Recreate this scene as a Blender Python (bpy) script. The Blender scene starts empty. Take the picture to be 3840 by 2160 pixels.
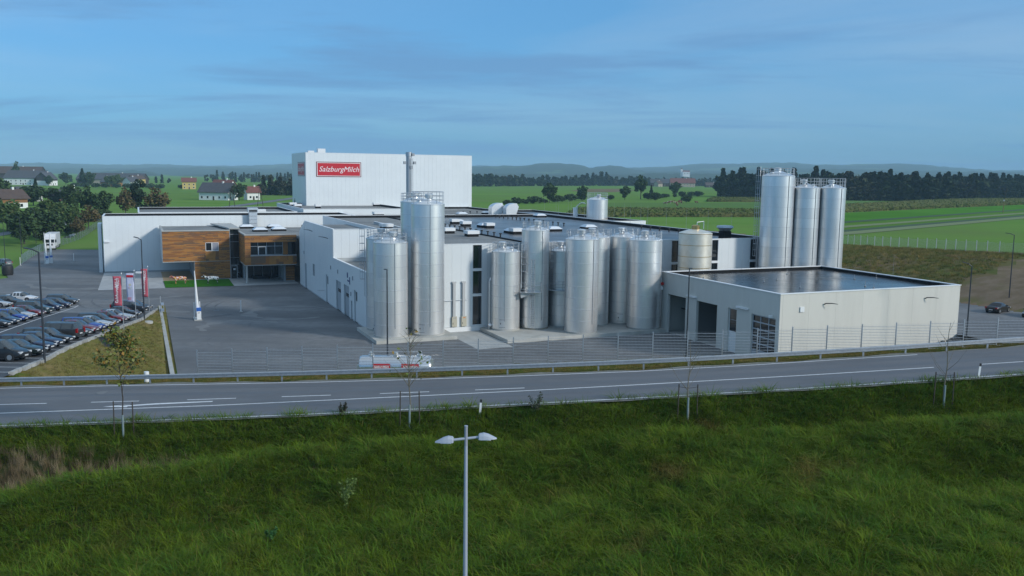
import bpy, bmesh, math, random
import numpy as np
from mathutils import Vector, Matrix

R = math.radians
PHI = R(23.06)                      # plant axes are turned by this against the road
CP, SP = math.cos(PHI), math.sin(PHI)
SC = bpy.context.scene
COL = SC.collection

# ------------------------------------------------------------------ camera
cam_d = bpy.data.cameras.new('camera'); cam = bpy.data.objects.new('camera', cam_d); COL.objects.link(cam)
cam_d.sensor_width = 36.0; cam_d.lens = 3302.0 / 3840.0 * 36.0
cam_d.clip_start = 0.5; cam_d.clip_end = 30000
PITCH, ROLL = math.atan(422.4 / 3302.0), R(0.69)
f_ = Vector((0, math.cos(PITCH), -math.sin(PITCH))); u0 = Vector((0, math.sin(PITCH), math.cos(PITCH))); r0 = Vector((1, 0, 0))
r_ = r0 * math.cos(ROLL) + u0 * math.sin(ROLL); u_ = -r0 * math.sin(ROLL) + u0 * math.cos(ROLL)
cam.matrix_world = Matrix(((r_.x, u_.x, -f_.x, 0), (r_.y, u_.y, -f_.y, 0), (r_.z, u_.z, -f_.z, 20), (0, 0, 0, 1)))
SC.camera = cam

# ------------------------------------------------------------------ sun and sky
SUN_DIR = Vector((1.174, -0.587, 0.60)).normalized()      # towards the sun
EL = math.asin(SUN_DIR.z); AZ = math.atan2(SUN_DIR.x, SUN_DIR.y)
sun_d = bpy.data.lights.new('sun', 'SUN'); sun_d.energy = 1.45; sun_d.angle = R(7.0); sun_d.color = (1.0, 0.95, 0.87)
sun = bpy.data.objects.new('sun', sun_d); COL.objects.link(sun)
sun.rotation_euler = SUN_DIR.to_track_quat('Z', 'Y').to_euler(); sun.location = (200, -100, 150)

world = bpy.data.worlds.new('World'); SC.world = world; world.use_nodes = True
nt = world.node_tree; nt.nodes.clear()
def wn(t, **k):
    n = nt.nodes.new(t)
    for a, b in k.items(): setattr(n, a, b)
    return n
w_out = wn('ShaderNodeOutputWorld'); w_bg = wn('ShaderNodeBackground')
sky = wn('ShaderNodeTexSky', sky_type='NISHITA', sun_disc=False, sun_elevation=EL, sun_rotation=AZ,
         altitude=500, air_density=1.0, dust_density=2.2, ozone_density=4.5)
geo = wn('ShaderNodeTexCoord')
sep = wn('ShaderNodeSeparateXYZ'); nt.links.new(geo.outputs['Generated'], sep.inputs[0])
# thin cloud layer: direction projected on a plane high above
zmx = wn('ShaderNodeMath', operation='MAXIMUM'); zmx.inputs[1].default_value = 0.0; nt.links.new(sep.outputs['Z'], zmx.inputs[0])
zad = wn('ShaderNodeMath', operation='ADD'); zad.inputs[1].default_value = 0.085; nt.links.new(zmx.outputs[0], zad.inputs[0])
dx = wn('ShaderNodeMath', operation='DIVIDE'); dy = wn('ShaderNodeMath', operation='DIVIDE')
nt.links.new(sep.outputs['X'], dx.inputs[0]); nt.links.new(zad.outputs[0], dx.inputs[1])
nt.links.new(sep.outputs['Y'], dy.inputs[0]); nt.links.new(zad.outputs[0], dy.inputs[1])
cmb = wn('ShaderNodeCombineXYZ'); nt.links.new(dx.outputs[0], cmb.inputs[0]); nt.links.new(dy.outputs[0], cmb.inputs[1])
def wnoise(scale, detail, rough, lo, hi, dist=0.0, loc=(0, 0, 0), sc=(1, 1, 1)):
    mp = wn('ShaderNodeMapping'); mp.inputs['Location'].default_value = loc; mp.inputs['Scale'].default_value = sc
    nt.links.new(cmb.outputs[0], mp.inputs[0])
    n = wn('ShaderNodeTexNoise'); n.inputs['Scale'].default_value = scale; n.inputs['Detail'].default_value = detail
    n.inputs['Roughness'].default_value = rough; n.inputs['Distortion'].default_value = dist
    nt.links.new(mp.outputs[0], n.inputs[0])
    r = wn('ShaderNodeMapRange'); r.inputs[1].default_value = lo; r.inputs[2].default_value = hi
    nt.links.new(n.outputs[0], r.inputs[0]); return r.outputs[0]
def wmix(fac, a, b, blend='MIX', f=1.0):
    m = wn('ShaderNodeMix', data_type='RGBA', blend_type=blend)
    if isinstance(fac, float): m.inputs[0].default_value = fac
    else:
        mu = wn('ShaderNodeMath', operation='MULTIPLY'); mu.inputs[1].default_value = f; nt.links.new(fac, mu.inputs[0]); nt.links.new(mu.outputs[0], m.inputs[0])
    for i, s in ((6, a), (7, b)):
        if isinstance(s, tuple): m.inputs[i].default_value = s + (1,)
        else: nt.links.new(s, m.inputs[i])
    return m.outputs[2]
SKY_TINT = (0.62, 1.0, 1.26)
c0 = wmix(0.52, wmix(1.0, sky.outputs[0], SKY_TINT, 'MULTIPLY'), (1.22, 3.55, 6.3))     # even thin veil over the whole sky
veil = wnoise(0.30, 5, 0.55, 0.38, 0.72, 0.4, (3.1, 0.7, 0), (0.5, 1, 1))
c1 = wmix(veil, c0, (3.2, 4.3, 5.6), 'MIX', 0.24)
bank = wnoise(0.22, 6, 0.55, 0.40, 0.58, 0.5, (5.5, 3.0, 0))  # offset puts the added cloud mostly outside the view, blue gap ahead
fade = wn('ShaderNodeMapRange'); fade.inputs[1].default_value = 0.03; fade.inputs[2].default_value = 0.42; fade.inputs[3].default_value = 0.06; fade.inputs[4].default_value = 1.0; nt.links.new(sep.outputs['Z'], fade.inputs[0])
bkf = wn('ShaderNodeMath', operation='MULTIPLY'); nt.links.new(bank, bkf.inputs[0]); nt.links.new(fade.outputs[0], bkf.inputs[1])     # thins the added cloud low in the sky
c1 = wmix(bkf.outputs[0], c1, (5.2, 5.8, 6.2), 'MIX', 0.72)       # white cloud sheets added, mostly out of view, to lift light on shaded walls
dark = wnoise(0.62, 9, 0.62, 0.49, 0.60, 0.6, (1.3, 4.4, 0), (0.45, 1, 1))
c2 = wmix(dark, c1, (1.25, 2.7, 4.9), 'MIX', 0.75)
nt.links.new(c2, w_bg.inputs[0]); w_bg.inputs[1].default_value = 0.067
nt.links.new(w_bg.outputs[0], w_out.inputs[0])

SC.view_settings.view_transform = 'Standard'; SC.view_settings.look = 'None'
SC.view_settings.exposure = 0.86; SC.view_settings.gamma = 1.0; SC.view_settings.use_curve_mapping = False
SC.render.engine = 'CYCLES'

# ------------------------------------------------------------------ materials
MATS = {}
def mat(name, c1, c2=None, scale=3.0, rough=0.6, metal=0.0, bump=0.0, bscale=None, stretch=(1, 1, 1), detail=5, lo=0.35, hi=0.65,
        spec=0.5, rnd=0.0, island=None, c3=None, s3=0.3, lo3=0.45, hi3=0.7, st3=(1, 1, 1), coat=0.0, rvar=0.0, trans=0.0, space='pos'):
    if name in MATS: return MATS[name]
    m = bpy.data.materials.new(name); m.use_nodes = True; t = m.node_tree; N = t.nodes; L = t.links
    b = N['Principled BSDF']
    b.inputs['Roughness'].default_value = rough; b.inputs['Metallic'].default_value = metal
    b.inputs['Specular IOR Level'].default_value = spec; b.inputs['Coat Weight'].default_value = coat
    if coat: b.inputs['Coat Roughness'].default_value = 0.06
    if trans: b.inputs['Transmission Weight'].default_value = trans
    c1 = tuple(c1) + (1,)
    def coords(st):
        if space == 'pos':
            g = N.new('ShaderNodeNewGeometry'); o = g.outputs['Position']
        else:
            g = N.new('ShaderNodeTexCoord'); o = g.outputs['Object']
        mp = N.new('ShaderNodeMapping'); mp.inputs['Scale'].default_value = st; L.new(o, mp.inputs[0]); return mp.outputs[0]
    def noise(sc, st, dt=5):
        n = N.new('ShaderNodeTexNoise'); n.inputs['Scale'].default_value = sc; n.inputs['Detail'].default_value = dt
        n.inputs['Roughness'].default_value = 0.6; L.new(coords(st), n.inputs[0]); return n.outputs[0]
    def rng(o, a, z, p=0.0, q=1.0):
        r = N.new('ShaderNodeMapRange'); r.inputs[1].default_value = a; r.inputs[2].default_value = z
        r.inputs[3].default_value = p; r.inputs[4].default_value = q; L.new(o, r.inputs[0]); return r.outputs[0]
    def mix(f, a, c, blend='MIX'):
        x = N.new('ShaderNodeMix'); x.data_type = 'RGBA'; x.blend_type = blend
        if isinstance(f, float): x.inputs[0].default_value = f
        else: L.new(f, x.inputs[0])
        for i, s in ((6, a), (7, c)):
            if isinstance(s, tuple): x.inputs[i].default_value = s
            else: L.new(s, x.inputs[i])
        return x.outputs[2]
    col = c1
    if island:                                  # list of colours picked per piece
        g = N.new('ShaderNodeNewGeometry'); cr = N.new('ShaderNodeValToRGB'); cr.color_ramp.interpolation = 'CONSTANT'
        e = cr.color_ramp.elements
        while len(e) < len(island): e.new(0.5)
        for i, cc in enumerate(island): e[i].position = i / len(island); e[i].color = tuple(cc) + (1,)
        L.new(g.outputs['Random Per Island'], cr.inputs[0]); col = cr.outputs[0]
        if c2 is not None: col = mix(rng(noise(scale, stretch, detail), lo, hi, 0, 0.6), col, tuple(c2) + (1,))
    elif c2 is not None:
        nn = noise(scale, stretch, detail); col = mix(rng(nn, lo, hi), c1, tuple(c2) + (1,))
    if c3 is not None: col = mix(rng(noise(s3, st3, 5), lo3, hi3), col, tuple(c3) + (1,))
    if rnd:
        oi = N.new('ShaderNodeObjectInfo'); h = N.new('ShaderNodeHueSaturation')
        L.new(rng(oi.outputs['Random'], 0, 1, 1 - rnd, 1 + rnd), h.inputs['Value'])
        if isinstance(col, tuple): h.inputs['Color'].default_value = col
        else: L.new(col, h.inputs['Color'])
        col = h.outputs[0]
    if isinstance(col, tuple): b.inputs['Base Color'].default_value = col
    else: L.new(col, b.inputs['Base Color'])
    if rvar: L.new(rng(noise(s3, (1, 1, 1), 4), 0.3, 0.7, max(0.02, rough - rvar), rough + rvar), b.inputs['Roughness'])
    if bump:
        bp = N.new('ShaderNodeBump'); bp.inputs['Strength'].default_value = bump; bp.inputs['Distance'].default_value = 0.05
        L.new(noise(bscale or scale * 4, stretch, 4), bp.inputs['Height']); L.new(bp.outputs[0], b.inputs['Normal'])
    MATS[name] = m; return m

# ------------------------------------------------------------------ mesh builder
def W(X, Y, Z=0.0): return (X * CP - Y * SP, X * SP + Y * CP, Z)      # plant frame -> world
def PL(a, d): return (a * CP + d * SP, -a * SP + d * CP)                # world -> plant frame
class MB:
    def __init__(s): s.v = []; s.f = []; s.mi = []; s.cur = 0
    def add(s, vs, fs):
        n = len(s.v); s.v += [tuple(p) for p in vs]; s.f += [tuple(i + n for i in q) for q in fs]; s.mi += [s.cur] * len(fs); return s
    def box(s, x0, x1, y0, y1, z0, z1):
        return s.add([(x0, y0, z0), (x1, y0, z0), (x1, y1, z0), (x0, y1, z0), (x0, y0, z1), (x1, y0, z1), (x1, y1, z1), (x0, y1, z1)],
                     [(0, 3, 2, 1), (4, 5, 6, 7), (0, 1, 5, 4), (1, 2, 6, 5), (2, 3, 7, 6), (3, 0, 4, 7)])
    def cbox(s, c, sz): return s.box(c[0] - sz[0] / 2, c[0] + sz[0] / 2, c[1] - sz[1] / 2, c[1] + sz[1] / 2, c[2] - sz[2] / 2, c[2] + sz[2] / 2)
    def prism(s, poly, z0, z1):
        n = len(poly); b = [(p[0], p[1], z0) for p in poly]; t = [(p[0], p[1], z1) for p in poly]
        return s.add(b + t, [tuple(range(n - 1, -1, -1)), tuple(range(n, 2 * n))] + [(i, (i + 1) % n, n + (i + 1) % n, n + i) for i in range(n)])
    def xprism(s, poly, x0, x1):                # polygon in (y,z) extruded along x
        n = len(poly); b = [(x0, p[0], p[1]) for p in poly]; t = [(x1, p[0], p[1]) for p in poly]
        return s.add(b + t, [tuple(range(n - 1, -1, -1)), tuple(range(n, 2 * n))] + [(i, (i + 1) % n, n + (i + 1) % n, n + i) for i in range(n)])
    def yprism(s, poly, y0, y1):                # polygon in (x,z) extruded along y
        n = len(poly); b = [(p[0], y0, p[1]) for p in poly]; t = [(p[0], y1, p[1]) for p in poly]
        return s.add(b + t, [tuple(range(n)), tuple(range(2 * n - 1, n - 1, -1))] + [(i, n + i, n + (i + 1) % n, (i + 1) % n) for i in range(n)])
    def cyl(s, p, q, r0, r1=None, n=8, caps=True):
        r1 = r0 if r1 is None else r1; p = Vector(p); q = Vector(q); ax = (q - p).normalized()
        e = Vector((0, 0, 1)) if abs(ax.z) < 0.9 else Vector((1, 0, 0)); u = ax.cross(e).normalized(); w = ax.cross(u)
        vs = [p + (u * math.cos(2 * math.pi * i / n) + w * math.sin(2 * math.pi * i / n)) * r0 for i in range(n)] + \
             [q + (u * math.cos(2 * math.pi * i / n) + w * math.sin(2 * math.pi * i / n)) * r1 for i in range(n)]
        fs = [(i, (i + 1) % n, n + (i + 1) % n, n + i) for i in range(n)]
        if caps: fs += [tuple(range(n - 1, -1, -1)), tuple(range(n, 2 * n))]
        return s.add(vs, fs)
    def tube(s, pts, r, n=5, rr=None):
        for i in range(len(pts) - 1):
            s.cyl(pts[i], pts[i + 1], rr[i] if rr else r, rr[i + 1] if rr else r, n)
        return s
    def lathe(s, prof, c=(0, 0, 0), n=24, caps=True):
        vs = []; fs = []; k = len(prof)
        for j, (r, z) in enumerate(prof):
            for i in range(n): a = 2 * math.pi * i / n; vs.append((c[0] + r * math.cos(a), c[1] + r * math.sin(a), c[2] + z))
        for j in range(k - 1):
            for i in range(n): fs.append((j * n + i, j * n + (i + 1) % n, (j + 1) * n + (i + 1) % n, (j + 1) * n + i))
        if caps: fs += [tuple(range(n - 1, -1, -1)), tuple(range((k - 1) * n, k * n))]
        return s.add(vs, fs)
    def quad(s, a, b, c, d): return s.add([a, b, c, d], [(0, 1, 2, 3)])
    def ico(s, c, r, seed=0, sub=1, sq=(1, 1, 1), jit=0.0):
        bm = bmesh.new(); bmesh.ops.create_icosphere(bm, subdivisions=sub, radius=1.0); rnd = random.Random(seed)
        for v in bm.verts: v.co *= 1 + rnd.uniform(-jit, jit)
        bm.verts.ensure_lookup_table()
        vs = [(c[0] + v.co.x * r * sq[0], c[1] + v.co.y * r * sq[1], c[2] + v.co.z * r * sq[2]) for v in bm.verts]
        fs = [tuple(v.index for v in f.verts) for f in bm.faces]; bm.free(); return s.add(vs, fs)
    def mesh(s, name, mats, smooth=False, org=(0, 0, 0)):
        me = bpy.data.meshes.new(name)
        v = [(p[0] - org[0], p[1] - org[1], p[2] - org[2]) for p in s.v]
        me.from_pydata(v, [], s.f)
        for m in (mats if isinstance(mats, (list, tuple)) else [mats]): me.materials.append(m)
        if len(me.materials) > 1: me.polygons.foreach_set('material_index', s.mi)
        if smooth:
            me.polygons.foreach_set('use_smooth', [True] * len(me.polygons))
            if smooth is not True: me.set_sharp_from_angle(angle=R(smooth))
        me.update(); return me
    def build(s, name, mats, parent=None, smooth=False, org=None):
        if org is None: org = ORG.get(parent.name, (0, 0, 0)) if parent else (0, 0, 0)
        o = bpy.data.objects.new(name, s.mesh(name, mats, smooth, org)); COL.objects.link(o)
        if parent: o.parent = parent; ORG[o.name] = org
        return o
ORG = {}
def tag(o, label=None, cat=None, group=None, kind=None):
    if label: o['label'] = label
    if cat: o['category'] = cat
    if group: o['group'] = group
    if kind: o['kind'] = kind
    return o
def empty(name, loc, rz=0.0, org=(0, 0, 0)):
    o = bpy.data.objects.new(name, None); COL.objects.link(o); o.location = loc; o.rotation_euler = (0, 0, rz); o.empty_display_size = 0.5
    ORG[o.name] = org; return o
def thing(name, label, cat, loc, rz=0.0, group=None):          # parts given in the thing's own frame
    return tag(empty(name, loc, rz), label, cat, group)
def pthing(name, label, cat, X, Y, Z=0.0, group=None):          # parts given in plant coordinates
    return tag(empty(name, W(X, Y, Z), PHI, (X, Y, Z)), label, cat, group)
def inst(me, name, parent=None, loc=(0, 0, 0), rot=(0, 0, 0), sc=None, mats=None):
    o = bpy.data.objects.new(name, me); COL.objects.link(o); o.parent = parent; o.location = loc; o.rotation_euler = rot
    if sc: o.scale = sc
    return o
def copy_tree(o, parent=None):
    c = o.copy(); COL.objects.link(c); c.parent = parent; ORG[c.name] = ORG.get(o.name, (0, 0, 0))
    for ch in list(o.children): copy_tree(ch, c)
    return c
def top(mb, name, mats, label, cat, loc=(0, 0, 0), rz=0.0, group=None, smooth=False):       # one-mesh thing, local coordinates
    o = mb.build(name, mats, None, smooth); o.location = loc; o.rotation_euler = (0, 0, rz); return tag(o, label, cat, group)
def sheet(name, pts, mats, kind='structure', plant=False):      # flat polygon sheet from 3-D points
    mb = MB(); p = [W(*q) if plant else q for q in pts]; mb.add(p, [tuple(range(len(p)))]); return tag(mb.build(name, mats), kind=kind)
def text_mesh(body, size, shear=0.0, bold=0.0, name='lettering'):
    cu = bpy.data.curves.new(name, 'FONT'); cu.body = body; cu.size = size; cu.shear = shear; cu.offset = bold
    cu.align_x = 'CENTER'; cu.align_y = 'CENTER'; cu.resolution_u = 3
    o = bpy.data.objects.new(name, cu); COL.objects.link(o); bpy.context.view_layer.update()
    me = bpy.data.meshes.new_from_object(o.evaluated_get(bpy.context.evaluated_depsgraph_get())); bpy.data.objects.remove(o); bpy.data.curves.remove(cu)
    return me
def smooth01(t): t = min(1.0, max(0.0, t)); return t * t * (3 - 2 * t)

# ---- shared materials
M_white = mat('white_panel', (0.76, 0.80, 0.81), (0.72, 0.76, 0.775), 0.25, 0.42, rnd=0.007)
M_white2 = mat('white_trim', (0.80, 0.82, 0.83), rough=0.4)
M_grey = mat('grey_trim', (0.33, 0.35, 0.37), rough=0.45)
M_black = mat('black_rubber', (0.012, 0.012, 0.013), (0.03, 0.03, 0.03), 4, 0.7)
M_joint = mat('joint_shadow_gap', (0.50, 0.53, 0.54), rough=0.8)
M_bitumen = mat('bitumen_upstand', (0.010, 0.010, 0.011), (0.018, 0.018, 0.019), 1.2, 0.85, spec=0.2)
M_roof = mat('wet_roof_membrane', (0.115, 0.118, 0.122), (0.16, 0.163, 0.168), 0.22, 0.34, spec=0.32, bump=0.03, bscale=1.5, c3=(0.075, 0.08, 0.088), s3=0.09, rvar=0.08)
M_gravel_roof = mat('grey_gravel_roof', (0.19, 0.195, 0.19), (0.28, 0.285, 0.275), 1.3, 0.85, bump=0.3, bscale=14, c3=(0.15, 0.155, 0.155), s3=0.12)
M_conc = mat('concrete', (0.40, 0.405, 0.385), (0.47, 0.47, 0.445), 0.5, 0.8, bump=0.08, bscale=9, c3=(0.34, 0.345, 0.33), s3=0.18, lo3=0.5, hi3=0.75)
M_conc_wall = mat('concrete_wall', (0.65, 0.64, 0.59), (0.605, 0.595, 0.548), 0.9, 0.8, bump=0.05, bscale=7, stretch=(1, 1, 0.12), lo=0.42, hi=0.72, rnd=0.018)
M_steel = mat('brushed_steel', (0.88, 0.882, 0.875), (0.78, 0.782, 0.775), 1.2, 0.35, 0.75, stretch=(1, 1, 0.15), bump=0.012, bscale=2, rnd=0.045)
M_seam = mat('weld_seam', (0.74, 0.745, 0.745), rough=0.35, metal=0.7)
M_steel2 = mat('steel_fitting', (0.78, 0.79, 0.80), rough=0.36, metal=0.8)
M_brass = mat('golden_steel', (0.50, 0.36, 0.15), rough=0.3, metal=0.9)
M_galv = mat('galvanised_steel', (0.52, 0.55, 0.58), (0.43, 0.46, 0.49), 6, 0.42, 0.75)
M_lamp = mat('anthracite_paint', (0.030, 0.035, 0.045), rough=0.4)
M_glass = mat('dark_glass', (0.008, 0.013, 0.017), rough=0.06, spec=0.8)
M_carglass = mat('car_glass', (0.045, 0.055, 0.06), rough=0.06, spec=0.9)
M_red = mat('sign_red', (0.55, 0.014, 0.026), rough=0.4)
M_ink = mat('white_print', (0.82, 0.82, 0.82), rough=0.45)
M_maroon = mat('dark_red_border', (0.16, 0.012, 0.02), rough=0.45)
M_blue = mat('blue_plastic', (0.03, 0.13, 0.48), rough=0.4)
M_paint = mat('road_paint', (0.80, 0.81, 0.81), (0.62, 0.63, 0.63), 5, 0.6)
M_asph = mat('yard_asphalt', (0.142, 0.145, 0.148), (0.195, 0.198, 0.20), 0.9, 0.75, bump=0.15, bscale=25, stretch=(1, 1, 1), c3=(0.098, 0.101, 0.105), s3=0.11, lo3=0.40, hi3=0.64, st3=(0.35, 1, 1), rvar=0.1)
M_asph_d = mat('dark_asphalt', (0.052, 0.056, 0.062), (0.07, 0.074, 0.08), 0.7, 0.72, bump=0.15, bscale=25)
M_road = mat('road_asphalt', (0.128, 0.131, 0.138), (0.150, 0.153, 0.159), 0.8, 0.72, bump=0.12, bscale=22, stretch=(0.12, 1, 1), c3=(0.115, 0.118, 0.124), s3=0.12)
# ------------------------------------------------------------------ land form (world: x right, y away from the road, z up)
_n = np.interp
def zr(a): return 6.9 + 0.0485 * min(70.0, max(-70.0, a))
def d_near(a): return float(_n(a, [-120, -29, -17, -10.9, -5.8, 1.3, 7.5, 17.7, 25.3, 40, 120], [50.5, 48.75, 48.8, 48.95, 49.2, 49.55, 49.95, 50.85, 51.7, 53.6, 66]))
def d_far(a): return float(_n(a, [-120, -34.7, -27.3, -19.9, -12.6, -6.7, 1.5, 8.5, 15.6, 23, 27.6, 35, 120], [63, 58.5, 58.1, 57.5, 56.95, 56.75, 56.7, 56.8, 57.4, 58.3, 58.85, 59.9, 73]))
def d_mid(a): return float(_n(a, [-120, -30.8, -17.9, -6.15, 1.4, 8, 18.8, 28.6, 40, 120], [53.4, 51.65, 51.7, 52.25, 52.65, 53.15, 54.1, 55.15, 56.5, 69]))
def d_rail(a): return float(_n(a, [-120, -33.6, -21.6, -12.7, -3.8, 4, 11, 20.2, 26.4, 32.7, 40, 120], [63.6, 58.9, 58.1, 57.65, 57.45, 57.45, 57.7, 58.5, 59.2, 60.1, 61.2, 74]))
def d_fence(a): return float(_n(a, [-120, -40, -12, 0, 25, 36, 45, 120], [64, 60.6, 60.5, 61.0, 61.3, 61.9, 62.9, 76]))
def a_kerb(d): return float(_n(d, [55, 62.5, 68.5, 77.5, 97.2, 109, 125.7, 131], [-34.3, -35.9, -37.2, -39.7, -43.9, -46.3, -51.2, -52.8]))
def a_wall(d): return -34.57 - (d - 86.6) * 0.404
def z_lot(d): return max(0.0, (128 - d) * 0.0828)
def z_edge(Y): return 5.0 + min(2.2, max(0.0, (158 - Y) * 0.04))
def bumps(a, d): return 0.10 * math.sin(a * .41 + d * .23) + 0.08 * math.sin(a * .93 - d * .71 + 1) + 0.05 * math.sin(a * 1.9 + d * 1.3) + 0.04 * math.sin(a * 3.1 - d * 2.3 + 2)
def z_land(a, d):
    dn, df, de = d_near(a), d_far(a), d_fence(a); zo = zr(a)
    if d < dn - 0.15:
        t = dn - 0.15 - d; bank = zo - 0.12 - 0.58 * t + 0.12 * math.sin(a * .8 + d) * min(1, t)
        dc = float(_n(a, [-60, -24, -18, -13, 0, 17, 33, 60], [40, 42.3, 44, 46, 47.4, 47.0, 48.3, 50]))
        dit = zo - float(_n(a, [-40, -20, -8, 40], [3.0, 2.7, 1.75, 1.75]))
        if d > dc: return max(bank, dit) + 0.4 * bumps(a, d) * min(1, t)
        q = dc - d; hump = 0.45 * math.exp(-((a + 17) / 11) ** 2 - ((q - 1.8) / 2.6) ** 2) - 0.5 * smooth01((a - 16) / 12) * smooth01((q - 4) / 6)
        fall = 1.25 * smooth01((q - 0.8) / 5.5) * (0.35 + 0.65 * smooth01((12 - a) / 14)); hol = 0.9 * math.exp(-((a - 24) / 4.5) ** 2 - ((d - 41.5) / 2.6) ** 2)
        return max(bank, zo - float(_n(a, [-30, -20, -8, 40], [1.75, 1.7, 1.38, 1.38])) - 0.03 * q - fall + hump - hol) + 1.5 * bumps(a, d) * min(1, q * .5 + .3)
    if d < df + 0.35: return zo - 0.16
    if d < de + 0.8: return zo - 0.10 - 0.05 * (d - df) + 0.02 * math.sin(a * 3.3 + d * 5)
    X, Y = PL(a, d); b = -0.12
    if X > 88.5:
        foot = 112.6 if Y < 105 else 112.6 - 8 * smooth01((Y - 105) / 15)
        b = -0.12 + 2.0 * smooth01((X - 88.5) / 2.0); t = (X - foot) / (148 - foot)
        if t > 0: b += (z_edge(Y) - 1.9) * (1 - (1 - min(1, t)) ** 2.0) + 0.12 * math.sin(X * .7 + Y * .4) * min(1, t * 6) * (1 - min(1, t))
    w = smooth01((d - 215) / 90)
    if X > 148: b = z_edge(Y) + (5 - z_edge(Y)) * smooth01((X - 148) / 150)
    else: b = b * (1 - w) + 5 * w
    if d < 131:
        ak, aw = a_kerb(d), a_wall(d)
        if a < ak: b = z_lot(d) - 0.12
        elif a < aw: t = (a - ak) / (aw - ak); b = (z_lot(d) + 0.03) * (1 - t) ** 1.15 + 0.30 * (1 - (1 - t) ** 1.15) + 0.05 * math.sin(a * 2 + d) * t * (1 - t) * 4
    return max(b, zo - 0.25 - (d - de - 0.8) / 1.6)

M_soil = mat('meadow_soil', (0.045, 0.065, 0.016), (0.080, 0.066, 0.030), 1.6, 0.95, c3=(0.022, 0.04, 0.010), s3=0.25, bump=0.4, bscale=6, spec=0.0)
M_verge = mat('dry_verge', (0.15, 0.12, 0.036), (0.20, 0.13, 0.05), 1.3, 0.95, c3=(0.085, 0.12, 0.024), s3=0.5, lo3=0.42, hi3=0.6, bump=0.5, bscale=9, spec=0.0)
M_bank = mat('weedy_bank', (0.150, 0.125, 0.052), (0.085, 0.120, 0.032), 0.33, 0.95, c3=(0.20, 0.145, 0.095), s3=0.10, lo3=0.44, hi3=0.62, bump=0.7, bscale=2.5, detail=8, spec=0.0)
M_slope = mat('dry_grass_slope', (0.19, 0.165, 0.055), (0.13, 0.14, 0.034), 0.9, 0.95, c3=(0.22, 0.17, 0.075), s3=0.35, bump=0.5, bscale=8, detail=7, spec=0.0)
M_field = mat('green_field', (0.115, 0.235, 0.045), (0.150, 0.260, 0.060), 0.03, 0.9, c3=(0.135, 0.205, 0.060), s3=0.012, bump=0.3, bscale=1.2, stretch=(0.25, 1, 1), spec=0.0)
_d = list(np.arange(4, 28, 3.0)) + list(np.arange(28, 64, 0.4)) + list(np.arange(64, 140, 1.3)) + list(np.arange(140, 320, 5)); q = 325.0
while q < 9500: _d.append(q); q *= 1.09
_s = np.concatenate([np.linspace(-1.5, -0.66, 14), np.linspace(-0.65, 0.65, 190), np.linspace(0.66, 1.5, 14)])
vs, fs, mi = [], [], []
for d in _d:
    de = max(d, 34)
    for s_ in _s: vs.append((s_ * de, d, z_land(s_ * de, d)))
nc = len(_s)
for j in range(len(_d) - 1):
    for i in range(nc - 1):
        fs.append((j * nc + i, j * nc + i + 1, (j + 1) * nc + i + 1, (j + 1) * nc + i))
        d = (_d[j] + _d[j + 1]) / 2; a = vs[j * nc + i][0]; X, Y = PL(a, d)
        if d < d_near(a): k = 0
        elif d < d_fence(a) + 4: k = 1
        elif d < 135 and a < a_wall(d) + 1: k = 3
        elif X > 88 and X < 149 and d < 260: k = 2
        else: k = 4
        if k == 2 and X > 112.7 and Y < 98.4 + (X - 117.6) * 0.31: k = 5
        mi.append(k)
g = MB(); g.v = vs; g.f = fs; g.mi = mi
ground = tag(g.build('ground', [M_soil, M_verge, M_bank, M_slope, M_field, mat('bare_soil', (0.23, 0.175, 0.125), (0.17, 0.13, 0.085), 0.5, 0.95, spec=0.0, bump=0.5, bscale=3, c3=(0.15, 0.14, 0.06), s3=0.15)], smooth=True), kind='structure')

# ------------------------------------------------------------------ road
def strip(name, f0, f1, a0, a1, dz, m, step=1.5, parent=None, zf=zr):
    mb = MB(); n = max(1, int(abs(a1 - a0) / step)); A = [a0 + (a1 - a0) * i / n for i in range(n + 1)]
    v = []
    for a in A: v += [(a, f0(a), zf(a) + dz), (a, f1(a), zf(a) + dz)]
    mb.add(v, [(2 * i, 2 * i + 2, 2 * i + 3, 2 * i + 1) for i in range(n)]); return mb.build(name, m, parent)
road = tag(strip('road', lambda a: d_near(a) - 0.28, lambda a: d_far(a) + 0.30, -118, 118, 0.0, M_road), kind='structure')
M_grit = mat('grit_shoulder', (0.24, 0.23, 0.20), (0.16, 0.16, 0.12), 2.5, 0.95, bump=0.5, bscale=12)
tag(strip('road_shoulder', lambda a: d_far(a) + 0.28, lambda a: d_far(a) + 0.62 + 0.28 * math.sin(a * .9) * math.sin(a * .37 + 1), -60, 60, -0.012, M_grit, 0.5), kind='structure')
tag(strip('road_shoulder', lambda a: d_near(a) - 0.42 + 0.06 * math.sin(a * 1.7), lambda a: d_near(a) - 0.26, -60, 60, -0.012, M_grit, 0.5), kind='structure')
def mark(c, w, a0, a1): return strip('road_marking', lambda a: c(a) - w / 2, lambda a: c(a) + w / 2, a0, a1, 0.004, M_paint, 1.5, road)
mark(d_near, 0.13, -100, 100); mark(d_far, 0.13, -100, 27.6); mark(d_mid, 0.13, -100, 26.9)
for k in range(10): mark(lambda a: d_mid(a) + 0.02, 0.12, 30.0 + 6 * k, 33.0 + 6 * k)
dash = lambda a: float(_n(a, [-120, -32, -26, -20, -14, -8, -2, 1], [56, 53.85, 53.6, 53.35, 53.3, 53.2, 53.28, 53.35]))
for a0 in (-44.1, -38.1, -32.1, -26.2, -20.1, -14.2, -8.1, -2.2): mark(dash, 0.12, a0, a0 + 3.05)
arrow = MB(); zA = lambda a: zr(a) + 0.004
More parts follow.
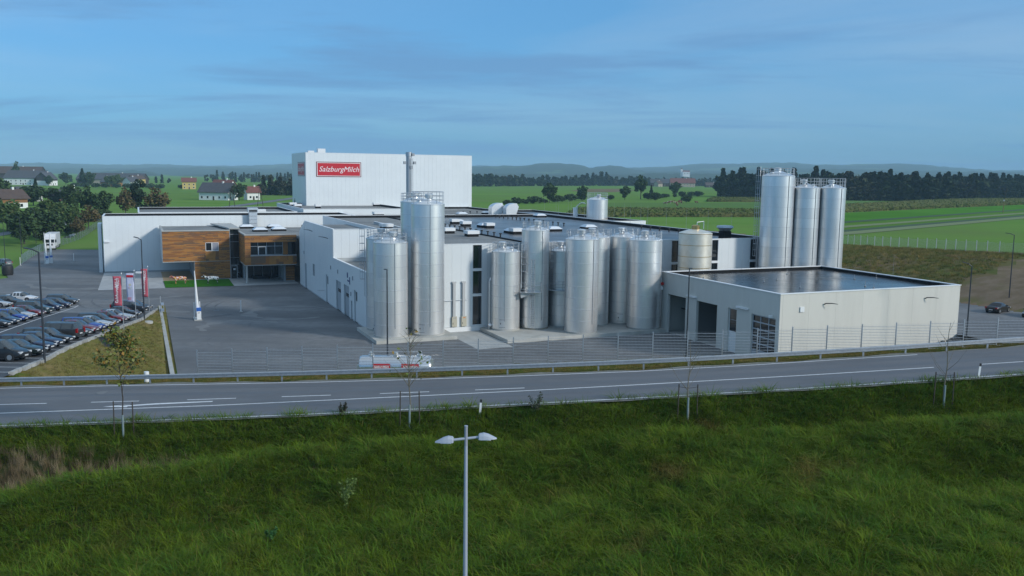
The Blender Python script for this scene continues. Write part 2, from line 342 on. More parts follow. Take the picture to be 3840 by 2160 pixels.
pa = [(-24.9, 52.35), (-23.3, 52.02), (-23.3, 52.25), (-21.6, 52.45), (-18.3, 52.62), (-18.3, 52.82), (-21.8, 52.74), (-23.3, 52.50), (-23.3, 52.72)]
arrow.add([(p[0], p[1], zA(p[0])) for p in pa], [tuple(range(len(pa)))]); arrow.build('arrow_marking', M_paint, road)
cov = MB(); cov.lathe([(0.42, 0), (0.42, 0.008)], (-26.6, 56.1, zr(-26.6)), 20); cov.build('manhole_cover', mat('cover_iron', (0.17, 0.17, 0.165), rough=0.6), road)

M_track = mat('worn_wheel_track', (0.108, 0.111, 0.117), (0.126, 0.129, 0.135), 0.7, 0.6, stretch=(0.1, 1, 1))
for lane in (lambda a: (d_near(a) + d_mid(a)) / 2, lambda a: d_far(a) - 1.75):
    for s_ in (-0.85, 0.85): strip('wheel_track', lambda a: lane(a) + s_ - 0.30 - 0.05 * math.sin(a * .3), lambda a: lane(a) + s_ + 0.30 + 0.05 * math.sin(a * .23 + 1), -100, 100, 0.002, M_track, 2.0, road)
# ------------------------------------------------------------------ guard rail along the road
gr = thing('guardrail', 'long galvanised crash barrier on posts along the far road edge', 'guardrail', (0, 58, zr(0)))
ORG[gr.name] = (0, 58, zr(0))
prof = [(0.0, 0.44), (-0.055, 0.47), (-0.055, 0.545), (0.0, 0.575), (0.0, 0.615), (-0.055, 0.645), (-0.055, 0.72), (0.0, 0.75)]
posts = [-42.65 + 3.03 * i for i in range(29)]
pm = MB(); pm.box(-0.055, 0.055, -0.03, 0.03, -0.5, 0.70); pm.box(-0.04, 0.04, -0.09, -0.03, 0.48, 0.70); post_me = pm.mesh('post', M_galv)
for i, a in enumerate(posts):
    inst(post_me, 'post', gr, (a, d_rail(a) + 0.11 - 58, zr(a) - 0.12 - zr(0)))
    if i + 1 < len(posts):
        b = posts[i + 1]; mb = MB(); v = []
        for x in (a, b):
            for th in (0, 0.018): v += [(x, d_rail(x) + p[0] + th, zr(x) - 0.12 + p[1]) for p in prof]
        n = len(prof); f = []
        for k in range(n - 1): f += [(k, 2 * n + k, 2 * n + k + 1, k + 1), (n + k, n + k + 1, 3 * n + k + 1, 3 * n + k)]
        f += [(0, n, 3 * n, 2 * n), (n - 1, 3 * n - 1, 4 * n - 1, 2 * n - 1)]
        mb.add(v, f); mb.build('beam', M_galv, gr)

# ------------------------------------------------------------------ welded mesh fences
def panel_mesh(w, h, vert=0.1, rod=0.0115, vr=0.004, hs=0.2):
    mb = MB(); z = 0.05
    while z < h + 0.01:
        for y in (-0.008, 0.008): mb.cyl((0, y, z), (w, y, z), rod, n=4, caps=False)
        z += hs
    x = vert / 2
    while x < w: mb.cyl((x, 0, 0.03), (x, 0, h), vr, n=3, caps=False); x += vert
    return mb.mesh('panel', M_galv)
def fence(label, pts, zf, h, pm_, step, r=0.035):
    p0 = pts(0); t = thing('mesh_fence', label, 'fence', (p0[0], p0[1], zf(0)))
    q = MB(); q.box(-r, r, -r * .7, r * .7, -0.35, h + 0.06); pme = q.mesh('post', M_galv); n = step
    for i in range(n + 1):
        p = pts(i); o = inst(pme, 'post', t, (p[0] - p0[0], p[1] - p0[1], zf(i) - zf(0)))
        if i < n:
            s = pts(i + 1); rz = math.atan2(s[1] - p[1], s[0] - p[0]); o.rotation_euler = (0, 0, rz)
            inst(pm_, 'panel', t, (p[0] - p0[0], p[1] - p0[1], zf(i) - zf(0)), (0, 0, rz), (math.hypot(s[0] - p[0], s[1] - p[1]) / 2.5, 1, 1))
    return t
PMESH = panel_mesh(2.5, 2.0)
fa = lambda i: -22.0 + 2.46 * i
fence('galvanised wire mesh fence between the crash barrier and the silo yard', lambda i: (fa(i), d_fence(fa(i))), lambda i: zr(fa(i)) - 0.24, 1.98, PMESH, 25)

# ------------------------------------------------------------------ yard, car park, aprons
YB = [(2.9, 62), (88.9, 62), (88.9, 107), (84, 262), (-9, 318), (-14, 300), (-16.5, 268), (-22.3, 243), (-23.3, 214), (-23.6, 192), (-22.5, 186), (-30, 178), (-80, 190), PL(-140, 128), PL(-52.2, 128), PL(-50.9, 128)]
sheet('yard', [(x, y, 0.0) for x, y in YB], M_asph, plant=True)
M_tm = mat('tyre_mark', (0.082, 0.085, 0.09), (0.125, 0.128, 0.132), 0.6, 0.7, detail=8); M_pat = mat('pale_dust_patch', (0.20, 0.205, 0.20), (0.165, 0.168, 0.172), 0.5, 0.8, detail=8)
yard_o = bpy.data.objects['yard']
def arc_mark(cx, cy, r, a0, a1, w, m, z=0.004):
    mb = MB(); n = 26; v = []
    for i in range(n + 1):
        t = R(a0 + (a1 - a0) * i / n); ww = w * (0.6 + 0.4 * math.sin(i * 1.3)) * math.sin(math.pi * (i + .5) / (n + 1)) ** .5
        for q in (-1, 1): v.append(W(cx + (r + q * ww / 2) * math.cos(t), cy + (r + q * ww / 2) * math.sin(t), z))
    mb.add(v, [(2 * i, 2 * i + 1, 2 * i + 3, 2 * i + 2) for i in range(n)]); mb.build('tyre_mark', m, yard_o)
for k, (cx, cy, r, a0, a1, w) in enumerate([(24, 135, 14, 120, 300, .45), (24.5, 135, 16, 115, 310, .4), (22, 118, 9, 60, 250, .35), (15, 150, 22, 150, 330, .5), (15, 150, 24, 155, 320, .45), (-2, 165, 18, 200, 380, .5), (-4, 160, 22, 210, 370, .45), (14, 108, 7, 0, 200, .3), (-15, 195, 14, 250, 400, .4), (48, 84, 12, 60, 170, .4), (30, 80, 16, 40, 130, .4)]): arc_mark(cx, cy, r, a0, a1, w, M_tm, 0.003 + 0.0006 * k)
for k, (cx, cy, r, a0, a1, w) in enumerate([(20, 128, 6, 0, 300, 2.6), (8, 142, 9, 100, 260, 3.2), (12, 118, 5, 20, 200, 2.4), (-8, 175, 10, 180, 330, 3.0), (-12, 205, 8, 0, 160, 2.5)]): arc_mark(cx, cy, r, a0, a1, w, M_pat, 0.0012 + 0.0003 * k)
for x, y in ((18, 112), (10, 133), (-5, 150), (30, 92), (52, 90)): MB().add([W(x - .4, y - .4, .006), W(x + .4, y - .4, .006), W(x + .4, y + .4, .006), W(x - .4, y + .4, .006)], [(0, 1, 2, 3)]).build('drain_cover', M_lamp, yard_o)
lot = MB()
def lotstrip(d0, d1, n=14):
    v = []
    for i in range(n + 1): d = d0 + (d1 - d0) * i / n; v += [(-145, d, z_lot(d)), (a_kerb(d), d, z_lot(d))]
    return MB().add(v, [(2 * i, 2 * i + 1, 2 * i + 3, 2 * i + 2) for i in range(n)])
tag(lotstrip(58.5, 117.5).build('car_park', M_asph_d), kind='structure'); CP_ = bpy.data.objects['car_park']
tag(lotstrip(117.5, 128.0, 4).build('car_park_entrance', M_asph), kind='structure')
def lmark(p, q, w=0.12):
    p, q = Vector(p), Vector(q); n_ = Vector((-(q - p).y, (q - p).x)).normalized() * w / 2; mb = MB()
    mb.add([(x.x, x.y, z_lot(x.y) + 0.005) for x in (p - n_, q - n_, q + n_, p + n_)], [(0, 1, 2, 3)]); mb.build('bay_line', M_paint, CP_)
CARS_R = [68.9, 71.8, 74.9, 78.0, 81.1, 84.4, 87.6, 90.6, 93.3, 96.5, 99.4, 103.4, 106.7, 111.6, 119.0, 124.0]
for i in range(-1, len(CARS_R)):
    d = 67.3 if i < 0 else (CARS_R[i] + CARS_R[i + 1]) / 2 if i + 1 < len(CARS_R) else 126.0
    lmark((a_kerb(d) - 0.35, d), (a_kerb(d) - 5.3, d))
for d in (65.0, 62.4): lmark((a_kerb(d) - 0.35, d), (a_kerb(d) - 7, d), 0.14)
def a_row(d): return float(_n(d, [85, 90.3, 106.5, 129.5, 135], [-51.8, -53.3, -58.2, -64.5, -66.0]))
for k in range(16): lmark((a_row(88 + 2.6 * k), 88 + 2.6 * k), (a_row(90.6 + 2.6 * k), 90.6 + 2.6 * k), 0.14)
CARS_L = [131.0, 126.3, 120.6, 115.2, 111.2, 107.0, 103.3, 99.4, 95.6]
for d in [93.6, 97.5, 101.3, 105.1, 109.1, 113.2, 117.9, 123.4, 128.6]: lmark((a_row(d), d), (a_row(d) - 5, d))
kb = MB(); kb.box(-0.17, 0.17, -0.43, 0.43, -0.1, 0.17); kme = kb.mesh('kerb_stone', mat('kerb_concrete', (0.42, 0.42, 0.40), (0.32, 0.32, 0.305), 2, 0.85, rnd=0.15))
kerb = tag(empty('kerb', (a_kerb(62), 62, z_lot(62))), kind='structure'); rk = random.Random(4)
for i in range(64):
    d = 62.0 + 1.0 * i
    inst(kme, 'kerb_stone', kerb, (a_kerb(d) - a_kerb(62) + rk.uniform(-.04, .04), d - 62, z_lot(d) - z_lot(62) + rk.uniform(-.02, .02)), (R(-4.7), rk.uniform(-.03, .03), math.atan2(a_kerb(d - .5) - a_kerb(d + .5), 1.0) + rk.uniform(-.05, .05)))
cw = MB(); cw.box(2.35, 2.75, 58, 138.5, -0.1, 0.42); rw = pthing('low_wall', 'low concrete retaining wall between the dry grass slope and the yard', 'wall', 2.55, 98, 0)
for k in range(20): MB().box(2.35, 2.75, 62 + 3.8 * k, 65.78 + 3.8 * k, -0.2, 0.42).build('wall_block', M_conc, rw)
bl = MB(); bl.cyl((0, 0, -0.5), (0, 0, 0.75), 0.17, n=14)
top(bl, 'bollard', M_white2, 'thick white stub post behind the crash barrier beside the low wall', 'post', (-25.2, 59.6, zr(-25) - 0.2), smooth=40)
sheet('concrete_apron', [(-6.6, 162.4, .006), (3.95, 162.0, .006), (3.8, 172.2, .006), (9.5, 172.2, .006), (9.5, 189.9, .006), (-6.45, 189.9, .006)], mat('pale_concrete_slab', (0.40, 0.41, 0.41), (0.33, 0.34, 0.345), 0.6, 0.8, stretch=(1, 0.2, 1), c3=(0.46, 0.465, 0.46), s3=0.2), plant=True)
sheet('timber_deck', [(3.95, 172.3, .012), (9.45, 172.3, .012), (9.45, 189.0, .012), (3.9, 189.0, .012)], mat('deck_wood', (0.36, 0.27, 0.16), (0.30, 0.22, 0.13), 2, 0.7), plant=True)
M_lawn = mat('lawn_green', (0.040, 0.150, 0.018), (0.052, 0.170, 0.022), 2.0, 0.9, spec=0.0, bump=0.6, bscale=20)
sheet('lawn', [(4.0, 162.1, .05), (15.25, 161.4, .05), (15.4, 172.3, .05), (3.97, 172.3, .05)], M_lawn, plant=True)
sheet('pavement', [(15.3, 161.35, .008), (26.6, 161.6, .008), (26.6, 172.8, .008), (15.45, 172.8, .008)], mat('light_paving', (0.42, 0.43, 0.42), (0.36, 0.37, 0.37), 0.8, 0.75), plant=True)
rp = MB(); nx, ny = 3, 6
ramp = tag(pthing('loading_ramp', 'a', 'b', 37.8, 97.5, 0), kind='structure'); del ramp['label']; del ramp['category']
for i in range(nx):
    for j in range(ny):
        MB().box(35.6 + 1.5 * i, 37.085 + 1.5 * i, 93.6 + 1.95 * j, 95.535 + 1.95 * j, -0.1, 0.012 + 0.002 * ((i * 7 + j * 3) % 3)).build('concrete_slab', mat('ramp_slab', (0.46, 0.47, 0.455), (0.40, 0.41, 0.40), 0.8, 0.8, rnd=0.04), ramp)
# right-hand yard, higher level
sheet('side_yard', [(88.95, 76, 1.95), (88.95, 60, 1.95), (180, 40, 1.95), (170, 76, 1.95), (122, 86, 1.95), (113.5, 90, 1.95), (112.9, 97, 1.95), (108, 112, 1.95), (89.3, 112, 1.95)], M_asph, plant=True)
sk = MB(); v = []
sk_pts = [(108, 112), (112.7, 97), (113.3, 90), (122, 85.8), (140, 80)]
for i in range(len(sk_pts) - 1):
    (x0, y0), (x1, y1) = sk_pts[i], sk_pts[i + 1]; ln = math.hypot(x1 - x0, y1 - y0); n_ = (-(y1 - y0) / ln * .9, (x1 - x0) / ln * .9)
    sk.add([(x0, y0, 1.97), (x1, y1, 1.97), (x1 + n_[0], y1 + n_[1], 2.12), (x0 + n_[0], y0 + n_[1], 2.12)], [(0, 1, 2, 3)])
o = sk.build('gravel_strip', mat('white_gravel', (0.50, 0.50, 0.48), (0.33, 0.33, 0.31), 4, 0.9, bump=0.6, bscale=9)); o.rotation_euler = (0, 0, PHI); tag(o, kind='structure')
# ------------------------------------------------------------------ plant buildings
def rects(u0, u1, z0, z1, opens):
    """cover [u0,u1]x[z0,z1] minus openings with rectangles"""
    us = sorted({u0, u1, *[min(u1, max(u0, o[0])) for o in opens], *[min(u1, max(u0, o[1])) for o in opens]}); out = []
    for i in range(len(us) - 1):
        a, b = us[i], us[i + 1]
        if b - a < 1e-4: continue
        iv = sorted([(max(z0, o[2]), min(z1, o[3])) for o in opens if o[0] < b - 1e-4 and o[1] > a + 1e-4]); z = z0
        for p, q in iv:
            if p > z + 1e-4: out.append((a, b, z, p))
            z = max(z, q)
        if z < z1 - 1e-4: out.append((a, b, z, z1))
    return out
def wall_panels(root, axis, at, u0, u1, z0, z1, out, pw, opens=(), m=None, t=0.06, gap=0.014, name='wall_panel', ztop=None):
    """panels on a wall plane; axis 'x' = plane X=at running along Y, axis 'y' = plane Y=at running along X; out = -1/+1 outward side"""
    n = max(1, round((u1 - u0) / pw)); w = (u1 - u0) / n
    for i in range(n):
        a, b = u0 + w * i + gap / 2, u0 + w * (i + 1) - gap / 2; mb = MB()
        for (p, q, r, s) in rects(a, b, z0, z1, opens):
            if axis == 'y': mb.box(p, q, min(at, at + out * t), max(at, at + out * t), r, s)
            else: mb.box(min(at, at + out * t), max(at, at + out * t), p, q, r, s)
        if mb.v: mb.build(name, m or M_white, root)
def shell(root, X0, X1, Y0, Y1, zt, roof_m, drop=0.55, wall_m=None, cop=M_white2, cw=0.34, inner=None, th=0.25, z0=-0.1, copz=0.05, openY=()):
    """core walls, roof sheet and parapet coping"""
    w = MB()
    for (a, b, r, s) in rects(X0, X1, z0, zt, openY): w.box(a, b, Y0, Y0 + th, r, s)
    w.box(X0, X1, Y1 - th, Y1, z0, zt).box(X0, X0 + th, Y0 + th, Y1 - th, z0, zt).box(X1 - th, X1, Y0 + th, Y1 - th, z0, zt)
    w.build('wall', wall_m or M_joint, root)
    MB().box(X0 + th + .02, X1 - th - .02, Y0 + th + .02, Y1 - th - .02, zt - drop - 0.3, zt - drop).build('roof', roof_m, root)
    u = MB(); e = 0.02; z_a, z_b = zt - drop - .05, zt - 0.01
    u.box(X0 + th, X0 + th + e, Y0 + th, Y1 - th, z_a, z_b).box(X1 - th - e, X1 - th, Y0 + th, Y1 - th, z_a, z_b).box(X0 + th + e, X1 - th - e, Y0 + th, Y0 + th + e, z_a, z_b).box(X0 + th + e, X1 - th - e, Y1 - th - e, Y1 - th, z_a, z_b)
    u.build('upstand', inner or M_bitumen, root)
    o = cw / 2 - th / 2; k = MB()
    k.box(X0 - .09, X1 + .09, Y0 - .09, Y0 - .09 + cw, zt, zt + copz).box(X0 - .09, X1 + .09, Y1 + .09 - cw, Y1 + .09, zt, zt + copz)
    k.box(X0 - .09, X0 - .09 + cw, Y0 - .09 + cw, Y1 + .09 - cw, zt, zt + copz).box(X1 + .09 - cw, X1 + .09, Y0 - .09 + cw, Y1 + .09 - cw, zt, zt + copz)
    k.build('coping', cop, root)

# tall white warehouse
T = pthing('high_bay_warehouse', 'tall white high-bay warehouse with big red name signs behind the roofs', 'warehouse', 64, 236)
shell(T, 41.2, 87.6, 236, 258, 25.3, M_gravel_roof, 0.4, cw=0.3, copz=0.06)
wall_panels(T, 'y', 236, 41.2, 87.6, 0, 25.3, -1, 1.16); wall_panels(T, 'x', 41.2, 236, 258, 0, 25.3, -1, 1.16); wall_panels(T, 'x', 87.6, 236, 258, 0, 25.3, 1, 1.16)
def name_sign(root, cx, cz, w, h, face, at, shear=0.30):
    """red name board; face 'y' faces -Y at plane Y=at, 'x' faces -X at plane X=at"""
    def bx(name, m, a, b, c_, d_, t0, t1):
        mb = MB()
        if face == 'y': mb.box(a, b, at - t1, at - t0, c_, d_)
        else: mb.box(at - t1, at - t0, a, b, c_, d_)
        return mb.build(name, m, root)
    bx('sign_board', M_maroon, cx - w / 2, cx + w / 2, cz - h / 2, cz + h / 2, 0.0, 0.08)
    e = h * .045; bx('sign_border', M_ink, cx - w / 2 + e, cx + w / 2 - e, cz - h / 2 + e, cz + h / 2 - e, 0.08, 0.095)
    e = h * .085; bx('sign_face', M_red, cx - w / 2 + e, cx + w / 2 - e, cz - h / 2 + e, cz + h / 2 - e, 0.095, 0.11)
    me = text_mesh('SalzburgMilch', h * 0.46, shear, 0.0); me.materials.append(M_ink); o_ = ORG[root.name]
    xs = [v.co.x for v in me.vertices]; sx = w * 0.89 / (max(xs) - min(xs))
    if face == 'y': o = inst(me, 'lettering', root, (cx - o_[0], at - 0.118 - o_[1], cz - o_[2]), (R(90), 0, 0), (sx, 1.06, 1))
    else: o = inst(me, 'lettering', root, (at - 0.118 - o_[0], cx - o_[1], cz - o_[2]), (R(90), 0, R(-90)), (sx, 1.12, 1))
name_sign(T, 49.9, 21.0, 12.0, 3.95, 'y', 235.94); name_sign(T, 242.6, 21.0, 10.2, 3.75, 'x', 41.14)
vb = MB(); vb.box(42.6, 44.2, 240, 241.5, 25.3, 25.9); vb.box(45.2, 47.2, 240, 242, 25.3, 26.5); vb.build('roof_fan', M_white2, T)

# long white hall on the left
T = pthing('white_hall', 'long low white hall behind the timber clad office block', 'hall', 18, 189.8)
shell(T, -6.3, 42.6, 189.8, 201.5, 11.1, M_gravel_roof, 0.6)
wall_panels(T, 'y', 189.8, -6.3, 42.6, 0.25, 11.1, -1, 1.15); wall_panels(T, 'x', -6.3, 189.8, 201.5, 0.25, 11.1, -1, 1.15); wall_panels(T, 'x', 42.6, 189.8, 201.5, 8.5, 11.1, 1, 1.15)
MB().box(-6.42, 42.7, 189.64, 189.8, 0.03, 0.22).build('plinth', M_grey, T)
MB().box(-7.3, -6.65, 191.0, 196, 0, 9.6).build('gate_column', M_white, T)
MB().box(-6.2, -5.2, 189.45, 189.7, 6.0, 6.25).build('camera', M_white2, T)
# flat block behind it
T = pthing('rear_hall', 'low white hall roof edge behind the long white hall', 'hall', 20, 203)
shell(T, 0.2, 33.4, 203.2, 232, 11.25, M_gravel_roof, 0.5); wall_panels(T, 'y', 203.2, 0.2, 33.4, 9, 11.25, -1, 1.15); wall_panels(T, 'x', 0.2, 203.2, 232, 0, 11.25, -1, 1.15)
T = pthing('link_hall', 'grey walled link hall running to the foot of the tall warehouse', 'hall', 40, 205)
shell(T, 34.6, 60.0, 201.8, 243, 11.9, M_gravel_roof, 0.5, wall_m=M_white); wall_panels(T, 'x', 34.6, 201.8, 243, 9, 11.9, -1, 2.4)
T = pthing('packing_hall', 'low hall with grey gravel roof in front of the tall warehouse', 'hall', 70, 184)
shell(T, 43.2, 86.5, 183.4, 235.7, 11.0, M_gravel_roof, 0.5); wall_panels(T, 'x', 43.2, 183.4, 189.5, 8, 11.0, -1, 2.4)
# production hall behind the silos
GL = [(39.32, 40.58), (69.25, 70.45), (76.05, 77.18), (82.85, 84.0)]
T = pthing('production_hall', 'white production hall with dark wet roof behind the silos', 'hall', 60, 105.3); PROD = T
shell(T, 35.3, 86.3, 105.36, 183.0, 11.25, M_roof, 0.5, cw=0.30, openY=[(a, b, 0.79, 11.1) for a, b in GL])
wall_panels(T, 'y', 105.36, 35.3, 86.3, 0.62, 11.25, -1, 1.2, [(a, b, 0.79, 11.1) for a, b in GL])
wall_panels(T, 'x', 35.3, 110, 183, 7.6, 11.25, -1, 2.4); wall_panels(T, 'x', 86.3, 105.36, 183, 0, 11.25, 1, 2.4)
MB().box(35.2, 86.4, 105.14, 105.36, 0, 0.6).build('plinth', M_white2, T)
MB().box(35.6, 48.8, 105.7, 182.6, 10.6, 10.79).build('roof', M_gravel_roof, T); MB().box(48.8, 49.05, 105.7, 182.6, 10.6, 10.98).build('upstand', M_bitumen, T)
for a, b in GL:
    wnd = MB(); wnd.box(a, b, 105.46, 105.50, 0.79, 11.1); wo = wnd.build('window', M_glass, T)
    fr = MB(); fr.box(a, a + .06, 105.28, 105.46, .79, 11.1).box(b - .06, b, 105.28, 105.46, .79, 11.1)
    fr.build('frame', M_grey, wo)
    for z in (7.77, 4.5): MB().box(a - .03, b + .03, 105.18, 105.46, z, z + .33).build('transom', M_white2, wo)
for x, lb in ((36.47, 0), (37.76, 1)):
    c_ = pthing('control_cabinet', ('cream control cabinet with orange label' if lb else 'cream control cabinet with grey label') + ' on the white wall between the silos', 'cabinet', x + .33, 105.3, .7)
    MB().box(x, x + .66, 105.02, 105.27, .70, 2.0).build('housing', mat('cream_paint', (0.52, 0.49, 0.39), rough=0.5), c_)
    MB().box(x + .18, x + .50, 105.01, 105.02, 1.78, 1.88).build('label', mat('orange_label', (0.7, 0.2, 0.03), rough=.5) if lb else M_grey, c_)
    MB().box(x + .10, x + .15, 105.0, 105.02, 1.0, 1.25).build('handle', M_black, c_)
    MB().box(x + .12, x + .46, 105.02, 105.27, 2.0, 6.3).box(x + .02, x + .56, 105.05, 105.28, 6.3, 6.5).build('cable_duct', mat('duct_grey', (0.52, 0.53, 0.53), rough=.45), c_)
MB().cyl((34.8, 105.15, 4.05), (38.6, 105.15, 4.15), 0.045, n=6).build('pipe', M_steel2, PROD)
# block to the right behind it, holding the roof tank
T = pthing('annex_hall', 'low white annex behind the production hall carrying a small roof tank', 'hall', 92, 160)
shell(T, 86.5, 97.6, 158.5, 215.5, 10.9, M_roof, 0.45); wall_panels(T, 'y', 158.5, 86.5, 97.6, 0, 10.9, -1, 1.2); wall_panels(T, 'x', 97.6, 158.5, 215.5, 0, 10.9, 1, 2.4)

# stepped dispatch building with its long shaded side wall
T = pthing('dispatch_building', 'white stepped dispatch building with a long grey side wall and doors', 'building', 31, 135); CB = T
XC = 26.7
OP = [(153.4, 155.3, 0, 4.4), (145.9, 147.6, 3.0, 5.0), (134.7, 136.7, 0, 4.4), (125.6, 129.0, 0, 4.4), (120.3, 123.6, 0, 4.4), (118.35, 119.2, 0, 2.65), (115.3, 117.3, 0, 4.35)]
M_sidewall = M_white
u_ = 110.4
while u_ < 131 - 0.1:
    mb = MB(); e = min(131.0, u_ + 1.3)
    for (p, q, r, s) in rects(u_ + .01, e - .01, 0.2, 7.45, OP): mb.box(XC - .06, XC, p, q, r, s)
    if mb.v: mb.build('wall_panel', M_sidewall, T)
    u_ = e
while u_ < 155 - 0.1:
    mb = MB(); e = min(155.0, u_ + 1.2)
    for (p, q, r, s) in rects(u_ + .01, e - .01, 0.2, 11.72, OP): mb.box(XC - .06, XC, p, q, r, s)
    mb.build('wall_panel', M_sidewall, T); u_ = e
for a, b, za, zb in ((155.31, 157.5, 11.6, 10.7), (157.52, 160.3, 10.7, 9.6)): MB().xprism([(a, .2), (b, .2), (b, zb), (a, za)], XC - .06, XC).build('wall_panel', M_sidewall, T)
core = MB()
for (p, q, r, s) in rects(110.4, 131.2, -.1, 7.45, OP): core.box(XC, XC + .25, p, q, r, s)
for (p, q, r, s) in rects(131.2, 155, -.1, 11.72, OP): core.box(XC, XC + .25, p, q, r, s)
core.xprism([(155.31, -.1), (160.3, -.1), (160.3, 9.55), (155.31, 11.6)], XC, XC + .25)
core.box(XC + .25, 35.1, 110.4, 110.65, -.1, 7.45).box(XC + .25, 40.5, 131.0, 131.25, 6.5, 11.72).box(40.25, 40.5, 131.25, 160.3, 6.5, 11.2).box(XC + .25, 40.25, 160.1, 160.3, 0, 9.5)
core.build('wall', M_joint, T)
wall_panels(T, 'y', 131.0, XC, 35.25, 7.4, 11.72, -1, 1.2); wall_panels(T, 'y', 110.4, XC, 35.1, 0.2, 7.45, -1, 1.2)
MB().box(XC + .26, 35.1, 110.66, 130.98, 6.5, 6.85).build('roof', M_gravel_roof, T)
MB().box(XC + .26, 40.2, 131.26, 160.0, 10.4, 10.75).build('roof', M_gravel_roof, T)
cp = MB(); cp.box(XC - .1, XC + .28, 110.3, 131.0, 7.45, 7.5).box(XC - .1, XC + .28, 131.0, 155, 11.72, 11.77).box(XC + .28, 40.55, 130.86, 131.2, 11.72, 11.77).box(XC + .28, 35.2, 110.3, 110.6, 7.45, 7.5).box(40.2, 40.55, 131.2, 160.3, 11.2, 11.25)
cp.build('coping', M_white2, T)
M_door = mat('door_grey_blue', (0.40, 0.43, 0.46), rough=0.45)
for k, (a, b, z0, z1) in enumerate(OP):
    if k == 1:
        w_ = MB().box(XC + .12, XC + .16, a, b, z0, z1).build('window', M_grey, T); fr_ = MB()
        for z in np.arange(z0 + .1, z1, .16): fr_.box(XC + .07, XC + .12, a + .04, b - .04, z, z + .05)
        fr_.build('louvre', M_galv, w_); continue
    dd = MB().box(XC + .17, XC + .22, a, b, z0, z1).build('door', M_door if k not in (2, 6) else M_white2, T)
    if k in (3, 4):
        for z in (0.9, 1.75, 2.6, 3.45): MB().box(XC + .145, XC + .17, a + .05, b - .05, z, z + .8).build('door_section', M_door, dd)
        MB().box(XC + .125, XC + .145, a + .5, b - .5, 2.75, 3.25).build('pane', M_glass, dd)
    elif k in (2, 6): MB().box(XC + .145, XC + .17, a + .3, b - .3, 2.9, 4.1).build('pane', M_glass, dd)
for y, z in ((132.6, 5.6), (127.5, 5.5), (117.8, 5.6), (155.6, 5.9), (119.0, 3.3)): MB().box(XC - .16, XC - .06, y - .12, y + .12, z, z + .55).build('wall_lamp', M_grey, T)
for y in (147.5, 134.5): MB().tube([(XC - .06, y, 10.4 - (y < 140) * .3), (XC - .6, y, 10.6 - (y < 140) * .3), (XC - 1.5, y, 10.75 - (y < 140) * .3)], .05, 5, [.05, .06, .03]).build('lamp_arm', M_lamp, T)
MB().tube([(XC - .1, 137.5, 1.75), (XC - 1.3, 137.5, 1.8)], .05, 6).build('rail', M_steel2, T)
pp = MB(); pp.box(XC - .1, XC - .06, 120.9, 121.4, 5.6, 6.3).box(XC - .1, XC - .06, 119.7, 121.2, 5.1, 5.3).box(XC - .1, XC - .06, 119.6, 119.9, 4.8, 5.8); pp.build('hose_bracket', mat('navy_paint', (0.02, 0.04, 0.16), rough=.5), T)
MB().lathe([(0.6, 0), (0.62, .1), (0.62, 3.6), (.6, 3.7)], (0, 0, 0), 16).build('roof_pipe', M_steel2, T, smooth=30).matrix_local = Matrix.Translation((31.5 - 31, 125 - 135, 7.6)) @ Matrix.Rotation(R(90), 4, 'Y')

# ------------------------------------------------------------------ timber clad office
T = pthing('office_block', 'two storey office block clad in orange brown timber with flat grey roofs', 'building', 15, 172.7)
M_wood = mat('timber_cladding', (0.3, 0.14, 0.05), (0.17, 0.085, 0.04), 0.5, 0.55, island=[(0.40, 0.175, 0.038), (0.33, 0.13, 0.030), (0.44, 0.20, 0.048), (0.27, 0.11, 0.032), (0.37, 0.155, 0.036), (0.21, 0.10, 0.042), (0.41, 0.185, 0.042), (0.17, 0.10, 0.055)], lo=0.5, hi=0.8)
rw_ = random.Random(8)
def cladding(root, face, at, u0, u1, z0, z1, opens=(), bh=0.16):
    mb = MB(); z = z0
    while z < z1 - 0.02:
        zt = min(z1, z + bh); u = u0
        while u < u1 - .01:
            e = min(u1, u + rw_.uniform(0.7, 2.2))
            if u1 - e < .5: e = u1
            for (p, q, r, s) in rects(u, e, z + .006, zt - .006, opens):
                if q - p < .02: continue
                t = rw_.uniform(.035, .05)
                if face == 'y': mb.box(p + .004, q - .004, at - t, at, r, s)
                else: mb.box(at - t, at, p + .004, q - .004, r, s)
            u = e
        z = zt
    o = mb.build('cladding', M_wood, root); o['kind'] = 'stuff'; return o
WL = (11.45, 13.77, 5.32, 6.92)
cl = MB(); cl.box(4.0, 15.75, 172.75, 189.0, 3.45, 9.05).box(9.47, 15.75, 172.75, 189, -.1, 3.45).box(15.75, 17.5, 174.0, 189, 0, 9.3)
cl.build('wall', M_joint, T)
cladding(T, 'y', 172.75, 4.0, 15.75, 3.5, 9.02, [WL]); cladding(T, 'y', 172.75, 9.47, 15.75, 0.1, 3.5)
for a, b, c_, d_ in ((3.9, 15.85, 172.6, 173.0), (3.9, 4.3, 173.0, 189.0)): MB().box(a, b, c_, d_, 9.05, 9.25).build('coping', M_conc, T)
MB().box(3.94, 4.0, 172.76, 189, 3.45, 9.05).build('side_panel', mat('light_grey_panel', (0.48, 0.50, 0.51), rough=.5), T)
MB().box(3.9, 15.8, 172.62, 172.72, 3.38, 3.46).build('edge_trim', M_conc, T); MB().box(9.40, 9.46, 172.66, 189, 0, 3.44).build('side_panel', M_grey, T)
MB().box(4.35, 15.7, 173.05, 188.9, 9.06, 9.10).build('roof', M_gravel_roof, T)
w_ = MB().box(WL[0], WL[1], 172.72, 172.76, WL[2], WL[3]).build('window', M_glass, T)
MB().box(12.68, 13.66, 172.69, 172.72, 5.42, 6.82).build('blind', mat('blind_grey', (0.30, 0.31, 0.36), rough=.5), w_)
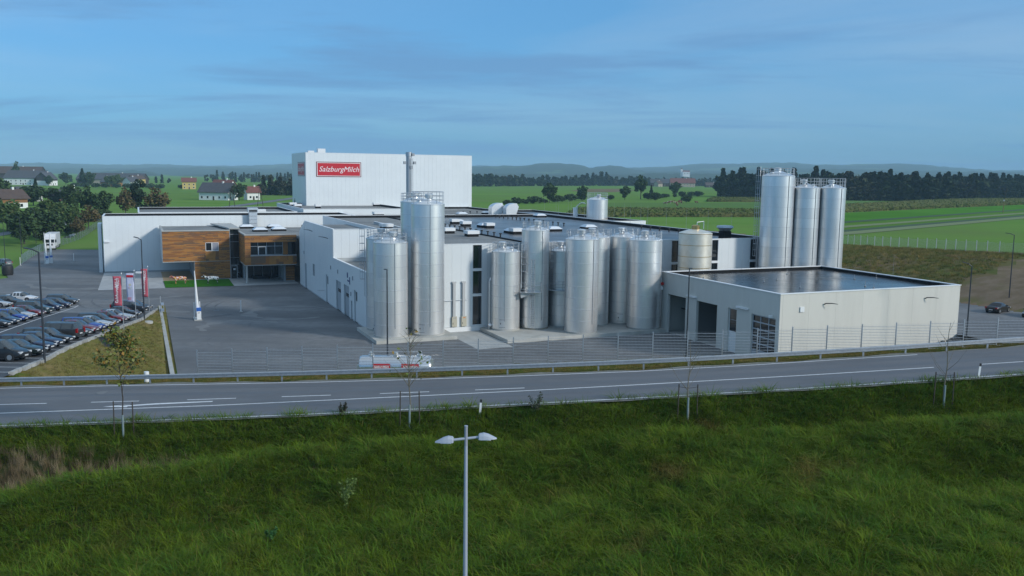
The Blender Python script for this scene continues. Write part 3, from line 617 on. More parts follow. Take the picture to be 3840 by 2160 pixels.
fr = MB(); fr.box(WL[0], WL[1], 172.66, 172.72, WL[2], WL[2] + .1).box(WL[0], WL[1], 172.66, 172.72, WL[3] - .07, WL[3]).box(WL[0], WL[0] + .08, 172.66, 172.72, 5.42, 6.85).box(WL[1] - .08, WL[1], 172.66, 172.72, 5.42, 6.85).box(12.5, 12.66, 172.66, 172.72, 5.42, 6.85)
fr.build('frame', M_white2, w_)
# glazed stair slot
gs = MB().box(15.8, 17.5, 173.55, 173.6, .1, 9.4).build('stair_glazing', M_glass, T)
for z in (1.0, 2.6, 3.9, 6.9, 8.3): MB().box(15.8, 17.5, 173.48, 173.55, z, z + .07).build('transom', M_grey, gs)
MB().box(15.76, 15.86, 172.7, 173.55, 0, 9.3).build('jamb', M_grey, T)
MB().prism([(15.7, 172.7), (17.6, 172.3), (17.6, 189), (13.6, 189)], 9.35, 9.6).build('stair_roof', M_conc, T)
dr = MB().box(16.0, 17.0, 173.3, 173.36, .05, 2.35).build('entrance_door', M_glass, T)
MB().box(15.9, 16.02, 173.2, 173.3, .05, 2.5).box(16.98, 17.1, 173.2, 173.3, .05, 2.5).box(16.02, 16.98, 173.2, 173.3, 2.32, 2.5).build('frame', mat('door_frame_grey', (.36, .38, .40), rough=.4), dr); MB().box(16.35, 16.75, 173.27, 173.30, 1.6, 1.9).build('notice', M_ink, dr)
# right block
WR = (18.5, 26.6, 5.1, 7.5)
MB().box(17.55, 26.62, 163.5, 188.9, 3.35, 5.1).box(17.55, 26.62, 163.5, 188.9, 7.5, 8.75).box(17.55, 18.5, 163.5, 188.9, 5.1, 7.5).box(18.5, 26.62, 165.3, 188.9, 5.1, 7.5).box(18.2, 26.62, 172.2, 188.9, 0, 3.35).build('wall', M_joint, T)
cladding(T, 'y', 163.5, 17.5, 26.62, 3.4, 8.7, [WR]); cladding(T, 'x', 17.55, 163.5, 173.5, 3.4, 8.9)
MB().box(17.4, 26.63, 163.35, 163.75, 8.75, 8.95).box(17.4, 17.8, 163.75, 173.5, 8.75, 8.95).build('coping', M_conc, T)
MB().box(17.45, 26.62, 163.4, 172.1, 3.28, 3.35).build('soffit', M_conc, T)
MB().box(17.85, 26.6, 163.8, 188.9, 8.752, 8.78).build('roof', M_gravel_roof, T)
MB().box(26.64, 42, 161, 188.9, 8.2, 8.6).build('roof', M_gravel_roof, T)
sw = MB().box(18.5, 24.7, 164.6, 164.65, 5.1, 7.5).build('window', M_glass, T)
fr = MB()
for x in (18.5, 19.85, 21.4, 22.85, 24.25): fr.box(x, x + .07, 164.5, 164.6, 5.1, 7.5)
fr.box(18.5, 24.3, 164.5, 164.6, 6.65, 6.72).box(18.5, 24.3, 164.5, 164.6, 5.1, 5.2); fr.build('frame', M_galv, sw)
fr = MB(); fr.box(19.9, 20.02, 164.4, 164.5, 5.1, 6.65).box(21.2, 21.32, 164.4, 164.5, 5.1, 6.65).box(20.02, 21.2, 164.4, 164.5, 6.53, 6.65); fr.build('sash', M_white2, sw)
MB().box(24.35, 25.2, 164.55, 164.6, 5.1, 7.5).build('timber_panel', M_wood, T); MB().box(25.25, 26.55, 164.7, 164.75, 5.1, 7.5).build('window', M_glass, T)
MB().box(18.45, 26.6, 163.38, 164.4, 5.02, 5.1).build('sill', M_white2, T)
MB().cyl((17.75, 163.65, 0), (17.75, 163.65, 3.3), .19, n=16).build('column', M_conc, T, smooth=40)
gw = MB().box(18.3, 24.6, 172.05, 172.1, .05, 3.3).build('window', M_glass, T); fr = MB()
for x in (18.3, 19.9, 21.5, 23.1, 24.5): fr.box(x, x + .07, 171.97, 172.05, .05, 3.3)
fr.build('frame', M_grey, gw)
cladding(T, 'y', 166.2, 25.0, 26.6, .1, 3.28); MB().box(25.0, 26.62, 166.2, 172, 0, 3.3).build('wall', M_joint, T); MB().box(24.6, 24.95, 165.9, 166.6, 0, 3.28).build('pillar', M_grey, T)
MB().box(19.6, 22.6, 170.6, 171.4, .02, .5).build('bench', M_black, T)
# ------------------------------------------------------------------ concrete wash bay / garage
T = pthing('concrete_garage', 'flat roofed concrete garage with open bays and wet black roof', 'garage', 76, 74.2); GA_ = T
XG, YG, X1, Y1, ZT = 62.65, 74.2, 89.1, 97.3, 7.75
OG = [(91.7, 95.75, -.2, 5.08), (85.2, 89.4, -.2, 5.08), (81.5, 83.1, -.2, 5.12), (74.8, 78.85, -.2, 5.05)]
wl = MB()
pan = [74.2, 79.3, 84.3, 90.4, 97.3]
for i in range(4):
    mb = MB()
    for (p, q, r, s) in rects(pan[i] + .006, pan[i + 1] - .006, -.2, ZT, OG): mb.box(XG, XG + .35, p, q, r, s)
    mb.build('wall_panel', M_conc_wall, T)
fx = [XG + .36, 66.55, 70.3, 74.15, 77.9, 81.65, 85.4, X1]
for i in range(7): MB().box(fx[i] + .006, fx[i + 1] - .006, YG, YG + .3, -1, ZT).build('wall_panel', M_conc_wall, T)
MB().box(XG, XG + .34, YG - .002, YG + .01, -1, ZT - .01).build('corner_edge', M_conc_wall, T)
MB().box(X1 - .3, X1, YG + .31, Y1, -1, ZT).box(XG + .36, X1 - .31, Y1 - .3, Y1, -1, ZT).build('wall', M_conc_wall, T)
MB().box(XG + .36, X1 - .31, YG + .31, Y1 - .31, ZT - .62, ZT - .32).build('roof', mat('black_wet_roof', (0.020, 0.021, 0.022), (0.034, 0.035, 0.037), 0.4, 0.24, spec=0.42, bump=0.02, bscale=1.2, rvar=0.08, s3=0.12), T)
up = MB(); z_a, z_b = ZT - .4, ZT - .01
up.box(XG + .35, XG + .37, YG + .3, Y1 - .3, z_a, z_b).box(X1 - .32, X1 - .3, YG + .3, Y1 - .3, z_a, z_b).box(XG + .37, X1 - .32, YG + .3, YG + .32, z_a, z_b).box(XG + .37, X1 - .32, Y1 - .32, Y1 - .3, z_a, z_b); up.build('upstand', M_bitumen, T)
k = MB(); k.box(XG - .07, X1 + .07, YG - .07, YG + .36, ZT, ZT + .09).box(XG - .07, X1 + .07, Y1 - .36, Y1 + .07, ZT, ZT + .09).box(XG - .07, XG + .36, YG + .36, Y1 - .36, ZT, ZT + .09).box(X1 - .36, X1 + .07, YG + .36, Y1 - .36, ZT, ZT + .09); k.build('coping', M_white2, T)
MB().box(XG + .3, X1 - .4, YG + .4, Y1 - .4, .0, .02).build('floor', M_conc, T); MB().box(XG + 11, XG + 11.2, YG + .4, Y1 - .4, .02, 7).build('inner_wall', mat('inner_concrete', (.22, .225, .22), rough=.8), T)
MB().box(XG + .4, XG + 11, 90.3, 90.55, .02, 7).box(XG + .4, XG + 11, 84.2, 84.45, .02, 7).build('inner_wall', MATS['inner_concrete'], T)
MB().box(XG + 2.5, XG + 2.7, 93.0, 93.4, 3.2, 4.9).build('hose_reel', mat('rust_red', (.16, .04, .015), rough=.6), T); MB().box(XG + 2.2, XG + 2.3, 91, 95.9, 3.0, 3.15).build('rail', M_black, T)
d_ = MB().box(XG + .22, XG + .27, 81.5, 83.1, -.2, 5.12).build('side_door', M_white2, T); MB().box(XG + .19, XG + .22, 81.65, 82.95, 2.45, 5.0).build('pane', M_glass, d_); MB().box(XG + .17, XG + .19, 81.65, 82.95, 3.75, 3.8).build('glazing_bar', M_grey, d_)
d_ = MB().box(XG + .25, XG + .30, 74.8, 78.85, -.2, 5.05).build('sectional_door', M_glass, T); b_ = MB()
for z in (.0, .95, 1.75, 2.55, 3.35, 4.15, 4.9): b_.box(XG + .2, XG + .25, 74.8, 78.85, z, z + .12)
for y in (74.8, 76.05, 77.4, 78.73): b_.box(XG + .18, XG + .2, y, y + .1, -.1, 5.05)
b_.box(XG + .2, XG + .25, 74.8, 78.85, .12, .9); b_.build('door_frame', mat('pale_grey_blue', (.44, .48, .53), rough=.4), d_)
for y in (90.4, 80.4): MB().box(XG - .22, XG, y - 1.05, y + 1.05, 5.35, 5.55).build('strip_lamp', M_white2, T)
MB().box(65.3, 65.85, YG - .12, YG, 5.75, 6.3).build('junction_box', M_white2, T)
for x in (68.67, 83.6): MB().tube([(x, YG, 6.45), (x, YG - .25, 6.58), (x + .45, YG - .7, 6.62), (x + .95, YG - 1.0, 6.55)], .05, 6, [.07, .06, .055, .03]).build('lamp_arm', M_lamp, T)
MB().box(XG - .55, XG - .15, 75.1, 75.35, 5.15, 5.4).box(XG - .2, XG, 75.15, 75.25, 5.1, 5.2).build('camera', M_white2, T)
s_ = MB(); s_.box(XG - .5, XG - .05, 96.7, 97.0, 6.1, 6.45); s_.build('warning_lamp', mat('signal_red', (.45, .02, .02), rough=.4), T); MB().box(XG - .45, XG - .1, 96.8, 97.1, 5.5, 5.9).build('camera', M_white2, T); MB().box(XG - .62, XG - .5, 96.85, 97.05, 5.6, 6.5).build('bracket', M_black, T)
rr_ = random.Random(3)
for i in range(9): x = XG + 2.5 + rr_.uniform(0, 22); y = YG + 2 + rr_.uniform(0, 19); MB().cyl((x, y, ZT - .32), (x, y, ZT + .3), .02, n=5).cyl((x, y, ZT - .32), (x, y, ZT - .22), .12, n=10).build('roof_rod', M_grey, T)
for x, y in ((88.6, 97), (88.7, 84), (75, 96.9)): MB().cyl((x, y, ZT), (x, y, ZT + 2.8), .015, .006, 5).build('lightning_rod', M_grey, T)
# dark rubble bank against the front corner
ru = random.Random(11); rb = pthing('rubble_bank', 'dark rubble slope against the corner of the concrete garage', 'rubble', 85.5, 72.8, 0)
M_rub = mat('dark_rubble', (0.045, 0.05, 0.05), (0.075, 0.08, 0.08), 2, 0.9, rnd=.25)
MB().prism([(80.2, 74.15), (80.2, 70.5), (89.3, 70.5), (89.3, 74.15)], -1, .7).build('fill', M_rub, rb)
for i in range(90):
    x = ru.uniform(80.4, 89.0); y = ru.uniform(71.0, 74.0); s_ = ru.uniform(.18, .42)
    MB().ico((x, y, .65 + (x - 80.4) * .11 * (1 if y > 72 else .8) - s_ * .4), s_, i, 1, (1, 1, .75), .25).build('stone', M_rub, rb)
# ------------------------------------------------------------------ silo pads and silos
def pad(label, X0, X1, Y0, Y1, z):
    t = pthing('silo_plinth', label, 'plinth', (X0 + X1) / 2, Y0, 0, 'concrete silo plinths')
    MB().box(X0, X1, Y0, Y1, -.3, z).build('slab', mat('pale_pad_concrete', (0.54, 0.54, 0.50), (0.46, 0.46, 0.43), 0.7, 0.8, c3=(0.40, 0.40, 0.36), s3=0.35, lo3=.52, hi3=.75), t)
pad('pale concrete plinth under the silos beside the dispatch building', 25.4, 35.5, 100.3, 110.3, .42)
pad('pale concrete plinth under the silos beside the concrete garage', 40.3, 62.55, 95.8, 105.1, .42)
_rings = {}
def ring_mesh(r, h, key=''):
    k = (round(r, 3), round(h, 3))
    if k not in _rings:
        m_ = MB(); m_.lathe([(r, 0), (r, h - .08)], n=44, caps=False); m_.cur = 1; m_.lathe([(r, h - .08), (r + .016, h - .06), (r + .016, h - .02), (r, h)], n=44, caps=False); _rings[k] = m_.mesh('course', [M_steel, M_seam], 35)
    return _rings[k]
def ladder(mb, cx, cy, r, th, z0, z1, cage=True, w=.22, off=.2):
    ux, uy = math.cos(th), math.sin(th); tx, ty = -uy, ux
    P = lambda o, s, z: (cx + ux * (r + o) + tx * s, cy + uy * (r + o) + ty * s, z)
    for s in (-w, w): mb.cyl(P(off, s, z0), P(off, s, z1), .042, n=5)
    z = z0 + .15
    while z < z1: mb.cyl(P(off, -w, z), P(off, w, z), .024, n=4); z += .3
    if cage:
        z = z0 + 2.2; hoops = []
        while z < z1 + .1:
            pts = [P(off + .62 * math.sin(q), -.36 * math.cos(q), z) for q in np.linspace(0, math.pi, 7)]; mb.tube(pts, .026, 4); z += .9
        for q in (.5, 1.2, 1.95, 2.65): mb.cyl(P(off + .62 * math.sin(q), -.36 * math.cos(q), z0 + 2.2), P(off + .62 * math.sin(q), -.36 * math.cos(q), z1), .02, n=4)
def railing(mb, cx, cy, r, z, a0=0, a1=2 * math.pi, n=10, h=1.1, pr=.036):
    full = abs(a1 - a0) > 6.2; A = [a0 + (a1 - a0) * i / n for i in range(n + (0 if full else 1))]
    for a in A: mb.cyl((cx + r * math.cos(a), cy + r * math.sin(a), z), (cx + r * math.cos(a), cy + r * math.sin(a), z + h), pr, n=5)
    m = 3 * n; B = [a0 + (a1 - a0) * i / m for i in range(m + 1)]
    for hz in (.38, .74, 1.1): mb.tube([(cx + r * math.cos(a), cy + r * math.sin(a), z + hz * h / 1.1) for a in B], pr * .85, 4)
def silo(label, X, Y, dia, zb, zt, nr, hatch=None, duct=None, rail=(0, 360), group='steel silos', rust=False, seed=0, lad=None, top_gear=1, rh=1.1):
    t = pthing('silo', label, 'silo', X, Y, zb, group); r = dia / 2; f0 = math.atan2(-Y, -X); rn = random.Random(seed)
    MB().lathe([(r + .02, 0), (r + .02, .16), (r - .03, .2)], (X, Y, zb), 44).build('base_skirt', M_conc if not rust else mat('stained_concrete', (.30, .25, .18), (.38, .36, .31), 1.2, .85), t, 35)
    z0 = zb + .2; h = (zt - z0) / nr; rm = ring_mesh(r, h)
    for i in range(nr): inst(rm, 'course', t, (0, 0, z0 - zb + h * i), (0, 0, rn.uniform(0, 6)))
    dm = MB().lathe([(r + .02, -.03), (r + .02, .03), (r * .97, .07), (r * .55, .07 + r * .16), (.22, .07 + r * .30), (.0, .08 + r * .31)], (X, Y, zt), 44, caps=False).build('dome', M_steel, t, 40)
    if top_gear:
        a = rn.uniform(0, 6.3); cx, cy = X + r * .25 * math.cos(a), Y + r * .25 * math.sin(a)
        MB().lathe([(.26, 0), (.26, .5), (.48, .55), (.50, .95), (.42, 1.02)], (cx, cy, zt + .2), 16).build('vent_hood', M_steel2, t, 40)
        a += 2.2; cx, cy = X + r * .55 * math.cos(a), Y + r * .55 * math.sin(a)
        MB().lathe([(.24, 0), (.24, .35), (.28, .36), (.28, .42), (.1, .5)], (cx, cy, zt + .1), 16).build('manhole', M_steel2, t, 40)
    if rail:
        mb = MB(); railing(mb, X, Y, r - .12, zt, f0 + R(rail[0]), f0 + R(rail[1]), 11, rh); mb.build('railing', M_galv, t)
    if duct is not None:
        a = f0 + R(duct); px, py = X + (r + .035) * math.cos(a), Y + (r + .035) * math.sin(a); MB().cyl((px, py, zb + 1.2), (px, py, zt), .035, n=6).build('cable_pipe', M_grey, t)
    if hatch is not None:
        a = f0 + R(hatch); hw = .34 / r; mb = MB()
        for k in range(4):
            b0, b1 = a - hw + hw * k / 2, a - hw + hw * (k + 1) / 2; q = lambda b, rr, z: (X + rr * math.cos(b), Y + rr * math.sin(b), z)
            mb.add([q(b0, r + .045, zb + .5), q(b1, r + .045, zb + .5), q(b1, r + .045, zb + 1.4), q(b0, r + .045, zb + 1.4), q(b0, r, zb + .5), q(b1, r, zb + .5), q(b1, r, zb + 1.4), q(b0, r, zb + 1.4)], [(0, 1, 2, 3), (4, 5, 1, 0), (3, 2, 6, 7), (0, 3, 7, 4), (1, 5, 6, 2)])
        hd = mb.build('access_hatch', M_steel2, t); mb = MB(); a2 = a - hw * .6; mb.cbox((X + (r + .07) * math.cos(a2), Y + (r + .07) * math.sin(a2), zb + .95), (.08, .08, .16)); mb.build('handle', M_black, hd)
        fr_ = MB()
        for k in range(4):
            b0, b1 = a - hw * 1.12 + hw * 1.12 * k / 2, a - hw * 1.12 + hw * 1.12 * (k + 1) / 2; q = lambda b, rr, z: (X + rr * math.cos(b), Y + rr * math.sin(b), z)
            for z_0, z_1 in ((zb + .44, zb + .5), (zb + 1.4, zb + 1.46)): fr_.add([q(b0, r + .03, z_0), q(b1, r + .03, z_0), q(b1, r + .03, z_1), q(b0, r + .03, z_1)], [(0, 1, 2, 3)])
        fr_.build('hatch_frame', M_grey, hd)
    if lad is not None:
        mb = MB(); ladder(mb, X, Y, r, f0 + R(lad[0]), zb + lad[1], zt + lad[2], lad[3] if len(lad) > 3 else True); mb.build('ladder', M_galv, t)
    return t
Z0 = .42
silo('short steel silo at the front left corner of the left silo group', 27.9, 103.0, 4.12, Z0, 11.85, 8, -78, 14, (0, 360), seed=1)
silo('tallest front silo of the left group with high handrail above', 32.6, 103.0, 4.05, Z0, 16.4, 11, -22, 8, (0, 360), seed=2, rh=1.5)
silo('short steel silo half hidden behind the left corner silo', 28.3, 108.3, 4.1, Z0, 11.95, 8, None, None, (0, 360), seed=3, lad=(-88, 4.2, 1.2))
silo('tall steel silo half hidden behind the tallest front silo', 32.75, 108.2, 4.1, Z0, 16.5, 11, None, None, (-200, 100), seed=4)
silo('slim short silo with a standing pipe beside the tall dark wall window', 43.0, 103.1, 3.66, Z0, 10.42, 7, -12, -2, (0, 360), seed=5, lad=(80, 5.3, 1.0))
silo('slim taller silo with rust stained foot behind a climbing ladder', 46.95, 102.75, 3.56, Z0, 13.1, 9, -62, 30, (-120, 140), rust=True, seed=6, lad=(-8, .4, -3.6, False))
t = silo('shadowed short silo with a round balcony halfway up between taller silos', 51.1, 103.0, 3.8, Z0, 10.35, 7, None, None, (0, 360), seed=7, lad=(-42, 5.6, 1.1))
silo('broad silo standing furthest forward in the middle of the right group', 51.3, 98.1, 4.2, Z0, 12.2, 8, None, 42, (-30, 330), seed=8)
silo('narrow visible silo squeezed behind the broad forward silo', 55.5, 102.7, 4.1, Z0, 12.05, 8, None, None, (-100, 200), seed=9)
silo('shaded silo with an access hatch set back beside the garage end silo', 59.95, 102.6, 4.0, Z0, 12.05, 8, -8, None, (-100, 200), seed=10)
silo('broad silo touching the concrete garage with a diagonal shadow', 60.5, 98.1, 4.3, Z0, 11.95, 8, None, None, (-40, 100), seed=11)
silo('tallest of the three far silos behind the concrete garage', 85.3, 102.8, 4.62, 0, 20.35, 14, None, 40, (0, 360), 'tall silos behind the garage', seed=12, lad=(-92, 6.5, 1.3))
silo('middle one of the three tall silos behind the concrete garage', 89.15, 101.15, 3.72, 0, 18.7, 13, None, 42, (0, 360), 'tall silos behind the garage', seed=13, rh=1.4)
silo('right hand one of the three tall silos behind the concrete garage', 92.6, 99.7, 3.66, 0, 18.7, 13, None, 42, (0, 360), 'tall silos behind the garage', seed=14, rh=1.4)
# platforms joined to silos
pf = pthing('access_platform', 'small railed steel platform bridging two slim silos', 'platform', 45.0, 101.2, 5.5); mb = MB()
mb.prism([(44.0, 100.6), (46.6, 100.0), (46.9, 100.9), (44.4, 101.9)], 5.3, 5.36); mb.build('deck', M_galv, pf); mb = MB()
pts = [(44.0, 100.6), (45.3, 100.3), (46.6, 100.0), (46.9, 100.9)]
for p in pts: mb.cyl((p[0], p[1], 5.36), (p[0], p[1], 6.6), .025, n=5)
for z in (5.8, 6.2, 6.6): mb.tube([(p[0], p[1], z) for p in pts], .022, 4)
mb.build('railing', M_galv, pf); mb = MB(); mb.yprism([(44.1, 5.3), (46.2, 5.3), (44.2, 4.6)], 100.9, 100.96); mb.build('bracket', M_galv, pf)
bc = pthing('round_balcony', 'curved steel balcony with handrail around the shadowed short silo', 'balcony', 51.1, 103.0, 5.4); f0 = math.atan2(-103.0, -51.1)
mb = MB(); v = []; A = [f0 + R(q) for q in np.linspace(-80, 80, 20)]
for a in A: v += [(51.1 + 1.92 * math.cos(a), 103 + 1.92 * math.sin(a), 5.4), (51.1 + 2.75 * math.cos(a), 103 + 2.75 * math.sin(a), 5.4), (51.1 + 1.92 * math.cos(a), 103 + 1.92 * math.sin(a), 5.3), (51.1 + 2.75 * math.cos(a), 103 + 2.75 * math.sin(a), 5.3)]
mb.add(v, sum([[(4 * i, 4 * i + 1, 4 * i + 5, 4 * i + 4), (4 * i + 2, 4 * i + 6, 4 * i + 7, 4 * i + 3), (4 * i + 1, 4 * i + 3, 4 * i + 7, 4 * i + 5)] for i in range(19)], [])); mb.build('deck', M_galv, bc)
mb = MB(); railing(mb, 51.1, 103, 2.7, 5.4, f0 - R(80), f0 + R(80), 8, 1.15); mb.build('railing', M_galv, bc)
ub = pthing('side_balcony', 'tiny white balcony on the flank of the right tall silo', 'balcony', 94.6, 100.1, 5); mb = MB(); mb.box(94.3, 95.2, 99.7, 100.5, 5.2, 5.3); mb.build('deck', M_white2, ub); mb = MB()
for z in (5.7, 6.2, 6.7, 7.1): mb.box(94.4, 95.2, 99.66, 99.7, z, z + .05)
mb.build('railing', M_galv, ub)
# golden capped tank in front of the hall
t = pthing('tank', 'pale tank with golden neck in front of the production hall', 'tank', 70.8, 101.9, 0)
M_warm = mat('warm_steel', (.80, .77, .68), (.72, .68, .58), 1.5, .42, .55)
for i in range(8):
    o = inst(ring_mesh(2.28, 1.55), 'course', t, (0, 0, 1.55 * i)); o.material_slots[0].link = 'OBJECT'; o.material_slots[0].material = M_warm; o.material_slots[1].link = 'OBJECT'; o.material_slots[1].material = M_brass
MB().lathe([(2.3, 0), (2.25, .08), (1.2, .42), (.55, .55), (.55, .56)], (70.8, 101.9, 12.4), 40, caps=False).build('dome', M_warm, t, 40)
MB().lathe([(.56, 0), (.56, .5), (.4, .62), (.1, .65)], (70.8, 101.9, 12.9), 20).build('neck', M_brass, t, 40)
MB().tube([(71.0, 101.9, 13.4), (71.0, 101.9, 13.9), (72.1, 101.9, 14.0), (72.1, 101.9, 13.0)], .05, 6).build('pipe', M_steel2, t)
mb = MB(); ladder(mb, 74.7, 104.6, .1, -2.0, 5.2, 9.2); top(mb, 'cat_ladder', M_galv, 'short caged ladder standing on the wall behind the garage roof', 'ladder', (0, 0, 0), PHI)
# roof tank group
t = silo('small tank with handrail standing on the annex roof', 94.5, 174.0, 4.7, 10.45, 14.85, 2, None, None, (0, 360), None, seed=20, rh=1.5)
t = pthing('pipe_pot', 'little steel pot with an arched pipe beside the roof tank', 'pot', 91.1, 178, 10.45); MB().lathe([(.55, 0), (.55, 2.4), (.6, 2.42), (.6, 2.5)], (91.1, 178, 10.45), 18).build('body', M_steel2, t, 40)
MB().tube([(91.3 + .1 * i, 178 - .3 * i, 12.9 + 1.2 * math.sin(math.pi * i / 9 * .62 + .15)) for i in range(10)], .11, 8).build('arched_pipe', M_steel2, t, 40)
# chimney
t = pthing('chimney', 'slim grey steel chimney with ladder and sensor boxes near the top', 'chimney', 41.06, 140, 10.7)
MB().cyl((41.06, 140, 10.7), (41.06, 140, 23.5), .45, n=24).build('flue', mat('grey_steel', (.42, .44, .46), rough=.4, metal=.6), t, 40); MB().cyl((41.06, 140, 22.9), (41.06, 140, 23.55), .52, n=24).build('cap', M_galv, t, 40)
mb = MB(); ladder(mb, 41.06, 140, .45, math.atan2(-140, -41) + R(55), 12, 22.6, False); mb.build('ladder', M_galv, t)
for dx, dz in ((-.8, 21.6), (.85, 21.6), (.6, 22.9), (.25, 20.9)): MB().box(41.06 + dx - .2, 41.06 + dx + .2, 139.4, 139.8, dz, dz + .45).build('sensor_box', M_grey, t)
# wall pipes near the slim silo
t = pthing('standing_pipe', 'bent steel pipe rising from the pad beside the slim silo', 'pipe', 41.0, 103.6, Z0); MB().tube([(41.0, 103.6, Z0), (41.0, 103.6, 6.6), (41.15, 103.7, 6.95), (41.5, 103.9, 7.05)], .09, 8).build('tube', M_steel2, t, 40); MB().ico((41.0, 103.4, .95), .28, 1, 2).build('valve', M_steel2, t, 60)
# ------------------------------------------------------------------ things on the roofs
M_dome = mat('opal_dome', (0.72, 0.76, 0.80), rough=0.25, spec=.6)
def skylight(label, X, Y, z, s=2.3):
    t = pthing('skylight', label, 'skylight', X, Y, z, 'rooflight domes')
    MB().box(X - s / 2, X + s / 2, Y - s / 2, Y + s / 2, z, z + .38).build('upstand', M_bitumen, t)
    h = s / 2 + .08; MB().add([(X - h, Y - h, z + .38), (X + h, Y - h, z + .38), (X + h, Y + h, z + .38), (X - h, Y + h, z + .38), (X - h * .55, Y - h * .55, z + .78), (X + h * .55, Y - h * .55, z + .78), (X + h * .55, Y + h * .55, z + .78), (X - h * .55, Y + h * .55, z + .78)], [(0, 1, 5, 4), (1, 2, 6, 5), (2, 3, 7, 6), (3, 0, 4, 7), (4, 5, 6, 7), (3, 2, 1, 0)]).build('dome', M_dome, t)
SKY_L = [(56.4, 159.5, 'rooflight dome with a fan box beside it, furthest on the wet roof'), (57.2, 147.0, 'rooflight dome next to a fan box in the middle of the wet roof'), (55.9, 131.2, 'rooflight dome with a fan box nearest the slim silos'), (64.7, 134.5, 'rooflight dome standing alone behind the taller slim silo'), (83.4, 180.5, 'rooflight dome near the far corner of the wet roof'), (73.5, 138.4, 'rooflight dome behind the broad forward silo handrail')]
for X, Y, l in SKY_L: skylight(l, X, Y, 10.75)
for X, Y, l in [(70.5, 196.5, 'rooflight dome at the foot of the tall warehouse right end'), (79.0, 201.5, 'rooflight dome in front of the two round air ducts')]: skylight(l, X, Y, 10.5)
for X, Y, l in [(20.2, 184.5, 'far left rooflight dome on the office roof'), (21.5, 174.0, 'near left rooflight dome on the office roof'), (25.6, 184.5, 'far right rooflight dome on the office roof'), (25.2, 175.5, 'near right rooflight dome on the office roof')]: skylight(l, X, Y, 8.78, 2.6)
skylight('rooflight dome behind the grey side wall of the dispatch building', 31.6, 172, 8.6, 2.6)
def fanbox(label, X, Y, z, s=1.5, dark=.45, h=.95):
    t = pthing('fan_box', label, 'fan', X, Y, z, 'roof fan boxes'); MB().box(X - s * .44, X + s * .44, Y - s * .44, Y + s * .44, z, z + dark).build('base', M_bitumen, t); MB().box(X - s / 2, X + s / 2, Y - s / 2, Y + s / 2, z + dark, z + h).build('housing', M_white2, t)
for X, Y, z, s, l in [(55.1, 157.6, 10.75, 1.5, 'white fan box in front of the furthest rooflight dome'), (54.6, 150.0, 10.75, 1.7, 'white fan box standing alone left on the wet roof'), (56.9, 144.2, 10.75, 1.6, 'white fan box in front of the middle rooflight dome'), (55.4, 128.6, 10.75, 1.9, 'white fan box just behind the slim silo handrail'), (46.3, 124.6, 10.75, 1.9, 'flat white fan box nearest the tall front silo'), (45.2, 132.0, 10.75, 1.7, 'flat white fan box behind the one nearest the tall silo'), (58.6, 230.8, 11.4, 1.6, 'fan box with collar at the foot of the white warehouse wall'), (50.3, 196.0, 10.5, 2.4, 'large fan unit with brackets on the gravel roof'), (39.6, 171.8, 8.6, 1.4, 'small fan box on the low roof beside the long hall end'), (38.5, 144.8, 10.75, 2.0, 'white capped fan box behind the dispatch roof edge'), (37.2, 233.0, 11.4, 1.8, 'low fan box near the standing worker'), (36.6, 222.0, 11.4, 1.8, 'second low fan box on the link hall roof edge'), (41.0, 219.0, 11.4, 1.4, 'third fan box on the link hall roof'), (25.6, 206.5, 10.75, 2.4, 'flat white roof hatch behind the long hall')]: fanbox(l, X, Y, z, s)
tv = MB(); tv.cyl((0, 0, 0), (0, 0, .55), .10, n=8); tv.cyl((0, 0, .45), (0, 0, .62), .24, .2, n=8); tvm = tv.mesh('roof_vent', M_black)
def vents(pts, z, lab):
    for X, Y in pts: tag(inst(tvm, 'roof_vent', None, W(X, Y, z)), lab, 'vent', lab)
vents([(72.9 - .1 * math.sin(i), 147 + 2.25 * i) for i in range(16)], 10.75, 'little black roof vent in the long row across the wet roof')
vents([(50.2, 122.6 + 2.6 * i) for i in range(11)], 10.75, 'little black roof vent in the row beside the tall front silo')
vents([(83.5, 122 + 3.0 * i) for i in range(6)], 10.75, 'little black roof vent in the row near the right roof edge')
vents([(74 + 1.8 * i, 205 - .0 * i) for i in range(7)], 10.5, 'little black roof vent beside the round air ducts')
rodm = MB().cyl((0, 0, 0), (0, 0, 3.6), .022, .008, 5).mesh('lightning_rod', M_grey)
for i in range(12): tag(inst(rodm, 'lightning_rod', None, W(86.0, 108 + 6.2 * i, 11.3)), 'thin lightning rod on the right edge of the wet roof', 'rod', 'lightning rods on the wet roof edge')
for i in range(8): tag(inst(rodm, 'lightning_rod', None, W(97.3, 160 + 6.8 * i, 10.95)), 'thin lightning rod on the annex roof edge', 'rod', 'lightning rods on the annex edge')
for k, (X, Y) in enumerate(((79.3, 197.2), (81.9, 194.4))):
    t = pthing('air_duct', ('right' if k else 'left') + ' one of the two rounded steel air intake hoods on the roof', 'duct', X, Y, 10.5, 'rounded air intake hoods'); mb = MB(); arc = [(X - 1.3 + 2.4 * math.sin(q), 10.5 + 1.2 + 1.7 * (1 - math.cos(q)) * 0 + 1.6 * math.cos(q - 1.57 * .0) * 1) for q in np.linspace(-.2, 1.5, 10)]
    prof_ = [(X - 1.3, 10.5)] + [(X - 1.3 + .55 * (1 - math.cos(q)) * 4.2, 12.1 + 1.3 * math.sin(q)) for q in np.linspace(0, math.pi * .55, 10)] + [(X + 1.9, 12.6), (X + 1.2, 10.5)]
    mb.yprism(prof_, Y - 1.1, Y + 1.1); mb.build('hood', M_steel2, t, 40); MB().box(X + 1.25, X + 1.3, Y - .9, Y + .9, 10.9, 12.3).build('grille', M_grey, t)
t = pthing('air_duct', 'ribbed steel air outlet riding over the long hall roof edge', 'duct', 22.0, 188.8, 8.8); mb = MB()
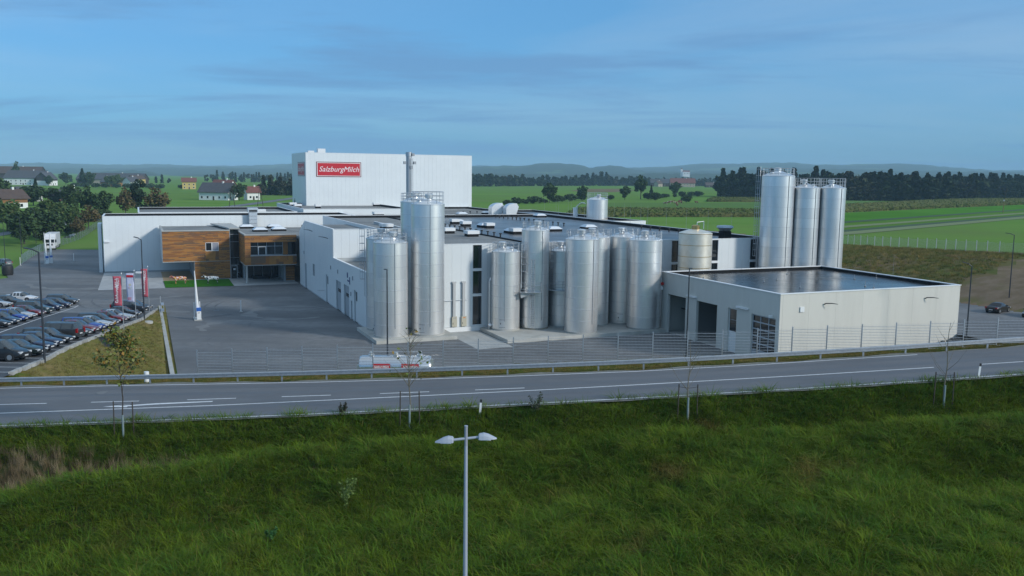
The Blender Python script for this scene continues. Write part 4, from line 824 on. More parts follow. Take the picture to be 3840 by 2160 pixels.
for i in range(4): mb.box(21.2, 22.8, 188.3, 189.6, 8.8 + .75 * i, 9.5 + .75 * i)
mb.build('duct_section', M_steel2, t); MB().box(21.0, 23.0, 188.4, 190.6, 11.8, 12.7).build('hood', M_steel2, t); MB().box(21.2, 22.8, 188.36, 188.4, 11.9, 12.3).build('grille', M_black, t)
t = pthing('roof_fan', 'dark roof fan with flared silver cap near the tall far silo', 'fan', 80.2, 108, 10.7); MB().box(79.55, 80.85, 107.3, 108.6, 10.75, 12.2).build('shaft', M_bitumen, t)
MB().lathe([(.7, 0), (1.15, .45), (1.25, .5), (1.2, .75), (1.0, .8)], (80.2, 108, 12.2), 8).build('cap', M_galv, t)
mb = MB(); mb.tube([(28.0, 131.5, 11.8), (28.0, 131.5, 11.9)], .02); 
# ------------------------------------------------------------------ cars
def paint(name, c): return mat('car_paint_' + name, c, rough=0.35, metal=0.1, coat=0.5)
PAINT = {'black': paint('black', (.012, .013, .015)), 'navy': paint('navy', (.012, .018, .05)), 'dark green': paint('green', (.012, .022, .022)), 'charcoal': paint('charcoal', (.03, .033, .037)),
         'silver': paint('silver', (.42, .45, .48)), 'dark red': paint('red', (.15, .012, .018)), 'blue': paint('blue', (.02, .05, .27)), 'white': paint('white', (.68, .69, .70)), 'grey': paint('grey', (.20, .22, .24)), 'teal grey': paint('teal', (.035, .06, .068)), 'steel blue': paint('steelblue', (.03, .06, .11))}
M_tyre = mat('tyre', (.012, .012, .012), rough=.8); M_rim = mat('alloy_rim', (.45, .46, .47), rough=.3, metal=.8)
M_hl = mat('headlamp', (.62, .66, .70), rough=.1, spec=.8); M_tl = mat('tail_lamp', (.28, .01, .012), rough=.15); M_plate = mat('number_plate', (.62, .63, .63), rough=.5); M_trim = mat('dark_trim', (.02, .02, .022), rough=.5)
#            L     W    H    hood  belt  tail  xs: rear-glass base, roof rear, roof front, cowl  (fractions from rear 0 to front 1), deck
KIND = {'hatch': (4.1, 1.72, 1.47, .82, .92, .92, .035, .13, .56, .74), 'sedan': (4.55, 1.76, 1.42, .80, .90, .98, .20, .32, .57, .73), 'wagon': (4.6, 1.77, 1.47, .80, .91, .95, .03, .10, .57, .73),
        'coupe': (4.5, 1.77, 1.38, .79, .88, .96, .19, .36, .56, .71), 'suv': (4.6, 1.86, 1.72, 1.02, 1.10, 1.08, .03, .09, .58, .74), 'mpv': (4.5, 1.80, 1.66, .92, 1.0, 1.0, .03, .08, .62, .80), 'cabrio': (4.4, 1.75, 1.36, .80, .88, .92, .22, .40, .56, .70)}
_cm = {}
def car_mesh(kind):
    if kind in _cm: return _cm[kind]
    L, Wd, H, hood, belt, tail, g0, g1, g2, g3 = KIND[kind]; hw = Wd / 2
    g1b = g1 + .03; mid = (g1 + g2) / 2
    st = sorted(set([0, .012, .03, g0 if g0 > .03 else .034, (g0 + g1) / 2, g1, g1b, mid - .012, mid + .012, g2 - .02, g2, (g2 + g3) / 2, g3, g3 + .05, (g3 + .95) / 2, .93, .975, .992, 1.0]))
    def topz(s):
        return float(np.interp(s, [0, .03, g0, g1, mid, g2, g3, .93, 1.0] if g0 > .034 else [0, g0, g1, mid, g2, g3, .93, 1.0],
                               [tail - .12, tail, tail + .01, H - .03, H, H - .03, hood + .10, hood - .06, hood - .24] if g0 > .034 else [tail - .05, tail + .02, H - .03, H, H - .03, hood + .10, hood - .06, hood - .24]))
    V_, secs = [], []
    for s in st:
        x = (s - .5) * L; e = abs(s - .5) * 2; w = hw * (1 - .10 * e ** 5 - (.10 if s in (0, 1.0) else .03 if s in (.012, .992) else 0)); zt = topz(s); cab = g0 - 1e-6 <= s <= g3 + 1e-6
        inn = min(1.0, max(0.0, (zt - belt) / (H - belt))); zb = .22 + (.10 if e > .93 else 0); sh = min(belt, zt - .03)
        yr = w * (.96 - .23 * inn) if cab else w * .90; zs = zt - (.05 + .03 * inn)
        secs.append([(x, w * .86, zb), (x, w * .985, zb + .12), (x, w, .58), (x, w * .965, sh if cab else max(.5, zt - .10)), (x, yr, zs), (x, yr * .62, zt - .008), (x, 0, zt)])
    n = 7; body, glass = MB(), MB(); win = []
    def fc(mb, i, j, sg):
        a, b, c_, d_ = secs[i][j], secs[i + 1][j], secs[i + 1][j + 1], secs[i][j + 1]; q = [(p[0], p[1] * sg, p[2]) for p in (a, b, c_, d_)]
        mb.add(q, [(0, 1, 2, 3) if sg < 0 else (3, 2, 1, 0)])
    gl = {'front': MB(), 'rear': MB()}; side = [MB()]
    for i in range(len(st) - 1):
        a, b = st[i], st[i + 1]; m_ = (a + b) / 2
        if side[-1].v and ((g1 < m_ < g1b) or abs(m_ - mid) < .012 or (g2 - .02 < m_ < g2)): side.append(MB())
        for sg in (-1, 1):
            for j in range(n - 1):
                tgt = body
                if g0 < m_ < g3:
                    pill = (g1 < m_ < g1b) or abs(m_ - mid) < .012 or (g2 - .02 < m_ < g2)
                    if j == 3 and not pill and m_ > g0 and (kind != 'cabrio' or m_ > g1): tgt = side[-1] if sg < 0 else None
                    if j >= 4 and m_ > g2: tgt = gl['front']
                    if j >= 4 and m_ < g1: tgt = gl['rear']
                if tgt: fc(tgt, i, j, sg)
    for k in (0, len(st) - 1):
        pts = [(p[0], -p[1], p[2]) for p in secs[k]] + [(p[0], p[1], p[2]) for p in reversed(secs[k][:-1])]; body.add(pts, [tuple(range(len(pts))) if k == 0 else tuple(range(len(pts) - 1, -1, -1))])
    def weld(mb, name, m):
        me = mb.mesh(name, m); bm = bmesh.new(); bm.from_mesh(me); bmesh.ops.remove_doubles(bm, verts=bm.verts, dist=.0005); bmesh.ops.recalc_face_normals(bm, faces=bm.faces); bm.to_mesh(me); bm.free()
        me.polygons.foreach_set('use_smooth', [True] * len(me.polygons)); me.set_sharp_from_angle(angle=R(38)); return me
    hl, tl, ex = MB(), MB(), MB()
    hx = L / 2
    hl.cbox((hx - .14, hw * .70, hood - .24), (.26, .34, .15)); tl.cbox((-hx + .05, hw * .78, tail - .14), (.14, .26, .20 if kind not in ('wagon', 'suv', 'mpv') else .42))
    gr_ = MB(); gr_.cbox((hx - .02, 0, hood - .30), (.07, .62, .14)); gr_.cbox((hx - .03, 0, .34), (.08, 1.2, .16)); sill = MB(); sill.box(-L * .3, L * .3, -hw * .93, hw * .93, .16, .3)
    pl = MB(); pl.cbox((hx + .012, 0, .44), (.02, .5, .11)); pr_ = MB(); pr_.cbox((-hx - .012, 0, tail - .42), (.02, .5, .11)); mr = MB(); mr.cbox(((g2 + g3) / 2 * L - L / 2 + .12, hw * 1.02, belt + .08), (.14, .2, .13))
    wh = MB(); wh.cyl((0, -.095, 0), (0, .095, 0), .318, n=20); rim = MB(); rim.cyl((0, -.105, 0), (0, .105, 0), .205, n=20)
    for k in range(5): a = k * 1.2566; rim.cbox((.12 * math.cos(a), 0, .12 * math.sin(a)), (.06, .225, .06))
    arch = MB(); arch.cyl((0, -.05, 0), (0, .05, 0), .375, n=20)
    _cm[kind] = dict(body=weld(body, 'body', M_white), side=[weld(q_, 'side_window', M_carglass) for q_ in side if q_.v], front=weld(gl['front'], 'windscreen', M_carglass), rear=weld(gl['rear'], 'rear_window', M_carglass if kind != 'cabrio' else M_trim),
                     hl=hl.mesh('headlight', M_hl), tl=tl.mesh('tail_light', M_tl), gr=gr_.mesh('grille', M_trim), sill=sill.mesh('sill', M_trim), pl=pl.mesh('number_plate', M_plate), pr=pr_.mesh('number_plate', M_plate), mr=mr.mesh('mirror', M_trim),
                     wh=wh.mesh('tyre', M_tyre, 40), rim=rim.mesh('rim', M_rim), arch=arch.mesh('wheel_arch', M_trim), dim=(L, Wd))
    return _cm[kind]
def car(kind, color, label, a, d, z, rz=0.0, tilt=0.0, group='cars in the sloping car park', roofrail=False):
    c_ = car_mesh(kind); L, Wd = c_['dim']; t = thing('car', label, 'car', (a, d, z), 0, group); t.rotation_mode = 'XYZ'
    t.rotation_euler = (Matrix.Rotation(tilt, 3, 'X') @ Matrix.Rotation(rz, 3, 'Z')).to_euler()
    b = inst(c_['body'], 'body', t)
    b.material_slots[0].link = 'OBJECT'; b.material_slots[0].material = PAINT[color]
    for q_ in c_['side']: inst(q_, 'side_window', t); inst(q_, 'side_window', t, (0, 0, 0), (0, 0, 0), (1, -1, 1))
    for k, nm in (('front', 'windscreen'), ('rear', 'rear_window'), ('gr', 'grille'), ('sill', 'sill'), ('pl', 'number_plate'), ('pr', 'number_plate')): inst(c_[k], nm, t)
    for k, nm in (('hl', 'headlight'), ('tl', 'tail_light'), ('mr', 'mirror')):
        inst(c_[k], nm, t); inst(c_[k], nm, t, (0, 0, 0), (0, 0, 0), (1, -1, 1))
    for x in (-.305 * L, .31 * L):
        for s in (-1, 1):
            inst(c_['arch'], 'wheel_arch', t, (x, s * (Wd / 2 - .045), .335)); w = inst(c_['wh'], 'tyre', t, (x, s * (Wd / 2 - .085), .318)); inst(c_['rim'], 'rim', w)
    return t
TILT = -math.atan(.0828)
RR = [('mpv', 'black', 'black people carrier nearest the road in the kerbside row'), ('coupe', 'dark green', 'black green coupe second from the road in the kerbside row'), ('wagon', 'navy', 'navy estate car third from the road, behind the lamp post'), ('sedan', 'navy', 'navy saloon fourth from the road in the kerbside row'), ('wagon', 'black', 'black estate car parked in front of the reversed dark off-roader'),
      ('suv', 'charcoal', 'charcoal off-roader parked tail first showing a red tail lamp'), ('wagon', 'teal grey', 'dark teal estate just behind the reversed charcoal off-roader'), ('sedan', 'dark red', 'dark red saloon beside the bright blue estate'), ('wagon', 'blue', 'bright blue estate car in the kerbside row'), ('coupe', 'silver', 'silver coupe just behind the bright blue estate'),
      ('wagon', 'charcoal', 'charcoal estate between the silver coupe and a red car'), ('sedan', 'dark red', 'dark red saloon mostly hidden beside the first flag pole'), ('coupe', 'silver', 'silver coupe with bold wheels below the white flag'), ('sedan', 'black', 'black saloon behind the silver coupe with bold wheels'), ('suv', 'black', 'black off-roader with side trim under the red flags'), ('wagon', 'black', 'black estate last in the kerbside row, furthest from the road')]
for i, (k, c_, l) in enumerate(RR):
    d = CARS_R[i]; L = KIND[k][0]; car(k, c_, l, a_kerb(d) - (1.35 if i == 0 else .75) - L / 2, d, z_lot(d) + .01, R(180) if i == 5 else 0, TILT if d < 127 else 0)
LR = [('wagon', 'charcoal', 'charcoal estate furthest from the road in the left row'), ('hatch', 'navy', 'navy hatchback second furthest in the left row'), ('mpv', 'navy', 'navy people carrier beside the dark boxy off-roader'), ('suv', 'teal grey', 'dark boxy off-roader behind the tall lamp post'), ('sedan', 'dark red', 'red saloon in the left row next to a silver one'), ('sedan', 'silver', 'silver grey saloon in the left row beside a blue car'), ('hatch', 'blue', 'blue hatchback in the left row'), ('hatch', 'steel blue', 'dark blue hatchback cut by the left picture edge'), ('sedan', 'black', 'black car nearest the road at the left picture edge')]
for i, (k, c_, l) in enumerate(LR):
    d = CARS_L[i]; L = KIND[k][0]; car(k, c_, l, a_row(d) - .45 - L / 2, d, z_lot(d) + .01, 0, TILT if d < 127 else 0)
for i, (k, c_, l, d) in enumerate([('sedan', 'white', 'white saloon in the back row, furthest left'), ('sedan', 'charcoal', 'dark grey saloon parked behind the white saloon', ), ('sedan', 'silver', 'silver saloon behind the left row at the picture edge'), ('wagon', 'grey', 'grey estate behind the left row at the picture edge')][k_] + ((133.4, 129.6, 126.4, 122.0)[k_],) for k_ in range(4)):
    L = KIND[k][0]; car(k, c_, l, -72.9 - L / 2, d, z_lot(d) + .01, 0, TILT if d < 127 else 0)
car('cabrio', 'black', 'black convertible with closed roof on the side yard', 67.6, 121.2, 1.96, R(38), 0, 'cars on the side yard')
car('hatch', 'black', 'black hatchback facing the road at the right picture edge', 70.3, 117.4, 1.96, R(222), 0, 'cars on the side yard')
car('hatch', 'grey', 'grey car at the far left edge beside the round bin', -106.6, 183.5, 0.0, R(150), 0, 'cars beyond the barrier')
# ------------------------------------------------------------------ lorry
t = thing('lorry', 'white box lorry parked behind the barrier beside the fence', 'lorry', (-116.2, 220.5, 0), R(-70))
M_lw = mat('lorry_white', (.72, .73, .74), rough=.35); M_curt = mat('box_side', (.50, .51, .56), rough=.6)
MB().box(-9.2, -1.9, -1.27, 1.27, 1.0, 4.0).build('cargo_box', M_lw, t); MB().box(-9.15, -1.95, 1.27, 1.29, 1.1, 3.9).build('side_curtain', M_curt, t)
MB().xprism([(0, 0)], 0, 1) if 0 else None
cb = MB(); cb.yprism([(-1.8, .9), (.05, .9), (.1, 1.7), (-.12, 2.75), (-.35, 3.0), (-1.8, 3.05)], -1.22, 1.22); cab = cb.build('cab', M_lw, t); MB().yprism([(-1.6, 3.05), (-.5, 3.05), (-1.5, 3.85)], -1.1, 1.1).build('wind_deflector', M_lw, t)
MB().box(-.02, .10, -1.05, 1.05, 1.85, 2.65).build('windscreen', M_glass, cab); MB().box(.08, .14, -.7, .7, 1.15, 1.6).build('grille', M_trim, cab); MB().box(-.1, .2, -1.25, 1.25, .45, .92).build('bumper', M_lw, t)
for y in (-1.0, 1.0): MB().box(.16, .24, y - .18, y + .18, .65, .85).build('headlight', M_hl, t); MB().box(-.3, .05, y * 1.42 - .1, y * 1.42 + .1, 1.9, 2.6).build('mirror', M_trim, t)
for y in (-1.23, 1.23): MB().box(-1.3, -.3, y - .02, y + .02, 1.9, 2.6).build('side_window', M_glass, cab)
MB().box(-9.0, -.2, -.45, .45, .55, 1.0).build('chassis', M_trim, t); MB().box(-7.0, -2.6, 1.1, 1.2, .4, .95).build('side_guard', mat('guard_grey', (.3, .31, .33), rough=.5), t)
for x in (-1.0, -7.6):
    for y in (-1.05, 1.05): MB().cyl((x, y - .15, .5), (x, y + .15, .5), .5, n=20).build('wheel', M_tyre, t, 40)
# ------------------------------------------------------------------ milk tank trailer behind the fence
t = thing('tank_trailer', 'silver milk tank trailer with red name boards parked behind the fence', 'trailer', (-11.0, 82.4, 0), R(3)); t.scale = (.96, 1, .93); mb = MB(); n = 32
prof_ = [(-3.55, .0), (-3.62, .65), (-3.5, 1.02), (-3.3, 1.12), (3.3, 1.12), (3.5, 1.02), (3.62, .65), (3.55, 0)]
vs, fs = [], []
for x, r in prof_:
    for i in range(n): a = 2 * math.pi * i / n; vs.append((x, 1.16 * max(.02, r) * math.cos(a) * 1.0, 2.0 + max(.02, r) * math.sin(a) * .95))
for j in range(len(prof_) - 1):
    for i in range(n): fs.append((j * n + i, j * n + (i + 1) % n, (j + 1) * n + (i + 1) % n, (j + 1) * n + i))
mb.add(vs, fs); mb.build('tank', mat('polished_tank', (.68, .69, .70), rough=.27, metal=.9), t, 40)
for x in (-2.4, .05, 2.4): MB().lathe([(.30, 0), (.30, .14), (.18, .18), (.18, .34), (.22, .36), (.1, .4)], (x, 0, 3.05), 16).build('manlid', M_steel2, t, 40)
MB().tube([(-2.5, -.2, 3.5), (2.6, -.2, 3.5)], .03, 5).tube([(-2.4, -.2, 3.1), (-2.4, -.2, 3.65)], .025, 5).tube([(2.5, -.2, 3.1), (2.5, -.2, 3.65)], .025, 5).build('handrail', M_steel2, t)
MB().box(-3.4, 3.4, -.9, .9, .75, 1.02).build('chassis', M_trim, t); MB().box(3.45, 3.75, -1.0, -.9, 1.2, 2.9).build('ladder', M_steel2, t); MB().box(-3.7, -3.5, -1.0, -.9, 1.2, 2.3).build('drain_pipe', M_steel2, t)
for x in (-1.3, 1.5):
    b_ = MB().box(x - .85, x + .85, -1.36, -1.31, 1.75, 2.5).build('name_board', M_red, t); me = text_mesh('SalzburgMilch', .36, .3, .008); me.materials.append(M_ink); xs = [v.co.x for v in me.vertices]; inst(me, 'lettering', b_, (x, -1.37, 2.18), (R(90), 0, 0), (1.45 / (max(xs) - min(xs)), 1, 1))
for x in (-2.3, -1.0, 2.2):
    for y in (-.95, .95): MB().cyl((x, y - .14, .5), (x, y + .14, .5), .5, n=20).build('wheel', M_tyre, t, 40)
# ------------------------------------------------------------------ yard lamps
def lamp(label, a, d, z, h, head, r=.09, cam_=False):
    t = thing('street_lamp', label, 'street lamp', (a, d, z), 0, 'dark yard lamps'); MB().cyl((0, 0, -.2), (0, 0, h), r, r * .62, 12).build('pole', M_lamp, t, 40); hx, hy, hz = head; ln = math.hypot(hx, hy)
    MB().tube([(0, 0, h - .05), (hx * .45, hy * .45, h + hz * .6)], .05, 8).build('arm', M_lamp, t, 40)
    rz = math.atan2(hy, hx); o = MB().box(0, ln * .62, -.12, .12, -.04, .04).build('lamp_head', M_lamp, t); o.location = (hx * .42, hy * .42, h + hz * .62); o.rotation_euler = (0, -math.atan2(hz * .4, ln * .62), rz)
    if cam_: MB().box(-.75, -.1, -.3, -.05, h * .58, h * .58 + .22).build('camera', M_white2, t)
lamp('dark lamp post rising through the kerbside cars nearest the road', -37.0, 68.5, 4.9, 8.75, (-1.0, -.2, .3))
lamp('dark lamp post with a white camera beside the flags', -46.1, 109.1, 1.55, 10.0, (-.95, .2, .3), cam_=True)
lamp('dark lamp post in front of the left silo group', -12.3, 86.0, 0, 10.7, (-.05, -1.0, .1)); lamp('dark lamp post in front of the open garage bays', 17.3, 85.5, 0, 11.2, (-.05, -1.0, .1))
lamp('dark lamp post beside the right corner of the garage', 49.8, 95.0, 1.95, 8.9, (-1.1, -.2, .45)); lamp('tall dark lamp post behind the black convertible', 72.9, 128.0, 2.0, 10.3, (-1.2, .1, .25))
lamp('thin dark lamp post at the far left beyond the round bin', -104, 179.7, 0, 9, (-.9, 0, .3), .07); lamp('thin dark lamp post beside the left field fence', -112.5, 201, 0, 9, (-.9, 0, .3), .07); lamp('thin dark lamp post standing behind the white lorry', -126.9, 234, 0.5, 9, (-.9, 0, .3), .07)
# foreground twin lamp
t = thing('twin_street_lamp', 'pale twin arm street lamp rising from the foreground meadow', 'street lamp', (-1.50, 29.0, z_land(-1.5, 29) - .3)); zb = z_land(-1.5, 29) - .3; H_ = 11.55 - zb
M_lp = mat('pale_grey_paint', (.36, .40, .46), rough=.45); MB().cyl((0, 0, 0), (0, 0, H_ - .68), .092, .058, 20).build('pole', M_lp, t, 40); MB().cyl((0, 0, H_ - .68), (0, 0, H_), .058, .056, 20).build('collar', mat('mid_grey_paint', (.30, .32, .36), rough=.45), t, 40); MB().cyl((0, 0, H_), (0, 0, H_ + .02), .06, n=20).build('cap', M_lp, t, 40)
for s, dy in ((-1, -.10), (1, .10)):
    arm = MB().tube([(0, 0, H_ - .43 + .0), (s * .48, dy * .5, H_ - .43 + .045 * s)], .045, 10).build('arm', M_lp, t, 40); mb = MB()
    pf_ = [(.42, .10, .15), (.45, .135, .19), (.60, .145, .215), (.76, .135, .17), (.92, .10, .09), (1.04, .05, .03)]; vs = []
    for x, w, h in pf_: vs += [(s * x, dy * x - w, -.03), (s * x, dy * x + w, -.03), (s * x, dy * x + w * .8, -.03 + h * .6), (s * x, dy * x + w * .35, -.03 + h), (s * x, dy * x - w * .35, -.03 + h), (s * x, dy * x - w * .8, -.03 + h * .6)]
    k = 6; fs = [tuple(range(k)), tuple(range(len(vs) - 1, len(vs) - 1 - k, -1))]
    for j in range(len(pf_) - 1): fs += [(j * k + i, j * k + (i + 1) % k, (j + 1) * k + (i + 1) % k, (j + 1) * k + i) for i in range(k)]
    mb.add([(x, y, z + H_ - .47 + .045 * s) for x, y, z in vs], fs); hd = mb.build('lamp_head', M_lp, t)
    MB().box(min(s * .5, s * .85), max(s * .5, s * .85), dy * .7 - .09, dy * .7 + .09, H_ - .53 + .045 * s, H_ - .498 + .045 * s).build('lens', M_white2, hd)
# ------------------------------------------------------------------ flags
def flag(label, a, d, z, h, w, fh, kind):
    t = thing('banner_flag', label, 'flag', (a, d, z), 0, 'banner flags beside the car park'); MB().cyl((0, 0, -.2), (0, 0, h), .05, .035, 10).build('pole', M_galv, t, 40); MB().lathe([(.05, 0), (.07, .05), (.04, .14)], (0, 0, h), 10).build('cap', M_white2, t)
    MB().cyl((0, 0, h - .25), (-w, 0, h - .25), .02, n=6).build('cross_arm', M_galv, t)
    M_c = mat('flag_red', (.62, .12, .155), rough=.7) if kind == 'red' else mat('flag_white', (.62, .63, .80), rough=.7)
    mb = MB(); nu, nv = 5, 14; vs = []
    wob = lambda u, v: .10 * v * math.sin(3.1 * v + u * 2) + .04 * math.sin(9 * v)
    sh = lambda v: .10 * v
    for j in range(nv + 1):
        for i in range(nu + 1): u = i / nu; v = j / nv; vs.append((-w * (1 - u) * (1 - .06 * v) - .06 + 0 * v, wob(u, v), h - .27 - fh * v))
    fs = [(j * (nu + 1) + i, j * (nu + 1) + i + 1, (j + 1) * (nu + 1) + i + 1, (j + 1) * (nu + 1) + i) for j in range(nv) for i in range(nu)]
    mb.add(vs, fs); fl = mb.build('cloth', M_c, t, True); md = fl.modifiers.new('thickness', 'SOLIDIFY'); md.thickness = .012
    if kind == 'red':
        me = text_mesh('SalzburgMilch', w * .72, .25, .012); me.materials.append(M_ink); xs = [v.co.x for v in me.vertices]; s = fh * .86 / (max(xs) - min(xs))
        for v in me.vertices:
            x, y = v.co.x * s, v.co.y; vv = .5 - x / fh; v.co = (-w * .5 - .06 - y, wob(.5, vv) - .02, h - .27 - fh * vv)
        inst(me, 'lettering', t)
    else:
        for z0, z1, m_, u0, u1 in ((.06, .14, M_red, .08, .92), (.84, .855, MATS['flag_red'], .15, .95), (.875, .89, MATS['flag_red'], .12, .95), (.91, .925, MATS['flag_red'], .15, .95)):
            MB().box(-w * (1 - u0) - .06, -w * (1 - u1) - .06, wob(.5, z0) - .03, wob(.5, z0) - .02, h - .27 - fh * z1, h - .27 - fh * z0).build('print', m_, t)
        for k, (x, z, r_) in enumerate(((.45, .40, .16), (.62, .52, .20), (.35, .5, .12))): MB().cyl((-w * (1 - x), wob(.5, z) - .02, h - .27 - fh * z), (-w * (1 - x), wob(.5, z) - .035, h - .27 - fh * z), r_ * w, n=14).build('print', mat('pale_print_%d' % k, ((.62, .60, .50), (.55, .60, .66), (.60, .50, .56))[k], rough=.7), t)
flag('red banner flag nearest the road', -43.3, 96.9, 2.6, 6.05, .94, 3.3, 'red'); flag('white banner flag between the two red ones', -45.6, 105.5, 1.85, 6.15, .98, 3.5, 'white'); flag('red banner flag behind the lamp post with the camera', -50.2, 120.5, .6, 6.3, .88, 3.9, 'red')
# ------------------------------------------------------------------ barriers with raised booms
def barrier(label, X, Y, twin):
    t = pthing('boom_barrier', label, 'barrier', X, Y, 0, 'raised boom barriers'); MB().box(X - .55, X + .45, Y - .7, Y + 2.0, 0, .12).build('island', M_conc, t)
    MB().box(X - .2, X + .35, Y - .35, Y + .15, .12, 1.25).build('cabinet', M_white2, t); MB().box(X - .22, X + .37, Y - .37, Y + .17, 1.25, 1.7).build('lid', M_blue, t); MB().box(X - .05, X + .2, Y - .38, Y - .36, 1.0, 1.05).build('slot', M_black, t)
    MB().tube([(X - .05, Y + .3, .9), (X - .30, Y + .3, 6.7)], .1, 8, [.26, .05]).build('boom', M_white2, t, 40)
    for x, y in ((X - .45, Y + .9), (X + .3, Y + 1.6)): MB().cyl((x, y, 0), (x, y, 2.3), .07, n=10).build('guard_post', M_white2, t)
    if twin: MB().tube([(X + .75, Y + 1.3, .9), (X + .7, Y + 1.3, 6.6)], .1, 8, [.24, .12]).build('boom', M_white2, t, 40); MB().box(X + .5, X + 1.0, Y + 1.1, Y + 1.6, 0, 1.3).build('cabinet', M_white2, t); MB().box(X + .48, X + 1.02, Y + 1.08, Y + 1.62, 1.3, 1.7).build('lid', M_blue, t)
barrier('single white raised boom barrier in the middle of the yard', 7.1, 125.3, False); barrier('twin white raised boom barrier in front of the lorry', -18.2, 211.5, True)
sheet('dark_yard_patch', [(8.0, 126.6, .004), (11.8, 128.2, .004), (11.6, 129.3, .004), (8.0, 127.7, .004)], M_asph_d, plant=True)  # flat patch of darker ground right of the barrier
for X, Y, l in ((13.2, 130.5, 'thin white sensor post right of the single barrier'), (-13.3, 216.0, 'thin white sensor post right of the twin barrier'), (-23.0, 209.5, 'thin white sensor post left of the twin barrier at the fence end')):
    t = pthing('sensor_post', l, 'post', X, Y, 0); MB().cyl((X, Y, 0), (X, Y, 1.75), .06, n=8).build('shaft', M_white2, t); MB().cyl((X, Y, 0), (X, Y, .12), .22, n=12).build('foot', M_conc, t)
t = thing('bin', 'big round black bin at the left yard edge', 'bin', (-96.2, 166.8, 0)); MB().lathe([(.85, 0), (.98, .3), (1.0, 1.5), (.92, 1.75), (.7, 1.95), (0.05, 2.0)], n=18).build('body', mat('bin_black', (.02, .022, .024), rough=.6), t, 40)
for k in range(5): MB().lathe([(1.0, 0), (1.03, .02), (1.03, .08), (1.0, .1)], (0, 0, .3 + .28 * k), 18, False).build('rib', M_black, t)
# ------------------------------------------------------------------ cow sculptures and grazing cows
def cow_mesh(name, m):
    sk = [((0.95, 0, 1.02), .26), ((.55, 0, 1.0), .34), ((.1, 0, .98), .37), ((-.35, 0, 1.0), .36), ((-.75, 0, 1.05), .30), ((-.98, 0, 1.05), .16)]
    P_, E_, Rr = [], [], []
    for p, r in sk: P_.append(p); Rr.append((r * .74, r))
    E_ += [(i, i + 1) for i in range(5)]
    def ch(root, pts):
        prev = root
        for p, r in pts: P_.append(p); Rr.append((r, r)); E_.append((prev, len(P_) - 1)); prev = len(P_) - 1
        return prev
    h = ch(0, [((1.2, 0, 1.2), .17), ((1.42, 0, 1.36), .15), ((1.62, 0, 1.28), .12), ((1.82, 0, 1.12), .085)])
    for s in (-1, 1):
        ch(1, [((.72, .17 * s, .72), .12), ((.76, .18 * s, .42), .07), ((.74, .18 * s, .10), .055), ((.78, .18 * s, 0.03), .07)]); ch(4, [((-.78, .18 * s, .74), .16), ((-.70, .18 * s, .50), .08), ((-.88, .18 * s, .38), .06), ((-.84, .18 * s, .08), .05), ((-.80, .18 * s, .03), .065)])
        ch(h - 2, [((1.38, .20 * s, 1.43), .05), ((1.36, .30 * s, 1.40), .04)]); ch(h - 2, [((1.46, .09 * s, 1.52), .03), ((1.5, .14 * s, 1.60), .015)])
    ch(5, [((-1.06, 0, .85), .03), ((-1.08, 0, .5), .022), ((-1.08, 0, .36), .05)])
    me = bpy.data.meshes.new(name); me.from_pydata(P_, E_, []); o = bpy.data.objects.new(name, me); COL.objects.link(o)
    bpy.context.view_layer.objects.active = o
    sm = o.modifiers.new('skin', 'SKIN'); sm.use_smooth_shade = True
    for i, sv in enumerate(me.skin_vertices[0].data): sv.radius = Rr[i]; sv.use_root = (i == 2)
    ss = o.modifiers.new('sub', 'SUBSURF'); ss.levels = 1; ss.render_levels = 1
    bpy.context.view_layer.update(); ev = o.evaluated_get(bpy.context.evaluated_depsgraph_get()); out = bpy.data.meshes.new_from_object(ev); bpy.data.objects.remove(o); out.name = name; out.materials.clear(); out.materials.append(m); return out
M_cowbw = mat('black_white_patches', (.75, .75, .74), (.012, .012, .013), 2.4, .35, lo=.52, hi=.54, space='obj', detail=1)
M_cowcol = mat('many_coloured_patches', (.30, .015, .04), (.70, .45, .06), 4.5, .35, lo=.53, hi=.55, space='obj', detail=1, c3=(.75, .72, .74), s3=5.5, lo3=.55, hi3=.57)
M_cowbr = mat('brown_hide', (.13, .06, .03), (.45, .40, .36), 1.2, .8, lo=.52, hi=.56, space='obj', rnd=.3, detail=1)
cme = cow_mesh('cow_sculpture', M_cowbw); o = tag(inst(cme, 'cow_sculpture', None, W(12.0, 165.8, .05), (0, 0, PHI + R(172)), (1.02, 1.02, 1.02)), 'black and white cow sculpture on the small lawn', 'sculpture', None)
o = tag(inst(cow_mesh('cow_sculpture', M_cowcol), 'cow_sculpture', None, W(6.6, 167.2, .05), (0, 0, PHI + R(187)), (1.02, 1.02, 1.02)), 'brightly patchwork painted cow sculpture on the small lawn', 'sculpture', None)
far_cow = cow_mesh('cow', M_cowbr); rc = random.Random(2)
for (a, d) in [(83.5, 484.5), (89.2, 504.9), (92.7, 516), (91.5, 496.4), (99.5, 528.8), (95.7, 502.6), (85.5, 460.1), (104.6, 541.4), (110, 560.3), (106.1, 511.3), (97.5, 515)]:
    tag(inst(far_cow, 'cow', None, (a, d, 5.0), (0, 0, rc.uniform(0, 6.28)), (1.15, 1.15, 1.15)), 'brown and white cow grazing in the herd on the far green field', 'cow', 'herd grazing on the far field')
